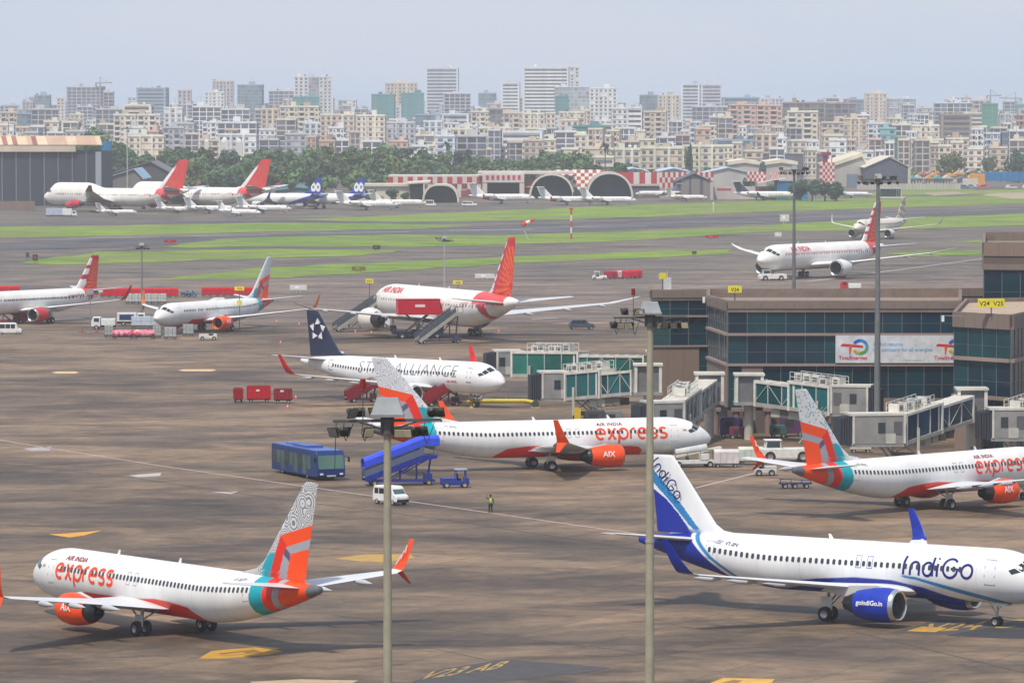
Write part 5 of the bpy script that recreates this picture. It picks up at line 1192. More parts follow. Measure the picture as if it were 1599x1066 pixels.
def fin_text(pl, P, txt, size, a, z, ang, col, side=1, stroke=True, wd=.12):
    if stroke: V, Fc, w_ = stroke_polys(txt, size, wd, gap=.16)
    else: V, Fc = text_polys(txt, size, .01, 0)
    ca, sa = cos(ang), sin(ang); pts = []
    for u, v in V: x = u*ca-v*sa; y = u*sa+v*ca; pts.append((P.ga-(a-x) if side > 0 else P.ga-(a+x), -side*.36, z+y))
    link('tail_lettering', mesh_from('tail_lettering', pts, Fc, [col]*len(Fc), 'vehicle_paint'), pl)
fin_text(Dp, S320, 'IndiGo', .62, 36.25, 11.05, R(-49), H('#1c1f70'))
hE = -43.2; Ep = airliner(S320M, 'star', 'white airliner with a dark navy tail bearing a five part silver star', gearpos(S320M, -1.0, 647.9, hE), R(hE), STARL, None, sides=(1,))
V, Fc = text_polys('STAR ALLIANCE', 2.5, -.012, .2, spacing=1.12); w_ = max(p[0] for p in V); k = 18.2/w_; decal(S320M, 'airline_lettering', [(u*k, v) for u, v in V], Fc, 1, 25.0, 3.9, (.26, .26, .27), Ep)
V, Fc = text_polys('AIR INDIA', .42, .01, .12); decal(S320M, 'small_lettering', V, Fc, 1, 8.6, 3.2, H('#c02030'), Ep)
sb = MB((.62, .62, .64))
for k in range(5):
    t_ = R(90+72*k); cx, cz = 34.1+0, 9.25; u = Vector((cos(t_), sin(t_))); v = Vector((-sin(t_), cos(t_))); o = Vector((-cx, cz))+u*.95
    pts = [o+u*.62, o-u*.28+v*.5, o-u*.15-v*.42]; sb.add([(S320M.ga+p.x, -.38, p.y) for p in pts], [(0, 1, 2)], (.7, .7, .72)); pts = [o+u*.62, o-u*.15-v*.42, o+u*.05-v*.62]; sb.add([(S320M.ga+p.x, -.375, p.y) for p in pts], [(0, 1, 2)], (.3, .3, .34))
sb.build('tail_emblem', 'vehicle_paint', Ep)
hF = -123.4; Fp = airliner(S787, 'ai787', 'white wide-body airliner with a red tail being towed on the far taxiway', gearpos(S787, 55.4, 1120.7, hF), R(hF), AI787, 'red-tailed white airliners', sides=(-1,), cat='airplane')
V, Fc = text_polys('AIR INDIA', 1.9, .05, .4); decal(S787, 'airline_lettering', V, Fc, -1, 10.2, 6.35, H('#c83040'), Fp, .04)
V, Fc = text_polys('AIR INDIA', 1.9, .05, .4)
hG = 113.8; Gp = airliner(S777, 'ai777', 'white wide-body airliner with a red and orange tail, red catering box beside it', gearpos(S777, -23.4, 878.5, hG), R(hG), AI777, 'red-tailed white airliners', sides=(-1,))
V, Fc = text_polys('AIR INDIA', 1.9, .05, .4); decal(S777, 'airline_lettering', V, Fc, -1, 7.6, 6.9, H('#c83040'), Gp, .04)
hH = -117.9; Hp = airliner(S737F, 'aixF', 'distant white and orange airliner with grey carts at its nose, left of centre', gearpos(S737F, -61.1, 856.5, hH), R(hH), dict(AIXB, winglet=(.82, .22, .05)), AX, sides=(-1,), low=True)
hI = -123.9; Ip = airliner(S320F, 'ai320', 'white airliner with red engine and red tail at the left edge behind red steps', gearpos(S320F, -96.5, 891.2, hI), R(hI), AI320, 'red-tailed white airliners', sides=(-1,), low=True)
def et_fin(a, r, z):
    C = A4(len(a), (.55, .50, .42)); k = ((np.floor(a*.9+z*.7)+np.floor(z*.8-a*.5)) % 3).astype(int); pal = np.array([(.58, .53, .44), (.22, .18, .16), (.42, .34, .25)]); C[:, :3] = pal[k]; return C
ETI = dict(body=lambda a, r, z, ph: A4(len(a), (.66, .60, .50)), fin=et_fin, winglet=(.66, .6, .52), engine=(.66, .6, .52), lip=(.6, .6, .6), wing=(.6, .57, .5))
hJ = -118.2; Jp = airliner(S320F, 'eti', 'cream airliner with brown faceted tail on the far runway side', gearpos(S320F, 100.2, 1461.3, hJ), R(hJ), ETI, None, sides=(-1,), low=True)
Jp.children[0]
# far side aircraft: pixel of the nose, ground row, heading
def far(P, key, label, npx, yb, hd, lv, group, **k):
    D = DY(yb); nx = X(npx, D, yb); return airliner(P, key, label, (nx-cos(R(hd))*P.ga, D), R(hd), lv, group, sides=(), low=True, **k)
far(S747, 'b747', 'old white four-engined jumbo with a red tail outside the dark hangar', 62, 330, 145, AI747, 'red-tailed white jumbos')
far(S747, 'b747', 'second old jumbo, its nose hidden behind the first red tail', 192, 328, 145, AI747, 'red-tailed white jumbos')
def go_body(a, r, z, ph):
    C = A4(len(a), (.72, .72, .72)); C[(a > 22) & (z < 1.9+(a-22)*.33), :3] = H('#3c48a0'); C[a > 33, :3] = H('#2c3c98'); return C
def go_fin(a, r, z):
    C = A4(len(a), H('#24409a')); ctr = (a-33.9, z-8.3)
    for dx in (-.95, .95): d_ = np.hypot((ctr[0]-dx)/.95, ctr[1]/1.7); C[d_ < 1.05, :3] = (.75, .75, .72); C[d_ < .42, :3] = H('#4c60a8')
    return C
GOA = dict(body=go_body, fin=go_fin, winglet=H('#24409a'), engine=(.6, .6, .6), wing=(.4, .42, .46))
far(S320F, 'goa', 'blue-tailed airliner with twin white ovals on its fin, beside the second jumbo', 365, 326, 158, GOA, 'blue-tailed airliners parked far left')
far(S320F, 'goa', 'second blue-tailed airliner, left of the cream building with three dark windows', 432, 326, 158, GOA, 'blue-tailed airliners parked far left')
def jet_lv(c=(.74, .72, .69), stripe_=None, fin=None):
    def bd(a, r, z, ph):
        C = A4(len(a), c)
        if stripe_: C[(np.abs(a-stripe_[1]) < 1.2), :3] = stripe_[0]
        C[(np.abs(z-2.5) < .16) & (a > 5) & (a < 15) & (np.sin(a*6) > 0), :3] = (.1, .1, .12)
        return C
    return dict(body=bd, fin=const(fin or c), winglet=fin or c, engine=c, lip=(.5, .5, .5), wing=(.6, .6, .62), stab=c)
JETS = [('white', 214, 337, 12, jet_lv(), 'small white business jet in front of the first jumbo', .62),
 ('white', 314, 333, 12, jet_lv(), 'small white business jet below the first red tail', .7), ('white', 368, 333, 14, jet_lv(), 'white business jet between the two jumbos', .8),
 ('white', 408, 338, -28, jet_lv(), 'small white jet nosing towards the runway under the second red tail', .75), ('red', 455, 333, 10, jet_lv(stripe_=(H('#b84050'), 17)), 'white business jet with red tail band in front of the blue-tailed airliners', .85),
 ('white', 622, 328, 12, jet_lv(), 'slim white jet left of the arched canopy', 1.0), ('cream', 667, 325, 10, jet_lv((.72, .68, .6)), 'cream jet reaching to the arched canopy', .95),
 ('bandA', 836, 318, 8, jet_lv(stripe_=(H('#a03848'), 18)), 'long white jet outside the checkered open hangar', 1.12), ('bandB', 932, 320, 8, jet_lv(stripe_=(H('#a03848'), 18)), 'white jet with a red band in front of the first arch hangar', .98),
 ('white', 994, 320, 8, jet_lv(), 'white jet in front of the second arch hangar', .95), ('cream', 1105, 314, 6, jet_lv((.72, .7, .64)), 'short white jet outside the dark gabled hangar', .72),
 ('dark', 1243, 313, 5, jet_lv(fin=(.03, .05, .08)), 'white jet with a black tail left of the blue shelter', 1.08), ('darkB', 1362, 309, -12, jet_lv((.5, .52, .56), fin=(.04, .05, .08)), 'small grey blue jet right of the dark trees', .75)]
for key, px_, yb, hd, lv, lab, sc in JETS:
    o = far(SJET, 'jet'+key+('' if key != 'dark' else ''), lab, px_, yb, hd, lv, 'business jets on the far apron', name='business_jet', cat='business jet'); o.scale = (sc,)*3
    o.location.x += SJET.ga*cos(R(hd))*(1-sc)
o = far(SJET, 'jeths', 'striped jet tucked inside the shadowed hangar, its tail to the right', 985, 315, 172, jet_lv((.6, .56, .55), fin=(.12, .14, .2)), 'business jets on the far apron', name='business_jet', cat='business jet'); o.scale = (.8,)*3; o.location.y += 25; o.location.z = 1.2

# ---------------------------------------------------------------- masts
mast((X(1015, 223, 600), 223), 0, 30.3, 'nearer right floodlight mast rising through the centre right of the photo', seed=5, arm=3.25, r0=.27, r1=.14)
mast((X(605, 153, 700), 153), 0, 30.1, 'nearest floodlight mast, left of centre, with grey cover and dangling cable', r0=.22, r1=.11, seed=2, arm=3.3)
mast((X(1370, 573, 600), 573), 0, 31.2, 'tall dark mast in front of the terminal banner', arm=4.4, detail=False, seed=8, head='ring', r0=.42, r1=.2, polecol=(.16, .17, .17))
mast((X(1240, 700), 700), 0, 30.6, 'slim mast behind the terminal, left of the towed airliner wing', arm=3.9, detail=False, seed=9, head='ring', r0=.36, r1=.16, polecol=(.16, .17, .17))
mast((X(221, 905), 905), 0, 14.2, 'thin mast behind the pink baggage carts', arm=2.6, detail=False, seed=10, r0=.2, r1=.12, polecol=(.2, .2, .2))
mast((X(694, 1010), 1010), 0, 12.7, 'thin mast with a pale head beyond the wide-body airliner', arm=3.4, detail=False, seed=11, r0=.2, r1=.12, polecol=(.4, .4, .38))
mast((X(199, 1950), 1950), 0, 31, 'very distant thin mast beside the dark hangar', arm=3, detail=False, seed=12, r0=.35, r1=.2, polecol=(.4, .4, .38))
gate_sign(G(577, 471), 0, 0, 4.6, 'V17', 'yellow stand sign left of the wide-body nose', 1.6, .9)
gate_sign(G(374, 515), 0, 0, 7.6, 'V15', 'yellow stand sign above the distant orange-engined airliner', 1.7, .7, two=5.2)
gate_sign(G(715, 458), 0, 0, 2.7, 'V18', 'low yellow sign just behind the wide-body roof', 2., .8)
b = MB((.25, .25, .25)); b.cyl((0, 0, 0), (0, 0, 7.5), .09, n=8); b.b2(-.6, .6, -.1, .1, 6.6, 7.5, (.3, .32, .35))
for x in (-1.4, 1.2): b.b2(x-.6, x+.6, -.3, .3, .1, .25, (.4, .1, .1)); b.b2(x-.1, x+.1, -.2, .2, 0, .8, (.3, .12, .12))
o = b.build('sign_post', 'steelwork', loc=(*G(141, 519), 0)); tag(o, 'grey post with a small board and low barriers right of the red engine', 'post')

# ---------------------------------------------------------------- vehicles and equipment
bus(G(481, 743), R(-68))
stairs(G(624, 757), R(12), 'bright blue covered steps rising to the rear door of the centre airliner', 7.6, 3.1, 1.9, (.010, .022, .26), (.10, .12, .2), (.03, .07, .62), (.012, .03, .25), z0=.8)
tractor(G(710, 761), R(8), 'small blue tractor with open cab right of the blue steps', (.015, .035, .28), group='blue ground tractors')
van(G(610, 787), R(-48), 'small white van below the blue steps, partly behind the mast')
person(G(766, 801), R(100), 'person in yellow-green vest and dark trousers standing alone on the open apron', 'signal')
van(G(908, 514), R(8), 'dark blue grey people carrier alone on the apron right of centre', (.06, .075, .10), 4.4, 1.8, 1.75, 'parked_car', cat='car', suv=True)
container(G(372, 628), R(96), 'small red cargo bin at the left end of the trio', H('#b00a18'), 1.9, 1.2, 1.9)
container(G(404, 628), R(4), 'largest, bright red cargo bin in the middle of the trio', H('#b80c1c'), 3.1, 1.4, 2.2)
container(G(442, 629), R(2), 'darker red cargo bin at the right of the trio', H('#8c1420'), 2.4, 1.3, 1.9)
MR = H('#7c1824')
stairs(G(566, 628), R(14), 'dark red steps under the wing of the navy-tailed airliner', 4.6, 2.3, 1.5, MR, MR, None, (.1, .02, .02))
stairs(G(690, 634), R(20), 'dark red low steps leading up to the front door of the navy-tailed airliner', 5.4, 2.7, 1.5, MR, H('#8c1c28'), None, (.1, .02, .02), hood=H('#16304a'))
o = tractor(G(665, 629), R(5), 'dark tug half hidden behind the grey patterned tail', (.04, .05, .09), group='blue ground tractors')
GS = (.42, .40, .35)
stairs(G(560, 517), R(32), 'grey open steps left of the white engine of the wide-body', 9.6, 5.2, 1.7, GS, (.10, .11, .13), None, (.2, .18, .17))
stairs(G(685, 536), R(32), 'grey open steps at the rear door of the wide-body', 8.4, 5.0, 1.7, GS, (.10, .11, .13), None, (.06, .06, .1))
catering(G(652, 528), R(10))
truck(G(586, 512), R(10), 'low white service truck under the grey steps of the wide-body', L=5, Hh=1.5, group='white service trucks')
# tow train on the taxiway
tractor(G(936, 437), R(185), 'white tug pulling a train of red carts across the taxiway', (.7, .68, .66), L=3.2, name='tow_tractor')
for k, p in enumerate((950, 957, 964, 976, 983, 990, 996)): dolly(G(p, 436.5-k*.3), R(185), ['dark red cart directly behind the white tug', 'second red cart behind the white tug', 'third cart of the train, pinkish white', 'fourth cart of the train, bright red', 'fifth cart of the train, bright red', 'sixth cart of the train, bright red', 'last bright red cart of the train'][k], 'covered', 'red carts of the tow train', [H('#a02838'), H('#982838'), (.55, .4, .4), H('#c81830'), H('#c41830'), H('#c81c34'), H('#b81830')][k], 1.9)
# rows of red covered carts behind the left airliners
RC = H('#c41426')
xs = [4, 22, 165, 176, 187, 197, 207, 217, 228, 238, 249, 260, 270] ; pos_ = ['at the far left edge', 'second from the left edge']+['in the long row behind the red-tailed airliner, number words %d' % k for k in range(20)]
ordn = ['first', 'second', 'third', 'fourth', 'fifth', 'sixth', 'seventh', 'eighth', 'ninth', 'tenth', 'eleventh']
for k, p in enumerate(xs):
    lab = 'red covered cart above the fuselage at the left edge' if k == 0 else 'red covered cart right of the one at the left edge' if k == 1 else '%s red covered cart, counted rightwards from the red tail' % ordn[k-2]
    dolly(G(p, 464.5 if k > 1 else 461), R(3), lab, 'covered', 'red covered carts lined up behind the airliners', RC, 2.2)
for k, p in enumerate((323, 334, 345, 356, 367, 378, 389)): dolly(G(p, 463), R(3), '%s red covered cart, counted from the left, behind the roof of the orange-engined airliner' % ordn[k], 'covered', 'red covered carts lined up behind the airliners', RC, 2.2)
for k, p in enumerate((203, 213, 223, 233, 243, 253)): dolly(G(p, 474.5), R(3), '%s empty pale dolly below the red covered carts, counted from the left' % ordn[k], 'box', 'empty pale dollies', (.5, .5, .47), 1.9, name='flat_dolly', cat='dolly')
tractor(G(291, 464), R(0), 'dark tug between the two rows of red carts', (.08, .09, .12), L=2.2, cab=False, group='blue ground tractors'); tractor(G(299, 464), R(0), 'blue tug between the two rows of red carts', (.05, .18, .34), L=2.2, cab=False, group='blue ground tractors')
PKC = (.62, .13, .24)
dolly(G(192, 530), R(3), 'left cart heaped with pink wrapped bags', 'bags', 'carts heaped with pink bags', PKC, 3.6); dolly(G(225, 530), R(3), 'right cart heaped with pink and orange bags', 'bags', 'carts heaped with pink bags', (.68, .2, .26), 3.6)
for k, (p, y, L_, c, lab) in enumerate([(170, 527, 1.7, (.33, .34, .31), 'grey container left of the pink bags'), (245, 528, 1.6, (.36, .38, .36), 'grey container right of the pink bags'), (266, 530, 2.2, (.36, .38, .40), 'square grey container left of the white tug'), (294, 525, 2.0, (.34, .36, .37), 'grey container behind the white tug'), (228, 512, 5.4, (.5, .58, .66), 'long pale blue container behind the pink bags')]):
    dolly(G(p, y), R(3), lab, 'box', 'grey cargo containers at the distant airliner', c, L_)
tractor(G(325, 531), R(2), 'white open baggage tug right of the grey containers', (.62, .58, .52), L=3.0, name='baggage_tractor', cab=False)
truck(G(162, 514), R(178), 'white service truck left of the long pale container', L=4.2, Hh=1.9, group='white service trucks'); truck(G(206, 508), R(2), 'white truck with a dark blue side panel near the distant nose', L=5.2, Hh=2.3, group='white service trucks', window=(.02, .05, .12))
stairs(G(322, 505), R(28), 'pale conveyor steps at the nose door of the distant orange-engined airliner', 6.2, 2.6, 1.4, (.5, .48, .44), (.5, .48, .44), (.55, .53, .5), (.25, .22, .2))
for k, (p, y, po, lab) in enumerate([(236, 508, 'reach', 'person in yellow vest left of the group at the distant airliner'), (243, 507, 'stand', 'person in yellow vest, middle of the group at the distant airliner'), (250, 508, 'stand', 'person in yellow vest nearest the distant airliner nose'), (1073, 727, 'reach', 'person in green vest bending beside the belt loader'), (1100, 712, 'stand', 'person in green vest under the nose of the centre airliner'), (1094, 716, 'reach', 'person in green vest at the upper end of the belt loader')]):
    person(G(p, y), R(40*k), lab, po, vest=(.5, .75, .08) if k < 3 else (.25, .85, .10))
person((X(1178, 560), 556), R(200), 'person in green vest behind the white carts near the orange blade', 'stand', vest=(.25, .8, .12))
person((X(1521, 556), 556), R(180), 'person in green vest under the right jet bridge rotunda', 'stand', vest=(.1, .5, .15), z=3.0) if False else person((X(1519, 549), 549), R(180), 'person in green vest beside the right jet bridge column', 'stand', vest=(.1, .5, .15), z=.0)
loader(G(1082, 729), R(12), 'belt loader with pale canvas roll under the nose of the centre airliner')
dolly(G(1134, 729), R(2), 'white curtain sided cart right of the belt loader', 'covered', 'white baggage carts', (.58, .54, .53), 2.7); dolly(G(1172, 725), R(2), 'pale green white cart behind the orange blade', 'covered', 'white baggage carts', (.55, .58, .5), 2.7)
pushback(G(1226, 720), R(4), 'white pushback tug behind the orange tail at the right'); pushback(G(1206, 438), R(8), 'small white tug under the nose of the towed wide-body')
def chair_dolly(pos):
    t = tag(empty('tow_bar_dolly', (*pos, 0), R(4)), 'low dark blue dolly with small wheels left of the right airliner tail', 'dolly')
    b = MB((.02, .04, .14)); b.b2(-1.7, 1.7, -.5, .5, .45, .6); b.bar((-1.7, -.45, 1.0), (1.5, -.45, .85), .08)
    for x in (-1.6, -.5, .6, 1.5): b.bar((x, -.45, .5), (x, -.45, 1.), .07)
    b.build('frame', 'steelwork', t); wheels4(t, (-1.1, -.1, 1.1), .45, .28, .18)
chair_dolly(G(1242, 762))
def gpu(p, D, w_, hh, col, lab, name='ground_power_unit', rz=0.):
    t = tag(empty(name, (X(p, D), D, 0), rz), lab, 'ground equipment', 'ground equipment under the terminal')
    b = MB(col); b.prism([(-w_/2, .4), (w_/2, .4), (w_/2, hh*.8), (w_/2-.25, hh), (-w_/2+.1, hh), (-w_/2, hh*.9)], 'y', -.7, .7); b.build('body', 'vehicle_paint', t, bevel=.05)
    v = MB((.04, .04, .04)); v.b2(-w_*.3, w_*.1, -.73, -.7, hh*.45, hh*.8); v.build('vent', 'matte', t); wheels4(t, (-w_/2+.4, w_/2-.4), .6, .26, .16)
for p, D, w_, hh, c, lab in [(1142, 592, 2.6, 2.4, (.05, .035, .14), 'purple blue unit behind the column of the middle jet bridge'), (1154, 590, 2.2, 1.4, (.16, .03, .06), 'dark red unit below the purple blue one'), (1237, 594, 2.8, 2.6, (.10, .04, .12), 'plum coloured unit left of the patterned tail fin'), (1216, 592, 2.0, 1.5, (.04, .12, .12), 'dark teal unit behind the pushback tug'), (1070, 596, 2.4, 1.6, (.05, .06, .12), 'navy unit under the short jet bridge'), (930, 612, 2.6, 2.0, (.06, .06, .07), 'black unit under the green glass jet bridge'), (958, 614, 2.4, 1.8, (.2, .2, .2), 'grey unit under the green glass jet bridge'), (1345, 566, 2.4, 1.6, (.5, .49, .45), 'cream unit left of the tall mast foot'), (1290, 590, 2.4, 1.9, (.05, .07, .12), 'navy unit right of the patterned tail fin')]: gpu(p, D, w_, hh, c, lab)
b = MB((.62, .42, .02)); b.b2(-.4, .4, -.3, .3, .5, 1.9); b.b2(-.35, -.25, -.2, .2, 0, .5); b.b2(.25, .35, -.2, .2, 0, .5); o = b.build('yellow_cabinet', 'vehicle_paint', loc=(X(902, 618), 618, 0)); tag(o, 'yellow cabinet on legs under the cab of the green glass jet bridge', 'cabinet')
b = MB((.75, .42, .02)); b.b2(-.9, .9, -.5, .5, 0, .9); o = b.build('roof_unit', 'vehicle_paint', loc=(X(1474, 598), 598.5, 3.1)); o.location.z = 3.0; tag(o, 'orange box at the wall left of the sloping jet bridge rotunda', 'box')
def reel(p, y, lab):
    b = MB((.05, .05, .05)); b.cyl((0, 0, .5), (0, .5, .5), .5, n=14); b.b2(-.6, .6, -.1, .6, 0, .15, (.4, .35, .1)); o = b.build('hose_reel', 'rubber', loc=(*G(p, y), 0)); tag(o, lab, 'hose reel')
reel(836, 637, 'black hose reel at the right end of the yellow hose')
def chock(p, y, lab):
    b = MB((.6, .45, .03)); b.prism([(-.3, 0), (.3, 0), (0, .3)], 'y', -.5, .5); o = b.build('wheel_chock', 'rubber', loc=(*G(p, y), 0)); tag(o, lab, 'chock', 'yellow wheel chocks')
chock(736, 637, 'yellow chock at the nose wheel of the navy-tailed airliner'); chock(873, 735, 'yellow chock at the main wheels of the centre airliner')
t = tractor(G(1195, 742), R(180), 'small pale tug under the orange blade', (.5, .48, .45), L=2.4, cab=False)
van(G(15, 522), R(2), 'white minibus below the red steps at the left edge', (.68, .68, .66), 4.2, 1.8, 2.0, 'white_van', suv=False)
stairs(G(6, 504), R(178), 'red steps with a white canopy at the left edge', 8.4, 4.3, 1.8, H('#b0101c'), H('#9c1420'), (.66, .67, .68), (.3, .04, .04))
truck(G(1328, 455), R(178), 'small white truck with a red cab beyond the terminal roof', cab=H('#c03028'), L=4.4, Hh=1.7, group='white service trucks')
truck(G(92, 339), R(2), 'blue and white truck under the nose of the first jumbo', L=9, Hh=3.2, cab=(.1, .15, .3), box=(.4, .45, .55), group='white service trucks')
truck(G(109, 339), R(2), 'white truck right of the blue and white truck at the first jumbo', L=5, Hh=3., group='white service trucks')
van(G(672, 322), R(0), 'tiny white van right of the arched canopy jets', L=4.5, Hh=2.4); van(G(1393, 311), R(0), 'white van with dark lower body beside the small grey jet', (.5, .5, .52), 11, 3, 4.6, cat='van')
van(G(733, 322), R(0), 'tiny white car outside the checkered hangar', (.7, .7, .7), 6, 2, 1.9, 'parked_car', cat='car', suv=True)
# yellow hose and dock line near the far bridge
b = MB((.60, .50, .06))
pts = [G(730, 630), G(770, 629), G(820, 629), G(836, 632)]
for p, q in zip(pts, pts[1:]): b.cyl((*p, .3), (*q, .3), .26, n=10, cap=True); 
o = b.build('yellow_hose', 'rubber'); tag(o, 'long yellow air hose lying below the nose of the navy-tailed airliner', 'hose')
for p, y, lab in [(438, 537, 'cone left of the navy tail'), (467, 508, 'cone above the navy tail, left one'), (432, 504, 'cone left of the wide-body wing tip'), (449, 638, 'cone below the dark red bin'), (462, 623, 'cone right of the dark red bin'), (555, 520, 'cone below the left grey steps'), (580, 521, 'cone between the left grey steps and the engine'), (779, 519, 'cone right of the wide-body main wheels'), (790, 628, 'cone on the yellow hose'), (748, 617, 'cone right of the nose wheel'), (1205, 722, 'cone beside the pushback tug')]:
    cone(G(p, y), 'orange and white traffic '+lab)
# field equipment
def marker(p, y, hh, cols, lab, name='marker_post', cat='marker', w=.5, group=None):
    b = MB(); n = len(cols)
    for i, c in enumerate(cols): b.cyl((0, 0, hh*i/n), (0, 0, hh*(i+1)/n), w/2, n=8, col=c)
    b.box((0, 0, hh), (w*2.2, .3, w), cols[-1]); o = b.build(name, 'matte', loc=(*G(p, y), 0)); tag(o, lab, cat, group)
RW = [H('#c03a3a'), (.7, .68, .65)]
marker(892, 374, 9, RW*2+[H('#c03a3a')], 'red and white banded aerial post on the middle grass strip')
marker(1114, 331, 3.4, [(.6, .6, .6)]*2, 'thin white post at the edge of the far grass', w=.4)
b = MB((.55, .55, .55)); b.cyl((0, 0, 0), (0, 0, 5), .12, n=8); b.lathe([(0, .7), (1.4, .6), (1.4, .58)], (0, 0, 5), 'x', 12, col=H('#d03c34')); b.lathe([(1.4, .6), (2.6, .5)], (0, 0, 5), 'x', 12, col=(.7, .66, .6)); b.lathe([(2.6, .5), (4., .35), (4., .01)], (0, 0, 5), 'x', 12, col=H('#d03c34')); o = b.build('windsock', 'matte', loc=(*G(826, 376), 0)); o.rotation_euler = (0, R(-25), R(10)); tag(o, 'red and white windsock beside the runway', 'windsock')
for k, (p, y, w_, hh, c, lab) in enumerate([(266, 381, 3.4, 1.2, H('#a02028'), 'low red box sign left of the middle grass strip'), (1112, 373, 4., 1.1, H('#a83030'), 'low red board at the end of the middle grass strip'), (55, 411, 1.3, 2.2, (.08, .04, .03), 'small dark box at the left end of the grass'), (43, 404, .9, 1.6, (.05, .05, .05), 'tiny dark post at the left end of the grass'), (588, 392, 2., 1.6, (.05, .04, .03), 'small black and yellow board on the grass strip'), (560, 425, 3.2, 1.3, (.16, .13, .03), 'dark board with a yellow panel on the lower grass strip'), (757, 437, 4.4, 1.4, (.62, .6, .6), 'white board right of the wide-body tail'), (466, 456, 3.6, 1.5, (.6, .6, .56), 'white board right of the small tail fin'), (1084, 399, 1.2, 1.2, (.06, .06, .06), 'tiny black box on the grass strip before the terminal'), (1225, 350, 3., 3.2, (.55, .55, .5), 'white sign cluster on the grass left of the towed airliner'), (1215, 372, 2., 1.8, (.6, .6, .6), 'small white board above the towed airliner nose')]):
    b = MB(c); b.b2(-w_/2, w_/2, -.2, .2, hh*.3, hh); b.b2(-w_/2*.3, -w_/2*.2, -.05, .05, 0, hh*.3); b.b2(w_/2*.2, w_/2*.3, -.05, .05, 0, hh*.3); b.b2(-w_/2*.4, w_/2*.1, -.22, -.2, hh*.5, hh*.85, tuple(min(.8, v*1.6+.05) for v in c)); o = b.build('taxiway_sign', 'matte', loc=(*G(p, y), 0)); tag(o, lab, 'sign', 'small signs beside the taxiways')
# ---------------------------------------------------------------- hangars and sheds on the far side
CREAM = (.58, .52, .40); HR = H('#b03440'); HW = (.62, .58, .54)
def thing_at(px, D, name, label, cat, group=None, rz=0):
    return tag(empty(name, (X(px, D), D, 0), rz), label, cat, group)
def W_(p0, p1, D): return X(p1, D)-X(p0, D)
# big dark hangar
D = 1955; t = thing_at(-40, D, 'hangar', 'huge dark hangar with rusty cream roof edge at the far left', 'hangar'); wd = W_(-40, 157, D); zt = Z(237, D); ztop = Z(213, D)
b = MB((.035, .038, .055)); b.b2(0, wd, 0, 60, 0, zt); b.build('hall', 'facade', t)
for k in range(9):
    d = MB((.035+.008*(k % 2), .04+.008*(k % 2), .06)); x0 = wd*k/9; d.b2(x0+.25, x0+wd/9-.25, -.5, .1, 0, zt-1); dd = d.build('sliding_door', 'facade', t)
for k in range(10): p = MB((.16, .17, .20)); p.b2(wd*k/9-.22, wd*k/9+.22, -.8, 0, 0, zt); p.build('door_column', 'facade', t)
p = MB((.30, .32, .36)); p.b2(wd-1.8, wd+.4, -1.6, .5, 0, zt); p.build('corner_pier', 'facade', t)
f = MB((.56, .47, .36)); f.b2(-.5, wd-9.5, -2, 2, zt, zt+(ztop-zt)*.45); f.build('fascia', 'facade', t)
r = MB((.52, .36, .25)); n = 26
for k in range(n):
    x0, x1 = lerp(0, wd+1, k/n), lerp(0, wd+1, (k+1)/n); c = random.choice([(.60, .46, .32), (.25, .10, .09), (.5, .33, .24), (.3, .13, .11), (.62, .48, .35)]); z0_ = zt+(ztop-zt)*.45; sh = 1.5
    r.add([(x0, -2.2, z0_), (x1, -2.2, z0_), (x1-sh, 3.5, ztop), (x0-sh, 3.5, ztop)], [(0, 1, 2, 3)], c)
r.b2(-2, wd-2, 3.5, 60, ztop-.6, ztop-.1, (.5, .38, .28)); r.build('roof', 'facade', t)
s = MB((.02, .16, .34)); s.b2(wd+.6, wd+4.3, -1.5, 1, zt+.5, zt+4); s.build('blue_panel', 'facade', t)
def shed(p0, p1, ybase, yeave, yridge, label, wall=(.10, .11, .13), roof=(.3, .3, .32), D=None, depth=45, opening=None, trim=None, group='sheds and hangars', ridge=.5, name='hangar', cat='hangar', fascia=False):
    D = D or DY(ybase); t = thing_at(p0, D, name, label, cat, group); wd = W_(p0, p1, D); ze, zr = Z(yeave, D), Z(yridge, D)
    b = MB(wall); b.prism([(0, 0), (wd, 0), (wd, ze), (wd*ridge, zr), (0, ze)], 'y', 0, depth); b.build('hall', 'facade', t)
    r = MB(roof)
    for x0, z0, x1, z1 in ((-.6, ze-.15, wd*ridge, zr+.2), (wd*ridge, zr+.2, wd+.6, ze-.15)): r.add([(x0, -.8, z0), (x1, -.8, z1), (x1, depth+.5, z1), (x0, depth+.5, z0), (x0, -.8, z0+.35), (x1, -.8, z1+.35), (x1, depth+.5, z1+.35), (x0, depth+.5, z0+.35)], [(3, 2, 1, 0), (4, 5, 6, 7), (0, 1, 5, 4), (2, 3, 7, 6), (1, 2, 6, 5), (3, 0, 4, 7)], None)
    r.build('roof', 'facade', t)
    fa = MB(roof); fa.prism([(-.6, ze-1.6), (wd*ridge, zr-1.4), (wd+.6, ze-1.6), (wd+.6, ze+.15), (wd*ridge, zr+.45), (-.6, ze+.15)], 'y', -.95, -.1) if fascia else None
    if fascia: fa.build('fascia', 'facade', t)
    if opening:
        for k, (a, c_, zz, cc) in enumerate(opening): o = MB(cc); o.b2(wd*a, wd*c_, -.12, .1, 0, zz); o.build('door', 'facade', t)
    if trim: q = MB(trim); q.b2(wd-.8, wd+.5, -.9, .4, 0, ze); q.build('corner_post', 'facade', t)
    return t
shed(158, 275, 322, 276, 254, 'dark gabled shed with a worn blue roof strip, right of the huge hangar', (.075, .075, .08), (.16, .15, .16), D=2100, opening=[(.1, .35, 5, (.3, .27, .25))], ridge=.66)
t = shed(160, 222, 318, 280, 265, 'low shed with patched blue and rust roof beside the huge hangar', (.17, .16, .15), (.30, .42, .55), D=2040, ridge=.8)
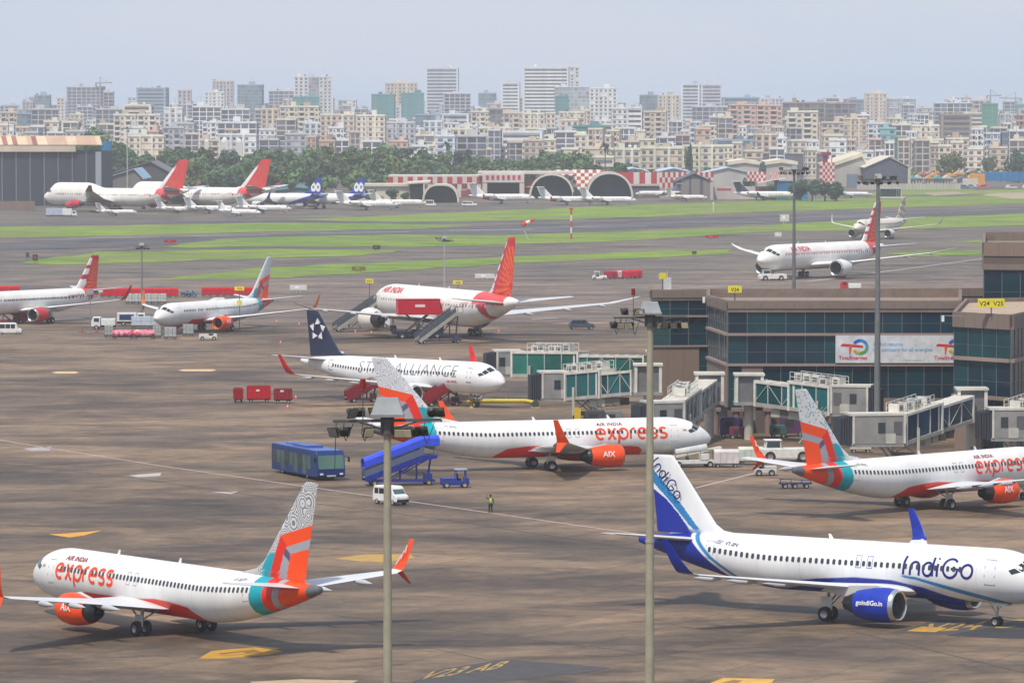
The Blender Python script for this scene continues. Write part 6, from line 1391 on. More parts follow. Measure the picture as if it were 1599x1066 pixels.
shed(352, 400, 305, 299, 296, 'low shed with a turquoise roof behind the second jumbo', (.15, .2, .2), (.03, .20, .26), D=2230); shed(430, 500, 305, 298, 294, 'wider turquoise roofed shed behind the blue-tailed airliners', (.15, .2, .2), (.03, .21, .28), D=2230)
b = MB((.20, .15, .13)); b.b2(0, W_(-60, 62, 1900), 0, 1, 0, 3.3); o = b.build('boundary_wall', 'facade', loc=(X(-60, 1900), 1880, 0)); tag(o, 'low brown wall before the huge hangar at the left edge', 'wall')
# cream office
D = 2035; t = thing_at(558, D, 'office_building', 'long cream single storey building with three square dark windows', 'building'); wd = W_(558, 642, D)
b = MB((.55, .52, .42)); b.b2(0, wd, 0, 20, 0, Z(291, D)); b.build('wall', 'facade', t); b = MB((.6, .54, .42)); b.b2(-1, wd+6, -1, 21, Z(291, D), Z(287, D)); b.build('roof', 'facade', t)
for p in (560, 571, 582): b = MB((.05, .05, .06)); x = W_(558, p, D); b.b2(x-.4, x+1.3, -.15, .1, 2.6, 5.2); b.build('window', 'glass', t)
# arched hangars
def arch(p0, p1, ybase, ytop, label, rim, inner, roof, D, depth=50, n=18, rimw=1.2, group='arched hangars', checks=None, sq=.9):
    t = thing_at(p0, D, 'arched_hangar', label, 'hangar', group); wd = W_(p0, p1, D); h = Z(ytop, D); R0 = wd/2
    def prof(k, e=0): a = pi*k/n; c = cos(a); s_ = sin(a); return (R0-(R0+e)*abs(c)**sq*(1 if c > 0 else -1), (h+e)*s_**.85)
    r = MB(rim); 
    for k in range(n):
        a, b_ = prof(k), prof(k+1); c, d = prof(k, rimw), prof(k+1, rimw); V = [(q[0], y, q[1]) for y in (-.6, .6) for q in (a, b_, d, c)]
        r.add(V, [(0, 1, 2, 3), (7, 6, 5, 4), (0, 4, 5, 1), (2, 6, 7, 3)])
    r.build('arch_rim', 'facade', t)
    v = MB(roof); m = 14
    for k in range(n):
        for j in range(m):
            a, b_ = prof(k, rimw*.8), prof(k+1, rimw*.8); y0, y1 = depth*j/m+.6, depth*(j+1)/m+.6; c = roof if not checks else (checks[0] if (k+j) % 2 else checks[1])
            v.add([(a[0], y0, a[1]), (b_[0], y0, b_[1]), (b_[0], y1, b_[1]), (a[0], y1, a[1])], [(0, 1, 2, 3)], c)
    v.build('vault', 'facade', t)
    b = MB(inner); pts = [prof(k, -.1) for k in range(n+1)]; b.prism(pts, 'y', depth*.14, depth); b.build('back_wall', 'facade', t)
    return t
ta = arch(662, 714, 318, 290, 'cream arched canopy over a dark opening, right of the cream building', (.60, .54, .44), (.03, .04, .045), (.6, .56, .48), 2020, depth=26, rimw=.7, sq=.7)
b = MB((.62, .56, .47)); b.add([(-7, 0, 8.0), (2.5, 0, 8.6), (2.5, 26, 8.8), (-7, 26, 8.2), (-7, 0, 7.4), (2.5, 0, 8.0)], [(0, 1, 2, 3), (4, 5, 1, 0)]); b.b2(-.3, .3, -.1, .3, 0, 7.6, (.6, .58, .5)); b.b2(-6, 0, 14, 25, 0, 7.4, (.06, .065, .06)); b.build('side_roof', 'facade', ta)
D = 2140; t = thing_at(606, D, 'checkered_building', 'long hangar wall with a red and white check band below the wood', 'hangar'); wd = W_(606, 760, D); z0, z1 = Z(303, D), Z(274, D)
b = MB((.58, .53, .49)); b.b2(0, wd, 0, 30, 0, z1); b.build('wall', 'facade', t)
c = MB(HR); n = 10
for k in range(n):
    x0 = wd*k/n; c.b2(x0, x0+wd/n*.5, -.3, -.05, z1-3.2, z1-.6); c.b2(x0+wd/n*.45, x0+wd/n*1., -.3, -.05, z1-5.4, z1-3.5, H('#8a3038')); c.b2(x0-.0, x0+wd/n*.45, -.3, -.05, z1-8.0, z1-5.8) if k > 7 else 0
c.build('check_band', 'facade', t); b = MB((.25, .06, .07)); b.b2(wd*.74, wd*.9, -.4, -.1, 0, 3.0); b.build('red_door', 'facade', t); b = MB(HR); b.b2(wd*.82, wd*.83, -.4, -.1, 0, z1-8); b.build('red_line', 'facade', t)
D = 2110; t = thing_at(757, D, 'checkered_hangar', 'flat hangar with a red check fascia over a wide dark opening', 'hangar'); wd = W_(757, 815, D); z1 = Z(272, D); zo = Z(285, D)
b = MB((.56, .50, .48)); b.b2(-1, 1, 0, 30, 0, zo); b.b2(wd-1, wd+1, 0, 30, 0, zo); b.b2(-1, wd+1, -.2, 30, zo, z1); b.build('wall', 'facade', t); b = MB((.05, .055, .075)); b.b2(1, wd-1, 12, 30, 0, zo); b.build('opening', 'facade', t)
c = MB(HR)
for k in range(7): c.b2(wd*k/7+.5, wd*k/7+.5+wd/14, -.45, -.25, zo+1.4, z1-.5)
c.build('check_band', 'facade', t)
b = MB((.6, .54, .5)); b.b2(-3, wd*2.4, 2, 30, z1, z1+1.0); b.build('roof', 'facade', t)
D = 2115; t = thing_at(815, D, 'lean_to', 'rust red corrugated lean-to left of the first arched hangar', 'building'); wd = W_(815, 842, D)
b = MB((.30, .11, .09)); b.b2(0, wd, 0, 25, 0, Z(278, D)); b.b2(0, wd, -.6, 0, Z(291, D)-.4, Z(291, D), (.6, .52, .45)); b.build('wall', 'facade', t)
CK = ((.60, .55, .49), H('#96473f'))
arch(829, 894, 318, 274, 'first great arched hangar with a dark mouth and checkered vault', (.62, .57, .51), (.025, .045, .085), (.5, .4, .35), 2100, checks=CK, rimw=.8)
arch(918, 986, 317, 272, 'second great arched hangar, right of the first, with a dark mouth', (.60, .56, .52), (.025, .045, .085), (.5, .4, .35), 2100, checks=CK, rimw=.8)
D = 2125; t = thing_at(870, D, 'link_hall', 'checkered sloping roof between the two arched hangars', 'hangar'); wd = W_(870, 945, D); z1, z0 = Z(266, D), Z(303, D)
r = MB(); m, n = 12, 7
for i in range(m):
    for j in range(n): r.add([(wd*i/m, j*3, lerp(z0, z1, j/n)), (wd*(i+1)/m, j*3, lerp(z0, z1, j/n)), (wd*(i+1)/m, (j+1)*3, lerp(z0, z1, (j+1)/n)), (wd*i/m, (j+1)*3, lerp(z0, z1, (j+1)/n))], [(0, 1, 2, 3)], CK[(i+j) % 2])
r.build('roof', 'facade', t); b = MB((.35, .3, .28)); b.b2(0, wd, .3, 20, 0, z0); b.build('wall', 'facade', t)
D = 2130; t = thing_at(962, D, 'striped_hall', 'hall with broad red and white striped fascia right of the second arch', 'hangar'); wd = W_(962, 1062, D); z1, z0 = Z(269, D), Z(287, D)
b = MB((.12, .12, .14)); b.b2(0, wd, 0, 30, 0, z0); b.build('wall', 'facade', t); c = MB()
for k in range(11): c.b2(wd*k/11, wd*(k+1)/11, -.6, 0, z0, z1, HR if (k % 2 == 0 or k < 2) else (.62, .58, .55))
c.b2(0, wd, -.7, -.6, z0-.9, z0, (.5, .45, .43)); c.build('fascia', 'facade', t)
t = shed(1056, 1112, 318, 284, 272, 'dark gabled hangar with brown panels, right of the striped hall', (.075, .085, .11), (.1, .11, .14), D=2080, opening=[(.13, .36, 8.6, (.22, .19, .18)), (.42, .66, 8.6, (.22, .19, .18)), (.75, .95, 8.2, (.2, .17, .17))], trim=(.4, .36, .34))
D = 2110; t = thing_at(1030, D, 'checkered_wall', 'small red and white checkered wall behind the dark gabled hangar', 'wall'); wd = W_(1030, 1114, D); z1 = Z(269, D); c = MB()
for i in range(20):
    for j in range(3): c.b2(wd*i/20, wd*(i+1)/20, 0, 1, z1-2.2*(j+1), z1-2.2*j, HR if (i+j) % 2 else HW)
c.b2(0, wd, .1, 1, 0, z1-6.6, (.4, .35, .33)); c.build('checks', 'facade', t)
shed(966, 1012, 285, 268, 264, 'short pale blue roof above the striped hall', (.3, .33, .36), (.42, .55, .66), D=2350); shed(1028, 1076, 285, 268, 264, 'second pale blue roof above the striped hall', (.3, .33, .36), (.42, .55, .66), D=2350)
shed(1078, 1196, 290, 275, 263, 'long pale blue roofed hall right of the dark gabled hangar', (.42, .40, .38), (.40, .52, .64), D=2330, depth=30)
b = MB((.50, .44, .42)); b.b2(0, W_(1112, 1212, 2090), 0, 2, 0, 5.4); b.b2(2, W_(1112, 1142, 2090), -.1, 2.1, 3.8, 4.6, H('#b04040')); b.b2(W_(1112, 1180, 2090), W_(1112, 1205, 2090), -.1, 2.1, 3.8, 4.6, H('#b04040')); o = b.build('boundary_wall', 'facade', loc=(X(1112, 2090), 2090, 0)); tag(o, 'cream wall with red dashes behind the black-tailed jet', 'wall')
D = 2090
for p0, p1, nm in ((1167, 1195, 'left check panel among trees'), (1203, 1216, 'right check panel among trees')):
    t = thing_at(p0, D, 'checkered_fence', 'red and white '+nm+' above the black-tailed jet', 'wall'); wd = W_(p0, p1, D); c = MB()
    for i in range(8):
        for j in range(3): c.b2(wd*i/8, wd*(i+1)/8, 0, .5, 7.6+1.3*j, 7.6+1.3*(j+1), HR if (i+j) % 2 else HW)
    c.b2(wd*.45, wd*.55, 0, .3, 0, 7.6, (.3, .3, .3)); c.build('checks', 'facade', t)
D = 2080; t = thing_at(1213, D, 'shelter', 'blue walled shelter with a sloping white roof, left of the dark trees', 'building'); wd = W_(1213, 1262, D)
b = MB((.02, .13, .28)); b.b2(0, wd*.55, 0, 14, 0, 7.6); b.b2(wd*.68, wd*.98, -2, 12, 0, 6.8, (.02, .17, .36)); b.build('wall', 'facade', t); r = MB((.58, .52, .46)); r.add([(-8, -1, 7.0), (wd*.3, -1, 9.0), (wd*.3, 15, 9.0), (-8, 15, 7.0), (wd*.56, -1, 8.2), (wd*.56, 15, 8.2)], [(0, 1, 2, 3), (1, 4, 5, 2)]); r.build('roof', 'facade', t)
D = 2230; t = thing_at(1281, D, 'checkered_tower', 'red and white checkered tower with a red tank on top', 'tower'); wd = W_(1281, 1303, D); z1 = Z(254, D); c = MB()
for i in range(6):
    for j in range(7): c.b2(wd*i/6, wd*(i+1)/6, 0, wd, 4+(z1-4)*j/7, 4+(z1-4)*(j+1)/7, HR if (i+j) % 2 else (.66, .6, .57))
c.build('checks', 'facade', t); b = MB((.3, .3, .32)); b.b2(.3, wd-.3, .3, wd-.3, 0, 4); b.b2(1, 1.4, 1, 1.4, z1, z1+2, (.4, .1, .15)); b.b2(wd-1.4, wd-1, 1, 1.4, z1, z1+2, (.4, .1, .15)); b.build('base', 'facade', t); q = MB(H('#93365a')); q.cyl((wd*.35, 2.5, z1), (wd*.35, 2.5, z1+3.2), 1.2, n=12); q.cyl((wd*.42, 2.5, z1+3.2), (wd*.42, 2.5, z1+4.6), 2.2, n=12); q.build('tank', 'facade', t)
shed(1292, 1352, 287, 258, 240, 'big cream roofed hall behind the checkered tower', (.40, .37, .33), (.62, .56, .42), D=2420, depth=70, opening=[(.12, .2, 7, (.2, .25, .3)), (.5, .8, 6, (.15, .2, .28))], ridge=.9, trim=None, fascia=True)
shed(1351, 1420, 287, 262, 246, 'dark blue grey gabled hangar with a cream corner post', (.075, .085, .12), (.60, .55, .47), D=2390, depth=60, ridge=.55, trim=(.55, .5, .42))
shed(1138, 1186, 266, 253, 250, 'low hall with a cream curved roof, left one of the pair', (.45, .41, .37), (.66, .60, .48), D=2600, fascia=True); shed(1196, 1244, 266, 253, 250, 'low hall with a cream roof, right one of the pair', (.45, .41, .37), (.66, .60, .48), D=2600, fascia=True)
b = MB((.14, .13, .17)); b.b2(0, W_(1186, 1290, 2700), 0, 12, 0, Z(240, 2700)); b.b2(0, W_(1186, 1290, 2700), -.2, 12.2, Z(240, 2700)-.6, Z(240, 2700)); o = b.build('long_roof', 'facade', loc=(X(1186, 2700), 2700, 0)); tag(o, 'long dark roof line behind the cream halls', 'building')
b = MB((.46, .42, .38)); b.b2(0, W_(1338, 1500, 2330), 0, 1, 0, 2.8)
for k in range(30): b.b2(k*1.61, k*1.61+.15, -.1, 0, 0, 3.0, (.3, .28, .26))
o = b.build('boundary_wall', 'facade', loc=(X(1338, 2330), 2330, 0)); tag(o, 'long pale boundary wall left of the blue container row', 'wall')
# right hand blue sheeting and the crowded low quarter
D = 2420; b = MB((.01, .12, .34)); L_ = W_(1532, 1680, D)
for k in range(46): b.b2(L_*k/46, L_*(k+.9)/46, 0, .5+.25*(k % 2), 2.6, 7.2, (.012, .13+.02*(k % 3), .36))
o = b.build('blue_hoarding', 'facade', loc=(X(1532, D), D, 0)); tag(o, 'long bright blue corrugated hoarding at the right edge', 'hoarding')
for k, (p, c1, c2, lab) in enumerate([(1523, (.62, .28, .05), (.10, .28, .22), 'big tipper truck with an orange load cover at the left end of the blue hoarding'), (1512, (.55, .5, .44), (.6, .58, .54), 'white truck left of the tipper truck at the blue hoarding')]):
    truck((X(p, 2400-k*20), 2400-k*20), R(178), lab, cab=c2, box=c1, L=9, Hh=6.5 if k == 0 else 4.5, group='trucks beside the hoarding')

# ---------------------------------------------------------------- trees
def crown_pts(rr, c, r, h, n, size, out, cols):
    """leaf clumps spread through several overlapping boughs"""
    lobes = []
    for i in range(12):
        a = rr.uniform(0, 2*pi); q = rr.uniform(.15, .95); lobes.append((c[0]+cos(a)*r*q, c[1]+sin(a)*r*q, c[2]+rr.uniform(-.6, .42)*h*(1.15-q*.4), r*rr.uniform(.2, .5)))
    V, Fc, C = out
    for i in range(n):
        lx, ly, lz, lr = lobes[rr.randrange(len(lobes))]
        u = rr.uniform(-1, 1); a = rr.uniform(0, 2*pi); s_ = sqrt(1-u*u); k = rr.uniform(.7, 1.06)
        p = Vector((lx+cos(a)*s_*lr*k, ly+sin(a)*s_*lr*k, lz+u*lr*k*min(1.1, h/r*1.1)))
        nrm = Vector((cos(a)*s_, sin(a)*s_, u+.25)).normalized(); nrm = (nrm+Vector((rr.uniform(-.5, .5), rr.uniform(-.5, .5), rr.uniform(-.5, .5)))).normalized()
        t_ = nrm.orthogonal().normalized(); b_ = nrm.cross(t_); w_ = size*rr.uniform(.5, 1.25); n0 = len(V)
        ang = rr.uniform(0, pi); t2 = t_*cos(ang)+b_*sin(ang); b2 = nrm.cross(t2)
        V += [tuple(p+t2*w_), tuple(p+b2*w_*.8), tuple(p-t2*w_*.9), tuple(p-b2*w_*.7)]; Fc.append((n0, n0+1, n0+2, n0+3)); C.append(cols[int(rr.random()*len(cols))])
GREENS = [(.065, .135, .045), (.075, .15, .05), (.09, .165, .055), (.07, .14, .065), (.105, .18, .06)]
WARM = [(.085, .12, .04), (.10, .14, .045), (.065, .10, .035), (.11, .15, .045)]
DEEP = [(.03, .075, .045), (.035, .085, .05), (.045, .10, .055)]
def tree_mesh(seed, r=5., h=9., trunk=2.5, cols=GREENS, n=1500, size=.55):
    rr = random.Random(seed); out = ([], [], [])
    crown_pts(rr, (0, 0, trunk+h*.40), r*.95, h*.62, n, size, out, cols)
    cm = mesh_from('crown', *out, 'leaves')
    b = MB((.09, .065, .045)); b.cyl((0, 0, 0), (.2, 0, trunk), .35, .22, 8)
    for k in range(4): a = rr.uniform(0, 6.3); b.cyl((.2, 0, trunk-.5), (cos(a)*r*.5, sin(a)*r*.5, trunk+h*.4), .18, .06, 6)
    return cm, b.mesh('trunk', 'matte')
TM = {}
def tree(px, D, ytop, label, kind='green', wpx=None, group='separate trees around the airfield', cat='tree', name='tree'):
    cols = dict(green=GREENS, warm=WARM, deep=DEEP)[kind]; k = (kind, random.randrange(3))
    if k not in TM: TM[k] = tree_mesh(hash(k[1])+len(TM), cols=cols)
    cm, tm = TM[k]; hh = Z(ytop, D); s = hh/11.5
    o = empty(name, (X(px, D), D, 0), random.uniform(0, 6)); tag(o, label, cat, group); sx = (wpx/F*D/2/5.4) if wpx else s
    o.scale = (sx, sx, s); link('crown', cm, o); link('trunk', tm, o); return o
# the belt of woodland reads as one mass
def wood(name, prof, D0, D1, label, cols, seed, n, size=1.15, base=0.55, step=9.):
    rr = random.Random(seed); out = ([], [], [])
    Dm = (D0+D1)/2; x0, x1 = X(prof[0][0], Dm), X(prof[-1][0], Dm); xs_ = [X(p, Dm) for p, y in prof]; ys_ = [y for p, y in prof]
    rows = 4
    for j in range(rows):
        D = lerp(D0, D1, (j+.5)/rows); x = x0
        while x < x1:
            yy = np.interp(x, xs_, ys_); htop = Z(yy, D)*(lerp(base, 1., j/(rows-1)))*rr.uniform(.80, 1.05); r = rr.uniform(4.5, 8.5); htop = max(5, htop)
            cc = cols[rr.randrange(len(cols))]; tn = rr.uniform(.6, 1.4); cc = [tuple(v*tn for v in q) for q in cc]; h = min(htop*.8, 11)
            crown_pts(rr, (x*D/Dm, D+rr.uniform(-12, 12), htop-h*.5), r, h*.6, int(n*r/6), size, out, cc); x += rr.uniform(.6, 1.25)*step
    o = place(bpy.data.objects.new(name, mesh_from(name, *out, 'leaves'))); return tag(o, label, 'wood', None, 'stuff')
wood('woodland', [(165, 232), (200, 222), (240, 226), (300, 229), (350, 222), (420, 230), (500, 226), (560, 224), (630, 220), (660, 226), (690, 234), (720, 230), (760, 238), (830, 236), (900, 230), (960, 236), (1000, 246)], 2170, 2560, 'broad belt of mixed green woodland behind the far apron', [GREENS, WARM, GREENS, DEEP, WARM, GREENS], 3, 560)
wood('tree_row', [(925, 262), (960, 256), (1040, 255), (1110, 258), (1140, 262)], 2380, 2500, 'row of bushy green trees before the long cream flats', [GREENS, DEEP], 5, 330, base=.8)
wood('scrub', [(1405, 268), (1440, 258), (1500, 262), (1560, 256), (1640, 258)], 2620, 2900, 'mixed green scrub among the low huts at the right', [GREENS, WARM], 6, 200, base=.6, step=16)
wood('tree_clump', [(128, 204), (150, 192), (168, 200), (182, 214)], 2300, 2400, 'tall green trees rising behind the right end of the huge hangar', [GREENS], 8, 420, base=.9)
for p, D, yt, lab, kd, w_ in [(1488, 2600, 228, 'large rounded tree above the low quarter at the right', 'warm', 46), (1250, 2060, 276, 'left dark green tree by the blue shelter', 'deep', 38), (1268, 2050, 272, 'second dark green tree from the blue shelter', 'deep', 42), (1288, 2050, 277, 'third dark green tree from the blue shelter', 'deep', 44), (1306, 2055, 280, 'rightmost and lowest of the dark trees by the blue shelter', 'deep', 38), (1204, 2080, 284, 'small dark tree left of the blue shelter', 'deep', 16),
  (612, 2010, 290, 'round dark tree left of the arched canopy', 'deep', 26), (632, 2010, 296, 'low green bush left of the arched canopy', 'green', 24), (585, 2015, 303, 'low hedge like bush below the three dark windows', 'deep', 30), (900, 2060, 290, 'small dark tree between the two arched hangars', 'deep', 14), (1076, 2450, 214, 'dark tree among the cream flats', 'deep', 14), (1190, 2560, 250, 'dark tree between the two cream roofed halls', 'deep', 12), (1172, 2200, 270, 'bushy tree left of the check panels', 'green', 26),
  (1590, 2550, 226, 'broad tree at the right edge below the teal blocks', 'deep', 40), (1545, 2650, 236, 'pale green tree before the blue and white block', 'warm', 26), (25, 2500, 198, 'green tree behind the roof of the huge hangar at left', 'green', 36), (1340, 2700, 232, 'green tree before the tan flats right of the water tank', 'green', 26), (1262, 2800, 228, 'small tree before the cream tower', 'green', 20)]:
    tree(p, D, yt, lab, kd, w_)
def palm(px, D, ytop, label):
    h = Z(ytop, D); o = empty('palm_tree', (X(px, D), D, 0)); tag(o, label, 'palm tree'); b = MB((.10, .08, .06)); b.cyl((0, 0, 0), (0, 0, h-2), .3, .2, 8); b.build('trunk', 'matte', o); rr = random.Random(2); V, Fc, C = [], [], []
    for i in range(34):
        a = rr.uniform(0, 6.3); e = rr.uniform(-.9, 1.1); L_ = rr.uniform(2.6, 3.8); p0 = Vector((0, 0, h-2)); d = Vector((cos(a)*cos(e), sin(a)*cos(e), sin(e)))
        pts = [p0, p0+d*L_*.5+Vector((0, 0, .3)), p0+d*L_+Vector((0, 0, -.8))]; s_ = Vector((-sin(a), cos(a), 0))*.55
        for q, r_ in zip(pts, pts[1:]): n0 = len(V); V += [tuple(q-s_), tuple(q+s_), tuple(r_+s_*.5), tuple(r_-s_*.5)]; Fc.append((n0, n0+1, n0+2, n0+3)); C.append(rr.choice(DEEP))
    link('crown', mesh_from('crown', V, Fc, C, 'leaves'), o)
palm(945, 2300, 223, 'tall palm standing above the wood near the cream flats'); palm(698, 2420, 221, 'dark palm at the right part of the wood')

# ---------------------------------------------------------------- the city
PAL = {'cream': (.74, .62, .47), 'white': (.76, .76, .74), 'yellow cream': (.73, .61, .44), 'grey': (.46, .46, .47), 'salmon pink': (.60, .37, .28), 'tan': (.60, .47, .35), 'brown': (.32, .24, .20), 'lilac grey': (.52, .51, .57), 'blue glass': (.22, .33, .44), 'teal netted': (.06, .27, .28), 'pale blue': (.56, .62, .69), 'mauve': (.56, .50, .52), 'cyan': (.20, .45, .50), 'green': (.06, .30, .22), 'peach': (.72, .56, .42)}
WIN = (.09, .10, .13)
def block(p0, p1, ytop, D, style, col, label, seed, group='city buildings behind the airfield', depth=None, yaw=None, under=True):
    rr = random.Random(seed); wd = max(6., W_(p0, p1, D)); h = max(5., Z(ytop, D)); dp = depth or max(8, min(20, wd*.7)); c = PAL[col]
    g_ = sum(c)/3; k_ = rr.uniform(.88, 1.06); c = tuple((v*.78+g_*.22)*k_ for v in c); yaw = rr.uniform(-.25, .25) if yaw is None else yaw
    t = tag(empty('city_building', (X((p0+p1)/2, D), D+dp/2, 0), yaw), label, 'building', group)
    wd = max(5, (wd-dp*abs(sin(yaw)))/cos(yaw)) if wd > dp*abs(sin(yaw))*1.6 else wd
    zb = max(0, Z(292, D)) if D > 2500 else 0
    b = MB(c); b.b2(-wd/2, wd/2, -dp/2, dp/2, 0, h)
    fl = 3.3; nf = max(1, int(h/fl)); z0 = h-nf*fl; dark = jit_(WIN, rr, .8, 1.3); tone = tuple(v*.72 for v in c); lite = tuple(min(.72, v*1.18+.02) for v in c)
    k0 = max(0, nf-22); faces = [(0, -1, wd), (1, 1 if X((p0+p1)/2, D) < 0 else -1, dp)]
    for ax, sg, ln in faces:
        def q(x0, x1, za, zb_, o, cc):
            if ax == 0: b.b2(x0, x1, -dp/2-o, -dp/2+.02, za, zb_, cc)
            else: b.b2(sg*(wd/2-.02), sg*(wd/2+o), x0, x1, za, zb_, cc)
        if style == 'strip':
            for f in range(k0, nf): q(-ln/2+.6, ln/2-.6, z0+f*fl+.9, z0+f*fl+2.5, .1, jit_(dark, rr, .7, 1.4))
            for x in (-ln/2, ln/2-1.4) if ln > 10 else (): q(x, x+1.4, 0, h, .35, lite)
        elif style == 'glass':
            n = max(2, int(ln/3.2)); gl = tuple(v*.55 for v in c)
            for f in range(k0, nf):
                for i in range(n): q(-ln/2+ln*i/n+.15, -ln/2+ln*(i+1)/n-.15, z0+f*fl+.25, z0+f*fl+3.0, .06, jit_(gl, rr, .7, 1.35))
        elif style == 'net':
            for f in range(k0, nf): q(-ln/2, ln/2, z0+f*fl, z0+f*fl+.25, .12, tone)
            for i in range(max(2, int(ln/4))): q(-ln/2+i*4, -ln/2+i*4+.3, 0, h, .15, lite)
        elif style == 'frame':
            n = max(2, int(ln/4.5))
            for f in range(k0, nf):
                for i in range(n): q(-ln/2+ln*i/n+.35, -ln/2+ln*(i+1)/n-.35, z0+f*fl+.4, z0+f*fl+3.0, .05, jit_(dark, rr, .6, 1.6))
        elif style == 'balcony':
            n = max(2, int(ln/6.5))
            for i in range(n):
                x0 = -ln/2+ln*i/n; w_ = ln/n
                for f in range(k0, nf):
                    z = z0+f*fl
                    q(x0+w_*.12, x0+w_*.52, z+.2, z+2.9, .05, jit_(dark, rr, .7, 1.7))
                    q(x0+w_*.08, x0+w_*.56, z-.1, z+.95, 1.0, lite if rr.random() < .85 else tone)
                    q(x0+w_*.68, x0+w_*.9, z+1.0, z+2.3, .05, jit_(dark, rr, .7, 1.7))
        else:
            n = max(2, int(ln/3.4))
            for f in range(k0, nf):
                z = z0+f*fl; q(-ln/2, ln/2, z-.12, z+.12, .22, tone if style == 'grid' else lite)
                for i in range(n):
                    if rr.random() < .9: q(-ln/2+ln*(i+.25)/n, -ln/2+ln*(i+.75)/n, z+.9, z+2.5, .08, jit_(dark, rr, .6, 1.8))
            if ln > 12:
                for i in range(1, 3): x = -ln/2+ln*i/3; q(x-.5, x+.5, 0, h+.5, .5, lite)
    b.build('wall', 'facade', t)
    r = MB(tone); r.b2(-wd/2-.3, wd/2+.3, -dp/2-.3, dp/2+.3, h, h+.35); 
    for s_ in (-1, 1): r.b2(-wd/2, wd/2, s_*dp/2-.15, s_*dp/2+.15, h+.35, h+1.3, lite); r.b2(s_*wd/2-.15, s_*wd/2+.15, -dp/2+.2, dp/2-.2, h+.35, h+1.3, lite)
    ro = r.build('roof', 'facade', t)
    if wd > 9:
        s_ = MB(lite if rr.random() < .6 else tone); x = rr.uniform(-wd*.3, wd*.3); ww = rr.uniform(2.5, min(6, wd*.35)); hh = rr.uniform(2.6, 4.4); s_.b2(x-ww/2, x+ww/2, -2.5, 2.5, h+.35, h+hh); s_.build('stair_head', 'facade', t)
        for k in range(rr.choice([1, 2, 2])):
            w_ = MB(rr.choice([(.5, .5, .5), (.08, .08, .09), (.4, .36, .32)])); x2 = rr.uniform(-wd*.42, wd*.42); w_.cyl((x2, rr.uniform(-2, 2), h+.35), (x2, rr.uniform(-2, 2)*0, h+2.2), .95, n=8); w_.build('water_tank', 'facade', ro)
        if rr.random() < .3: a = MB((.35, .3, .3)); a.bar((x, 0, h+hh), (x, 0, h+hh+rr.uniform(3, 7)), .22); a.build('aerial', 'facade', ro)
    return t
FAR, MID, NEAR = 4900, 3500, 2800
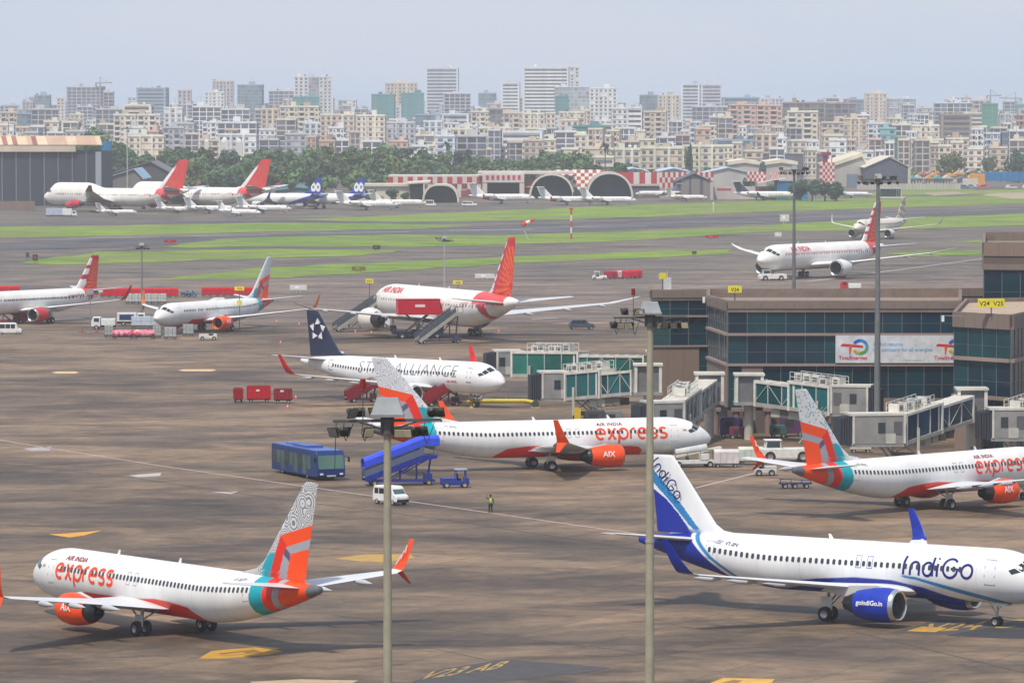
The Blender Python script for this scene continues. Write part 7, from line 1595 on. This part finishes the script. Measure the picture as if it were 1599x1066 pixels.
LM = [ # px0, px1, top row, distance, style, colour, label
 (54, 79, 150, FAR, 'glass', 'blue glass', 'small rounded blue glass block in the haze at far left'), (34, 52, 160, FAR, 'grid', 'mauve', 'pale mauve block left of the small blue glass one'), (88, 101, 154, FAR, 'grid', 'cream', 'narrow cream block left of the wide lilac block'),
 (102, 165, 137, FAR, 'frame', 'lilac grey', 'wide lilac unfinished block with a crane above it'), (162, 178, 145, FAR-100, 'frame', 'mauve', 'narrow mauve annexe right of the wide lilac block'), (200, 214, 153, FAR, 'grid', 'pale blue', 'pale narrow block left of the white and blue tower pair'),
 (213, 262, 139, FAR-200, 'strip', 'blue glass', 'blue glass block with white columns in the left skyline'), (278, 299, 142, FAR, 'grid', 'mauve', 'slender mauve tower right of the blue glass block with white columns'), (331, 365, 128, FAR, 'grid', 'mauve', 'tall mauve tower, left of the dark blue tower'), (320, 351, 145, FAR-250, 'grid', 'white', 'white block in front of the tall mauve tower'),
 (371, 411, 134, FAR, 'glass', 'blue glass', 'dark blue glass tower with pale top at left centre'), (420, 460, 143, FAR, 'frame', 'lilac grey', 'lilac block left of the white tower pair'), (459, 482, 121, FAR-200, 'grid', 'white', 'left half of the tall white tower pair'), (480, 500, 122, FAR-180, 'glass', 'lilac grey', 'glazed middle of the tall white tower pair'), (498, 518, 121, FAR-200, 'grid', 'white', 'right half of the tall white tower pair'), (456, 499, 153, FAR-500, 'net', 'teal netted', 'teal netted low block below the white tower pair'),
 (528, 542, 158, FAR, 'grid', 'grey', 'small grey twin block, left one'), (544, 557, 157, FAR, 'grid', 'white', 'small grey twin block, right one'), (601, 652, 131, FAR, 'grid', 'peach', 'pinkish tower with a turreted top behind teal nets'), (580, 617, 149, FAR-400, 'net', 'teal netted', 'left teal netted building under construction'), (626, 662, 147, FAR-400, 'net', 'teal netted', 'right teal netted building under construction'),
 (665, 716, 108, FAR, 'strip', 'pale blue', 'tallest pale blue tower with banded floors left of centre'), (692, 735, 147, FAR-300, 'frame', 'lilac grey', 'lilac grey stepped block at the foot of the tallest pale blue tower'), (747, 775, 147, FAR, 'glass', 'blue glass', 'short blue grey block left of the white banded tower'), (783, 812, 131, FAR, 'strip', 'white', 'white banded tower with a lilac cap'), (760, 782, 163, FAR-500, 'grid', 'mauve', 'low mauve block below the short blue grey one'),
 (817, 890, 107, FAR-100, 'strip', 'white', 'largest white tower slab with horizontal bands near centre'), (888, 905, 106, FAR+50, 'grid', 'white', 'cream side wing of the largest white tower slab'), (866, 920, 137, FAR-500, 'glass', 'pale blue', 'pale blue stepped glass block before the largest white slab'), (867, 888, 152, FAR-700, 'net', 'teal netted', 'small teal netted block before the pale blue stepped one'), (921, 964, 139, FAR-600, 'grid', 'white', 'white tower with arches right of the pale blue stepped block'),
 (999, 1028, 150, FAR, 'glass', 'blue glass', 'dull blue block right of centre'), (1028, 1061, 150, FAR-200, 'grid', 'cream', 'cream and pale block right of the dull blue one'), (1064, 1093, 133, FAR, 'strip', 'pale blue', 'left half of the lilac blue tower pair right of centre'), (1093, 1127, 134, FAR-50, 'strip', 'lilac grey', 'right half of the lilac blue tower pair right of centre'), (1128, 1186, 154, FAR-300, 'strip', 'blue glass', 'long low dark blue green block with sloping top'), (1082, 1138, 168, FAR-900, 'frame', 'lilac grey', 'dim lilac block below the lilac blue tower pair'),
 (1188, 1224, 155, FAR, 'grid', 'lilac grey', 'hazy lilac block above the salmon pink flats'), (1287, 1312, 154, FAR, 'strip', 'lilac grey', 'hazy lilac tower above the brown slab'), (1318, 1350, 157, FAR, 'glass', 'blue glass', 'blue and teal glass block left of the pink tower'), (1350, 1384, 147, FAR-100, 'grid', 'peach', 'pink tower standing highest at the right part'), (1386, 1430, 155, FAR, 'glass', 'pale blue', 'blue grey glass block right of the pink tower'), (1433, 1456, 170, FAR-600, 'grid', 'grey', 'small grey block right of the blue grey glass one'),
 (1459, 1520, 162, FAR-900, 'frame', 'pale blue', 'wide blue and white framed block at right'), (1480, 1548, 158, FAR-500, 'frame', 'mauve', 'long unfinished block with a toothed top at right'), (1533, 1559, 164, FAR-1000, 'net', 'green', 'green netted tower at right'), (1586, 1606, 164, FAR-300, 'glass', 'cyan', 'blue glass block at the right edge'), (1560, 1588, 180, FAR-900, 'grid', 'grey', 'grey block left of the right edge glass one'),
 (0, 27, 177, MID, 'balcony', 'tan', 'tan flats at the left edge'), (27, 50, 179, MID, 'glass', 'blue glass', 'block with a teal front near the left edge'), (47, 92, 172, MID-100, 'frame', 'grey', 'bare grey concrete block near the left edge'), (150, 192, 172, MID+100, 'frame', 'grey', 'grey flats left of the yellow cream balcony block'), (192, 238, 166, MID+50, 'strip', 'peach', 'long flat topped building with an orange roof edge'), (176, 212, 181, MID-400, 'balcony', 'yellow cream', 'left wing of the yellow cream balcony flats'), (212, 250, 181, MID-400, 'balcony', 'cream', 'right wing of the yellow cream balcony flats'),
 (256, 287, 170, MID, 'grid', 'white', 'white flats right of the yellow cream balcony block'), (300, 345, 168, MID+200, 'frame', 'white', 'white framed flats at left'), (345, 390, 172, MID+100, 'frame', 'white', 'second white framed flats, right of the first'), (408, 437, 172, MID, 'grid', 'tan', 'beige block left of the yellow cream towers'), (437, 466, 168, MID-200, 'balcony', 'yellow cream', 'left yellow cream tower of the row'), (466, 500, 168, MID-200, 'balcony', 'yellow cream', 'right yellow cream tower of the row with pale stripe'), (500, 556, 181, MID-300, 'grid', 'peach', 'broad peach flats left of centre'), (556, 603, 182, MID-350, 'grid', 'cream', 'broad cream flats with a dark blue band'), (603, 648, 193, MID-300, 'grid', 'lilac grey', 'greyish flats right of the broad cream flats'),
 (648, 690, 181, MID, 'glass', 'blue glass', 'blue grey glazed block, left part'), (690, 734, 180, MID, 'strip', 'pale blue', 'blue grey striped block, right part'), (736, 765, 176, MID-100, 'balcony', 'cream', 'cream balcony flats left of the brown gap'), (765, 785, 172, MID+60, 'frame', 'brown', 'dark brown narrow flats near centre'), (785, 816, 178, MID-60, 'balcony', 'tan', 'beige balcony flats right of the dark brown ones'), (818, 852, 179, MID-100, 'grid', 'cream', 'cream block below the largest white slab'), (853, 868, 178, MID-200, 'grid', 'yellow cream', 'narrow cream stair tower below the largest white slab'), (873, 915, 177, MID-150, 'grid', 'cream', 'cream block with white frames right of the narrow stair tower'), (887, 953, 199, MID-500, 'net', 'teal netted', 'low teal netted block right of centre'),
 (955, 980, 171, MID-200, 'grid', 'white', 'left half of the white and blue flats right of centre'), (980, 1004, 170, MID-200, 'strip', 'white', 'right half of the white and blue flats right of centre'), (1005, 1042, 176, MID-200, 'balcony', 'tan', 'beige grey flats with dark balconies right of the white and blue flats'), (1108, 1138, 184, MID-100, 'frame', 'cream', 'cream framed flats left of the salmon pink flats'), (1138, 1180, 165, MID-100, 'balcony', 'salmon pink', 'salmon pink balcony flats, left wing'), (1180, 1221, 166, MID-100, 'balcony', 'salmon pink', 'salmon pink balcony flats, right wing'), (1229, 1280, 176, MID-500, 'balcony', 'cream', 'cream tower with a dark balcony stack in front of the brown slab'), (1222, 1290, 162, MID+100, 'frame', 'brown', 'long brown slab, left part'), (1290, 1336, 163, MID+50, 'frame', 'brown', 'long brown slab, right part'), (1282, 1318, 193, MID-500, 'balcony', 'tan', 'tan flats right of the cream tower'), (1316, 1355, 187, MID-550, 'grid', 'tan', 'second tan flats, below the brown slab'),
 (1374, 1400, 202, MID-500, 'grid', 'cyan', 'bright cyan block at right'), (1399, 1415, 217, MID-700, 'net', 'green', 'small green netted block beside the bright cyan one'), (1424, 1468, 198, MID-500, 'grid', 'cream', 'cream house block right of the bright cyan one'), (1469, 1517, 181, MID-300, 'strip', 'brown', 'brown and white striped flats at right'), (1517, 1536, 203, MID-600, 'balcony', 'white', 'white and blue flats, left wing, at right'), (1540, 1562, 210, MID-600, 'balcony', 'pale blue', 'blue flats with cream balconies at right'), (1563, 1586, 208, MID-600, 'glass', 'blue glass', 'dark teal blue block near the right edge'), (1588, 1612, 181, MID-400, 'balcony', 'salmon pink', 'pinkish brown flats at the right edge'),
 (340, 402, 193, NEAR+200, 'frame', 'white', 'white framed low flats above the domes'), (680, 712, 214, NEAR-200, 'grid', 'pale blue', 'low pale blue building behind the wood'), (712, 760, 214, NEAR-180, 'frame', 'grey', 'grey unfinished building beside the low pale blue one'), (782, 850, 208, NEAR, 'strip', 'white', 'low white building with dark ribbon windows'), (762, 784, 205, NEAR-50, 'frame', 'lilac grey', 'grey framed block left of the ribbon window building'), (958, 1000, 235, NEAR-350, 'grid', 'cream', 'left wing of the low cream flats behind the tree row'), (1000, 1068, 233, NEAR-330, 'grid', 'yellow cream', 'middle wing of the low cream flats behind the tree row'), (1068, 1132, 230, NEAR-340, 'grid', 'cream', 'right wing of the low cream flats behind the tree row'), (1116, 1176, 221, NEAR, 'strip', 'blue glass', 'low building with a blue roof and pale columns'), (1177, 1214, 212, NEAR+50, 'grid', 'tan', 'tan house block right of the blue roofed building'), (1408, 1466, 224, NEAR-50, 'frame', 'cream', 'low cream and pink house with an arcade'), (645, 675, 240, NEAR-260, 'frame', 'white', 'small white cube showing through the wood'), (845, 960, 214, NEAR+100, 'grid', 'peach', 'long low peach building below the teal netted block'), (200, 256, 214, NEAR-100, 'grid', 'yellow cream', 'low yellow cream houses above the wood at left'), (340, 400, 212, NEAR, 'grid', 'white', 'low white row by the domes'), (925, 958, 247, NEAR-400, 'strip', 'yellow cream', 'pale low roof left of the low cream flats')]
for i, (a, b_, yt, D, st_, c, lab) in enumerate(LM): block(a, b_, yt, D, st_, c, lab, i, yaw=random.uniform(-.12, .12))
# the rest of the town, each house placed between the landmarks
ORD = ['', 'second ', 'third ', 'fourth ', 'fifth ', 'sixth ', 'seventh ', 'eighth ', 'ninth ', 'tenth ', 'eleventh ', 'twelfth ']
used = {}
def filler(px0, px1, ylo, yhi, D0, D1, wlo, whi, cols, styles, where, seed):
    rr = random.Random(seed); p = px0
    while p < px1:
        w_ = rr.uniform(wlo, whi); D = rr.uniform(D0, D1); c = rr.choice(cols); st_ = rr.choice(styles)
        yt = lerp(yhi, ylo, rr.random()**1.6*1.35); fl = int(Z(yt, D)/3.3)
        near = min(LM, key=lambda q: abs((q[0]+q[1])/2-(p+w_/2))+(0 if abs(q[3]-D) < 900 else 40)); side = 'left of' if p+w_/2 < (near[0]+near[1])/2 else 'right of'
        size = 'narrow' if w_ < 17 else 'broad' if w_ > 27 else 'medium'; kind = {'grid': 'flats', 'balcony': 'balcony flats', 'strip': 'banded block', 'glass': 'glazed block', 'frame': 'unfinished block', 'net': 'netted block'}[st_]
        nl = near[6].split(',')[0].split(' with ')[0]
        base = '%s %s %s %s %s the %s' % (size, c, kind, where, 'just '+side, nl); words = base.split()[:15]; base = ' '.join(words)
        k = used.get(base, 0); used[base] = k+1; lab = ORD[k]+base
        block(p, p+w_, yt, D, st_, c, lab, seed*1000+int(p)); p += w_*rr.uniform(.85, 1.35)
allc = ['cream', 'white', 'grey', 'tan', 'white', 'yellow cream', 'pale blue', 'peach', 'white', 'cream', 'cream']
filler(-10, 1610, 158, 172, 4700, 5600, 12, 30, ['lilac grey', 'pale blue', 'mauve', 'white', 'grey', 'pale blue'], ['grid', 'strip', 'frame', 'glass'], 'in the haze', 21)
filler(-10, 1610, 176, 192, 3700, 4300, 14, 32, allc, ['grid', 'balcony', 'frame', 'strip'], 'in the back row', 22)
filler(-10, 1610, 190, 206, 3100, 3350, 14, 34, allc, ['grid', 'balcony', 'frame'], 'in the middle row', 23)
filler(195, 1600, 206, 222, 2820, 2980, 16, 36, ['cream', 'white', 'tan', 'grey', 'yellow cream', 'peach', 'salmon pink'], ['grid', 'frame', 'balcony'], 'in the front row', 24)
filler(-10, 130, 200, 216, 2700, 2900, 16, 34, ['cream', 'white', 'grey'], ['grid', 'frame'], 'in the front row', 25)
filler(640, 1600, 224, 238, 2640, 2760, 16, 34, ['cream', 'white', 'tan', 'peach'], ['grid', 'frame'], 'in the low front row', 26)
# crowded huts and parked vehicles at the right
rr = random.Random(31); WORD = ['blue', 'rust red', 'pale grey', 'cream', 'pinkish', 'dark grey', 'turquoise', 'orange']; HC = [(.06, .2, .42), (.35, .15, .1), (.5, .5, .5), (.55, .5, .4), (.5, .36, .36), (.14, .14, .16), (.08, .35, .38), (.6, .3, .1)]
RWN = ['lowest', 'second', 'third', 'fourth', 'highest']
for row in range(5):
    D = 2480+row*85; p = 1418+rr.uniform(0, 8); k = 0
    while p < 1606:
        w_ = rr.uniform(8, 17); ci = rr.randrange(8); z = Z(283-row*5.2-rr.uniform(0, 5), D); z = max(3, z); wdm = W_(p, p+w_, D)
        if not (1530 < p < 1606 and row == 0):
            k += 1; t = tag(empty('low_house', (X(p, D), D+rr.uniform(-15, 15), 0)), '%s roofed hut, number %s from left, %s row of the crowded quarter' % (WORD[ci], ['one', 'two', 'three', 'four', 'five', 'six', 'seven', 'eight', 'nine', 'ten', 'eleven', 'twelve', 'thirteen', 'fourteen', 'fifteen', 'sixteen'][k-1], RWN[row]), 'house', 'huts of the crowded quarter')
            b = MB(rr.choice([(.5, .46, .4), (.4, .38, .36), (.5, .4, .36), (.3, .3, .32)])); b.b2(0, wdm, 0, 9, 0, z)
            for q in range(int(wdm/1.4)): b.b2(q*1.4+.3, q*1.4+.9, -.06, 0, max(.5, z-2.6), z-1.2, (.08, .08, .1))
            b.build('wall', 'facade', t); r = MB(HC[ci]); r.prism([(-.6, z), (wdm+.6, z), (wdm/2, z+1.6)], 'y', -.8, 9.6); r.build('roof', 'facade', t)
        p += w_*rr.uniform(.9, 1.4)
rr = random.Random(5)
for k in range(26):
    p = 1425+rr.uniform(0, 95); 
    if k % 2: p = 1500+rr.uniform(0, 110)
    D = 2360+rr.uniform(0, 70) if k % 2 == 0 else 2375; c = rr.choice([(.6, .6, .6), (.3, .3, .33), (.5, .1, .1), (.6, .55, .5), (.1, .15, .3)])
    if k % 2: D = 2350+rr.uniform(0, 25)
    t = tag(empty('parked_car', (X(p, D), D, 0), rr.uniform(-.2, .2)), 'small parked car before the %s' % ('boundary of the crowded quarter' if k % 2 == 0 else 'blue hoarding at the right edge'), 'car', 'cars parked by the crowded quarter' if k % 2 == 0 else 'cars parked before the blue hoarding')
    b = MB(c); b.prism([(-2.3, .4), (2.3, .4), (2.3, 1.0), (1.2, 1.2), (.7, 1.8), (-1.3, 1.8), (-2.2, 1.2)], 'y', -.9, .9); b.build('body', 'vehicle_paint', t); g = MB((.03, .04, .05)); g.prism([(-1.2, 1.25), (1.0, 1.25), (.6, 1.7), (-1.1, 1.7)], 'y', -.93, .93); g.build('side_window', 'glass', t)
# domes, cranes
for k, p in enumerate((323, 351, 374)):
    D = NEAR-150; r_ = W_(0, (4, 6.5, 5)[k], D); t = thing_at(p, D, 'dome', ['small white dome, leftmost of three above the wood', 'largest white dome, middle of the three above the wood', 'pointed white dome, rightmost of the three above the wood'][k], 'dome', 'white domes above the wood'); z = Z(222, D)
    b = MB((.66, .65, .62)); b.lathe([(0, r_*.8)]+[(r_*1.1*sin(a), r_*.8*cos(a)) for a in np.linspace(.1, 1.5, 8)]+[(r_*1.35, .02)], (0, 0, z), 'z', 18); b.build('cupola', 'facade', t, True); b = MB((.6, .58, .54)); b.b2(-r_, r_, -r_, r_, 0, z); b.build('drum', 'facade', t)
def crane(px, D, ytop, L, label):
    t = thing_at(px, D, 'tower_crane', label, 'crane'); z = Z(ytop, D); b = MB((.35, .3, .33)); b.bar((0, 0, 0), (0, 0, z), 1.4); b.build('tower', 'steelwork', t); j = MB((.35, .3, .33)); j.bar((-L*.4, 0, z), (L, 0, z+.5), 1.2); j.bar((0, 0, z), (0, 0, z+6), .8); j.bar((0, 0, z+6), (L*.7, 0, z+.6), .4); j.b2(-L*.4, -L*.25, -1, 1, z-3, z, (.3, .3, .32)); j.build('jib', 'steelwork', t)
crane(157, FAR, 130, 12, 'tiny tower crane above the wide lilac block'); crane(1585, FAR, 154, -16, 'tower crane near the right edge of the skyline'); crane(1546, FAR-300, 150, 10, 'faint tower crane left of the right edge skyline')

# ---------------------------------------------------------------- haze
hz = MB((1, 1, 1)); hz.b2(-2600, 2600, -150, 6100, -1, 160); ho = hz.build('haze', 'matte'); ho['kind'] = 'stuff'
m = bpy.data.materials.new('haze_air'); m.use_nodes = True; nt = m.node_tree; nt.nodes.clear(); o = nt.nodes.new('ShaderNodeOutputMaterial'); v = nt.nodes.new('ShaderNodeVolumePrincipled')
v.inputs['Color'].default_value = (.92, .95, 1.0, 1); v.inputs['Density'].default_value = .00009; v.inputs['Anisotropy'].default_value = 0; nt.links.new(v.outputs[0], o.inputs['Volume'])
ho.data.materials.clear(); ho.data.materials.append(m)
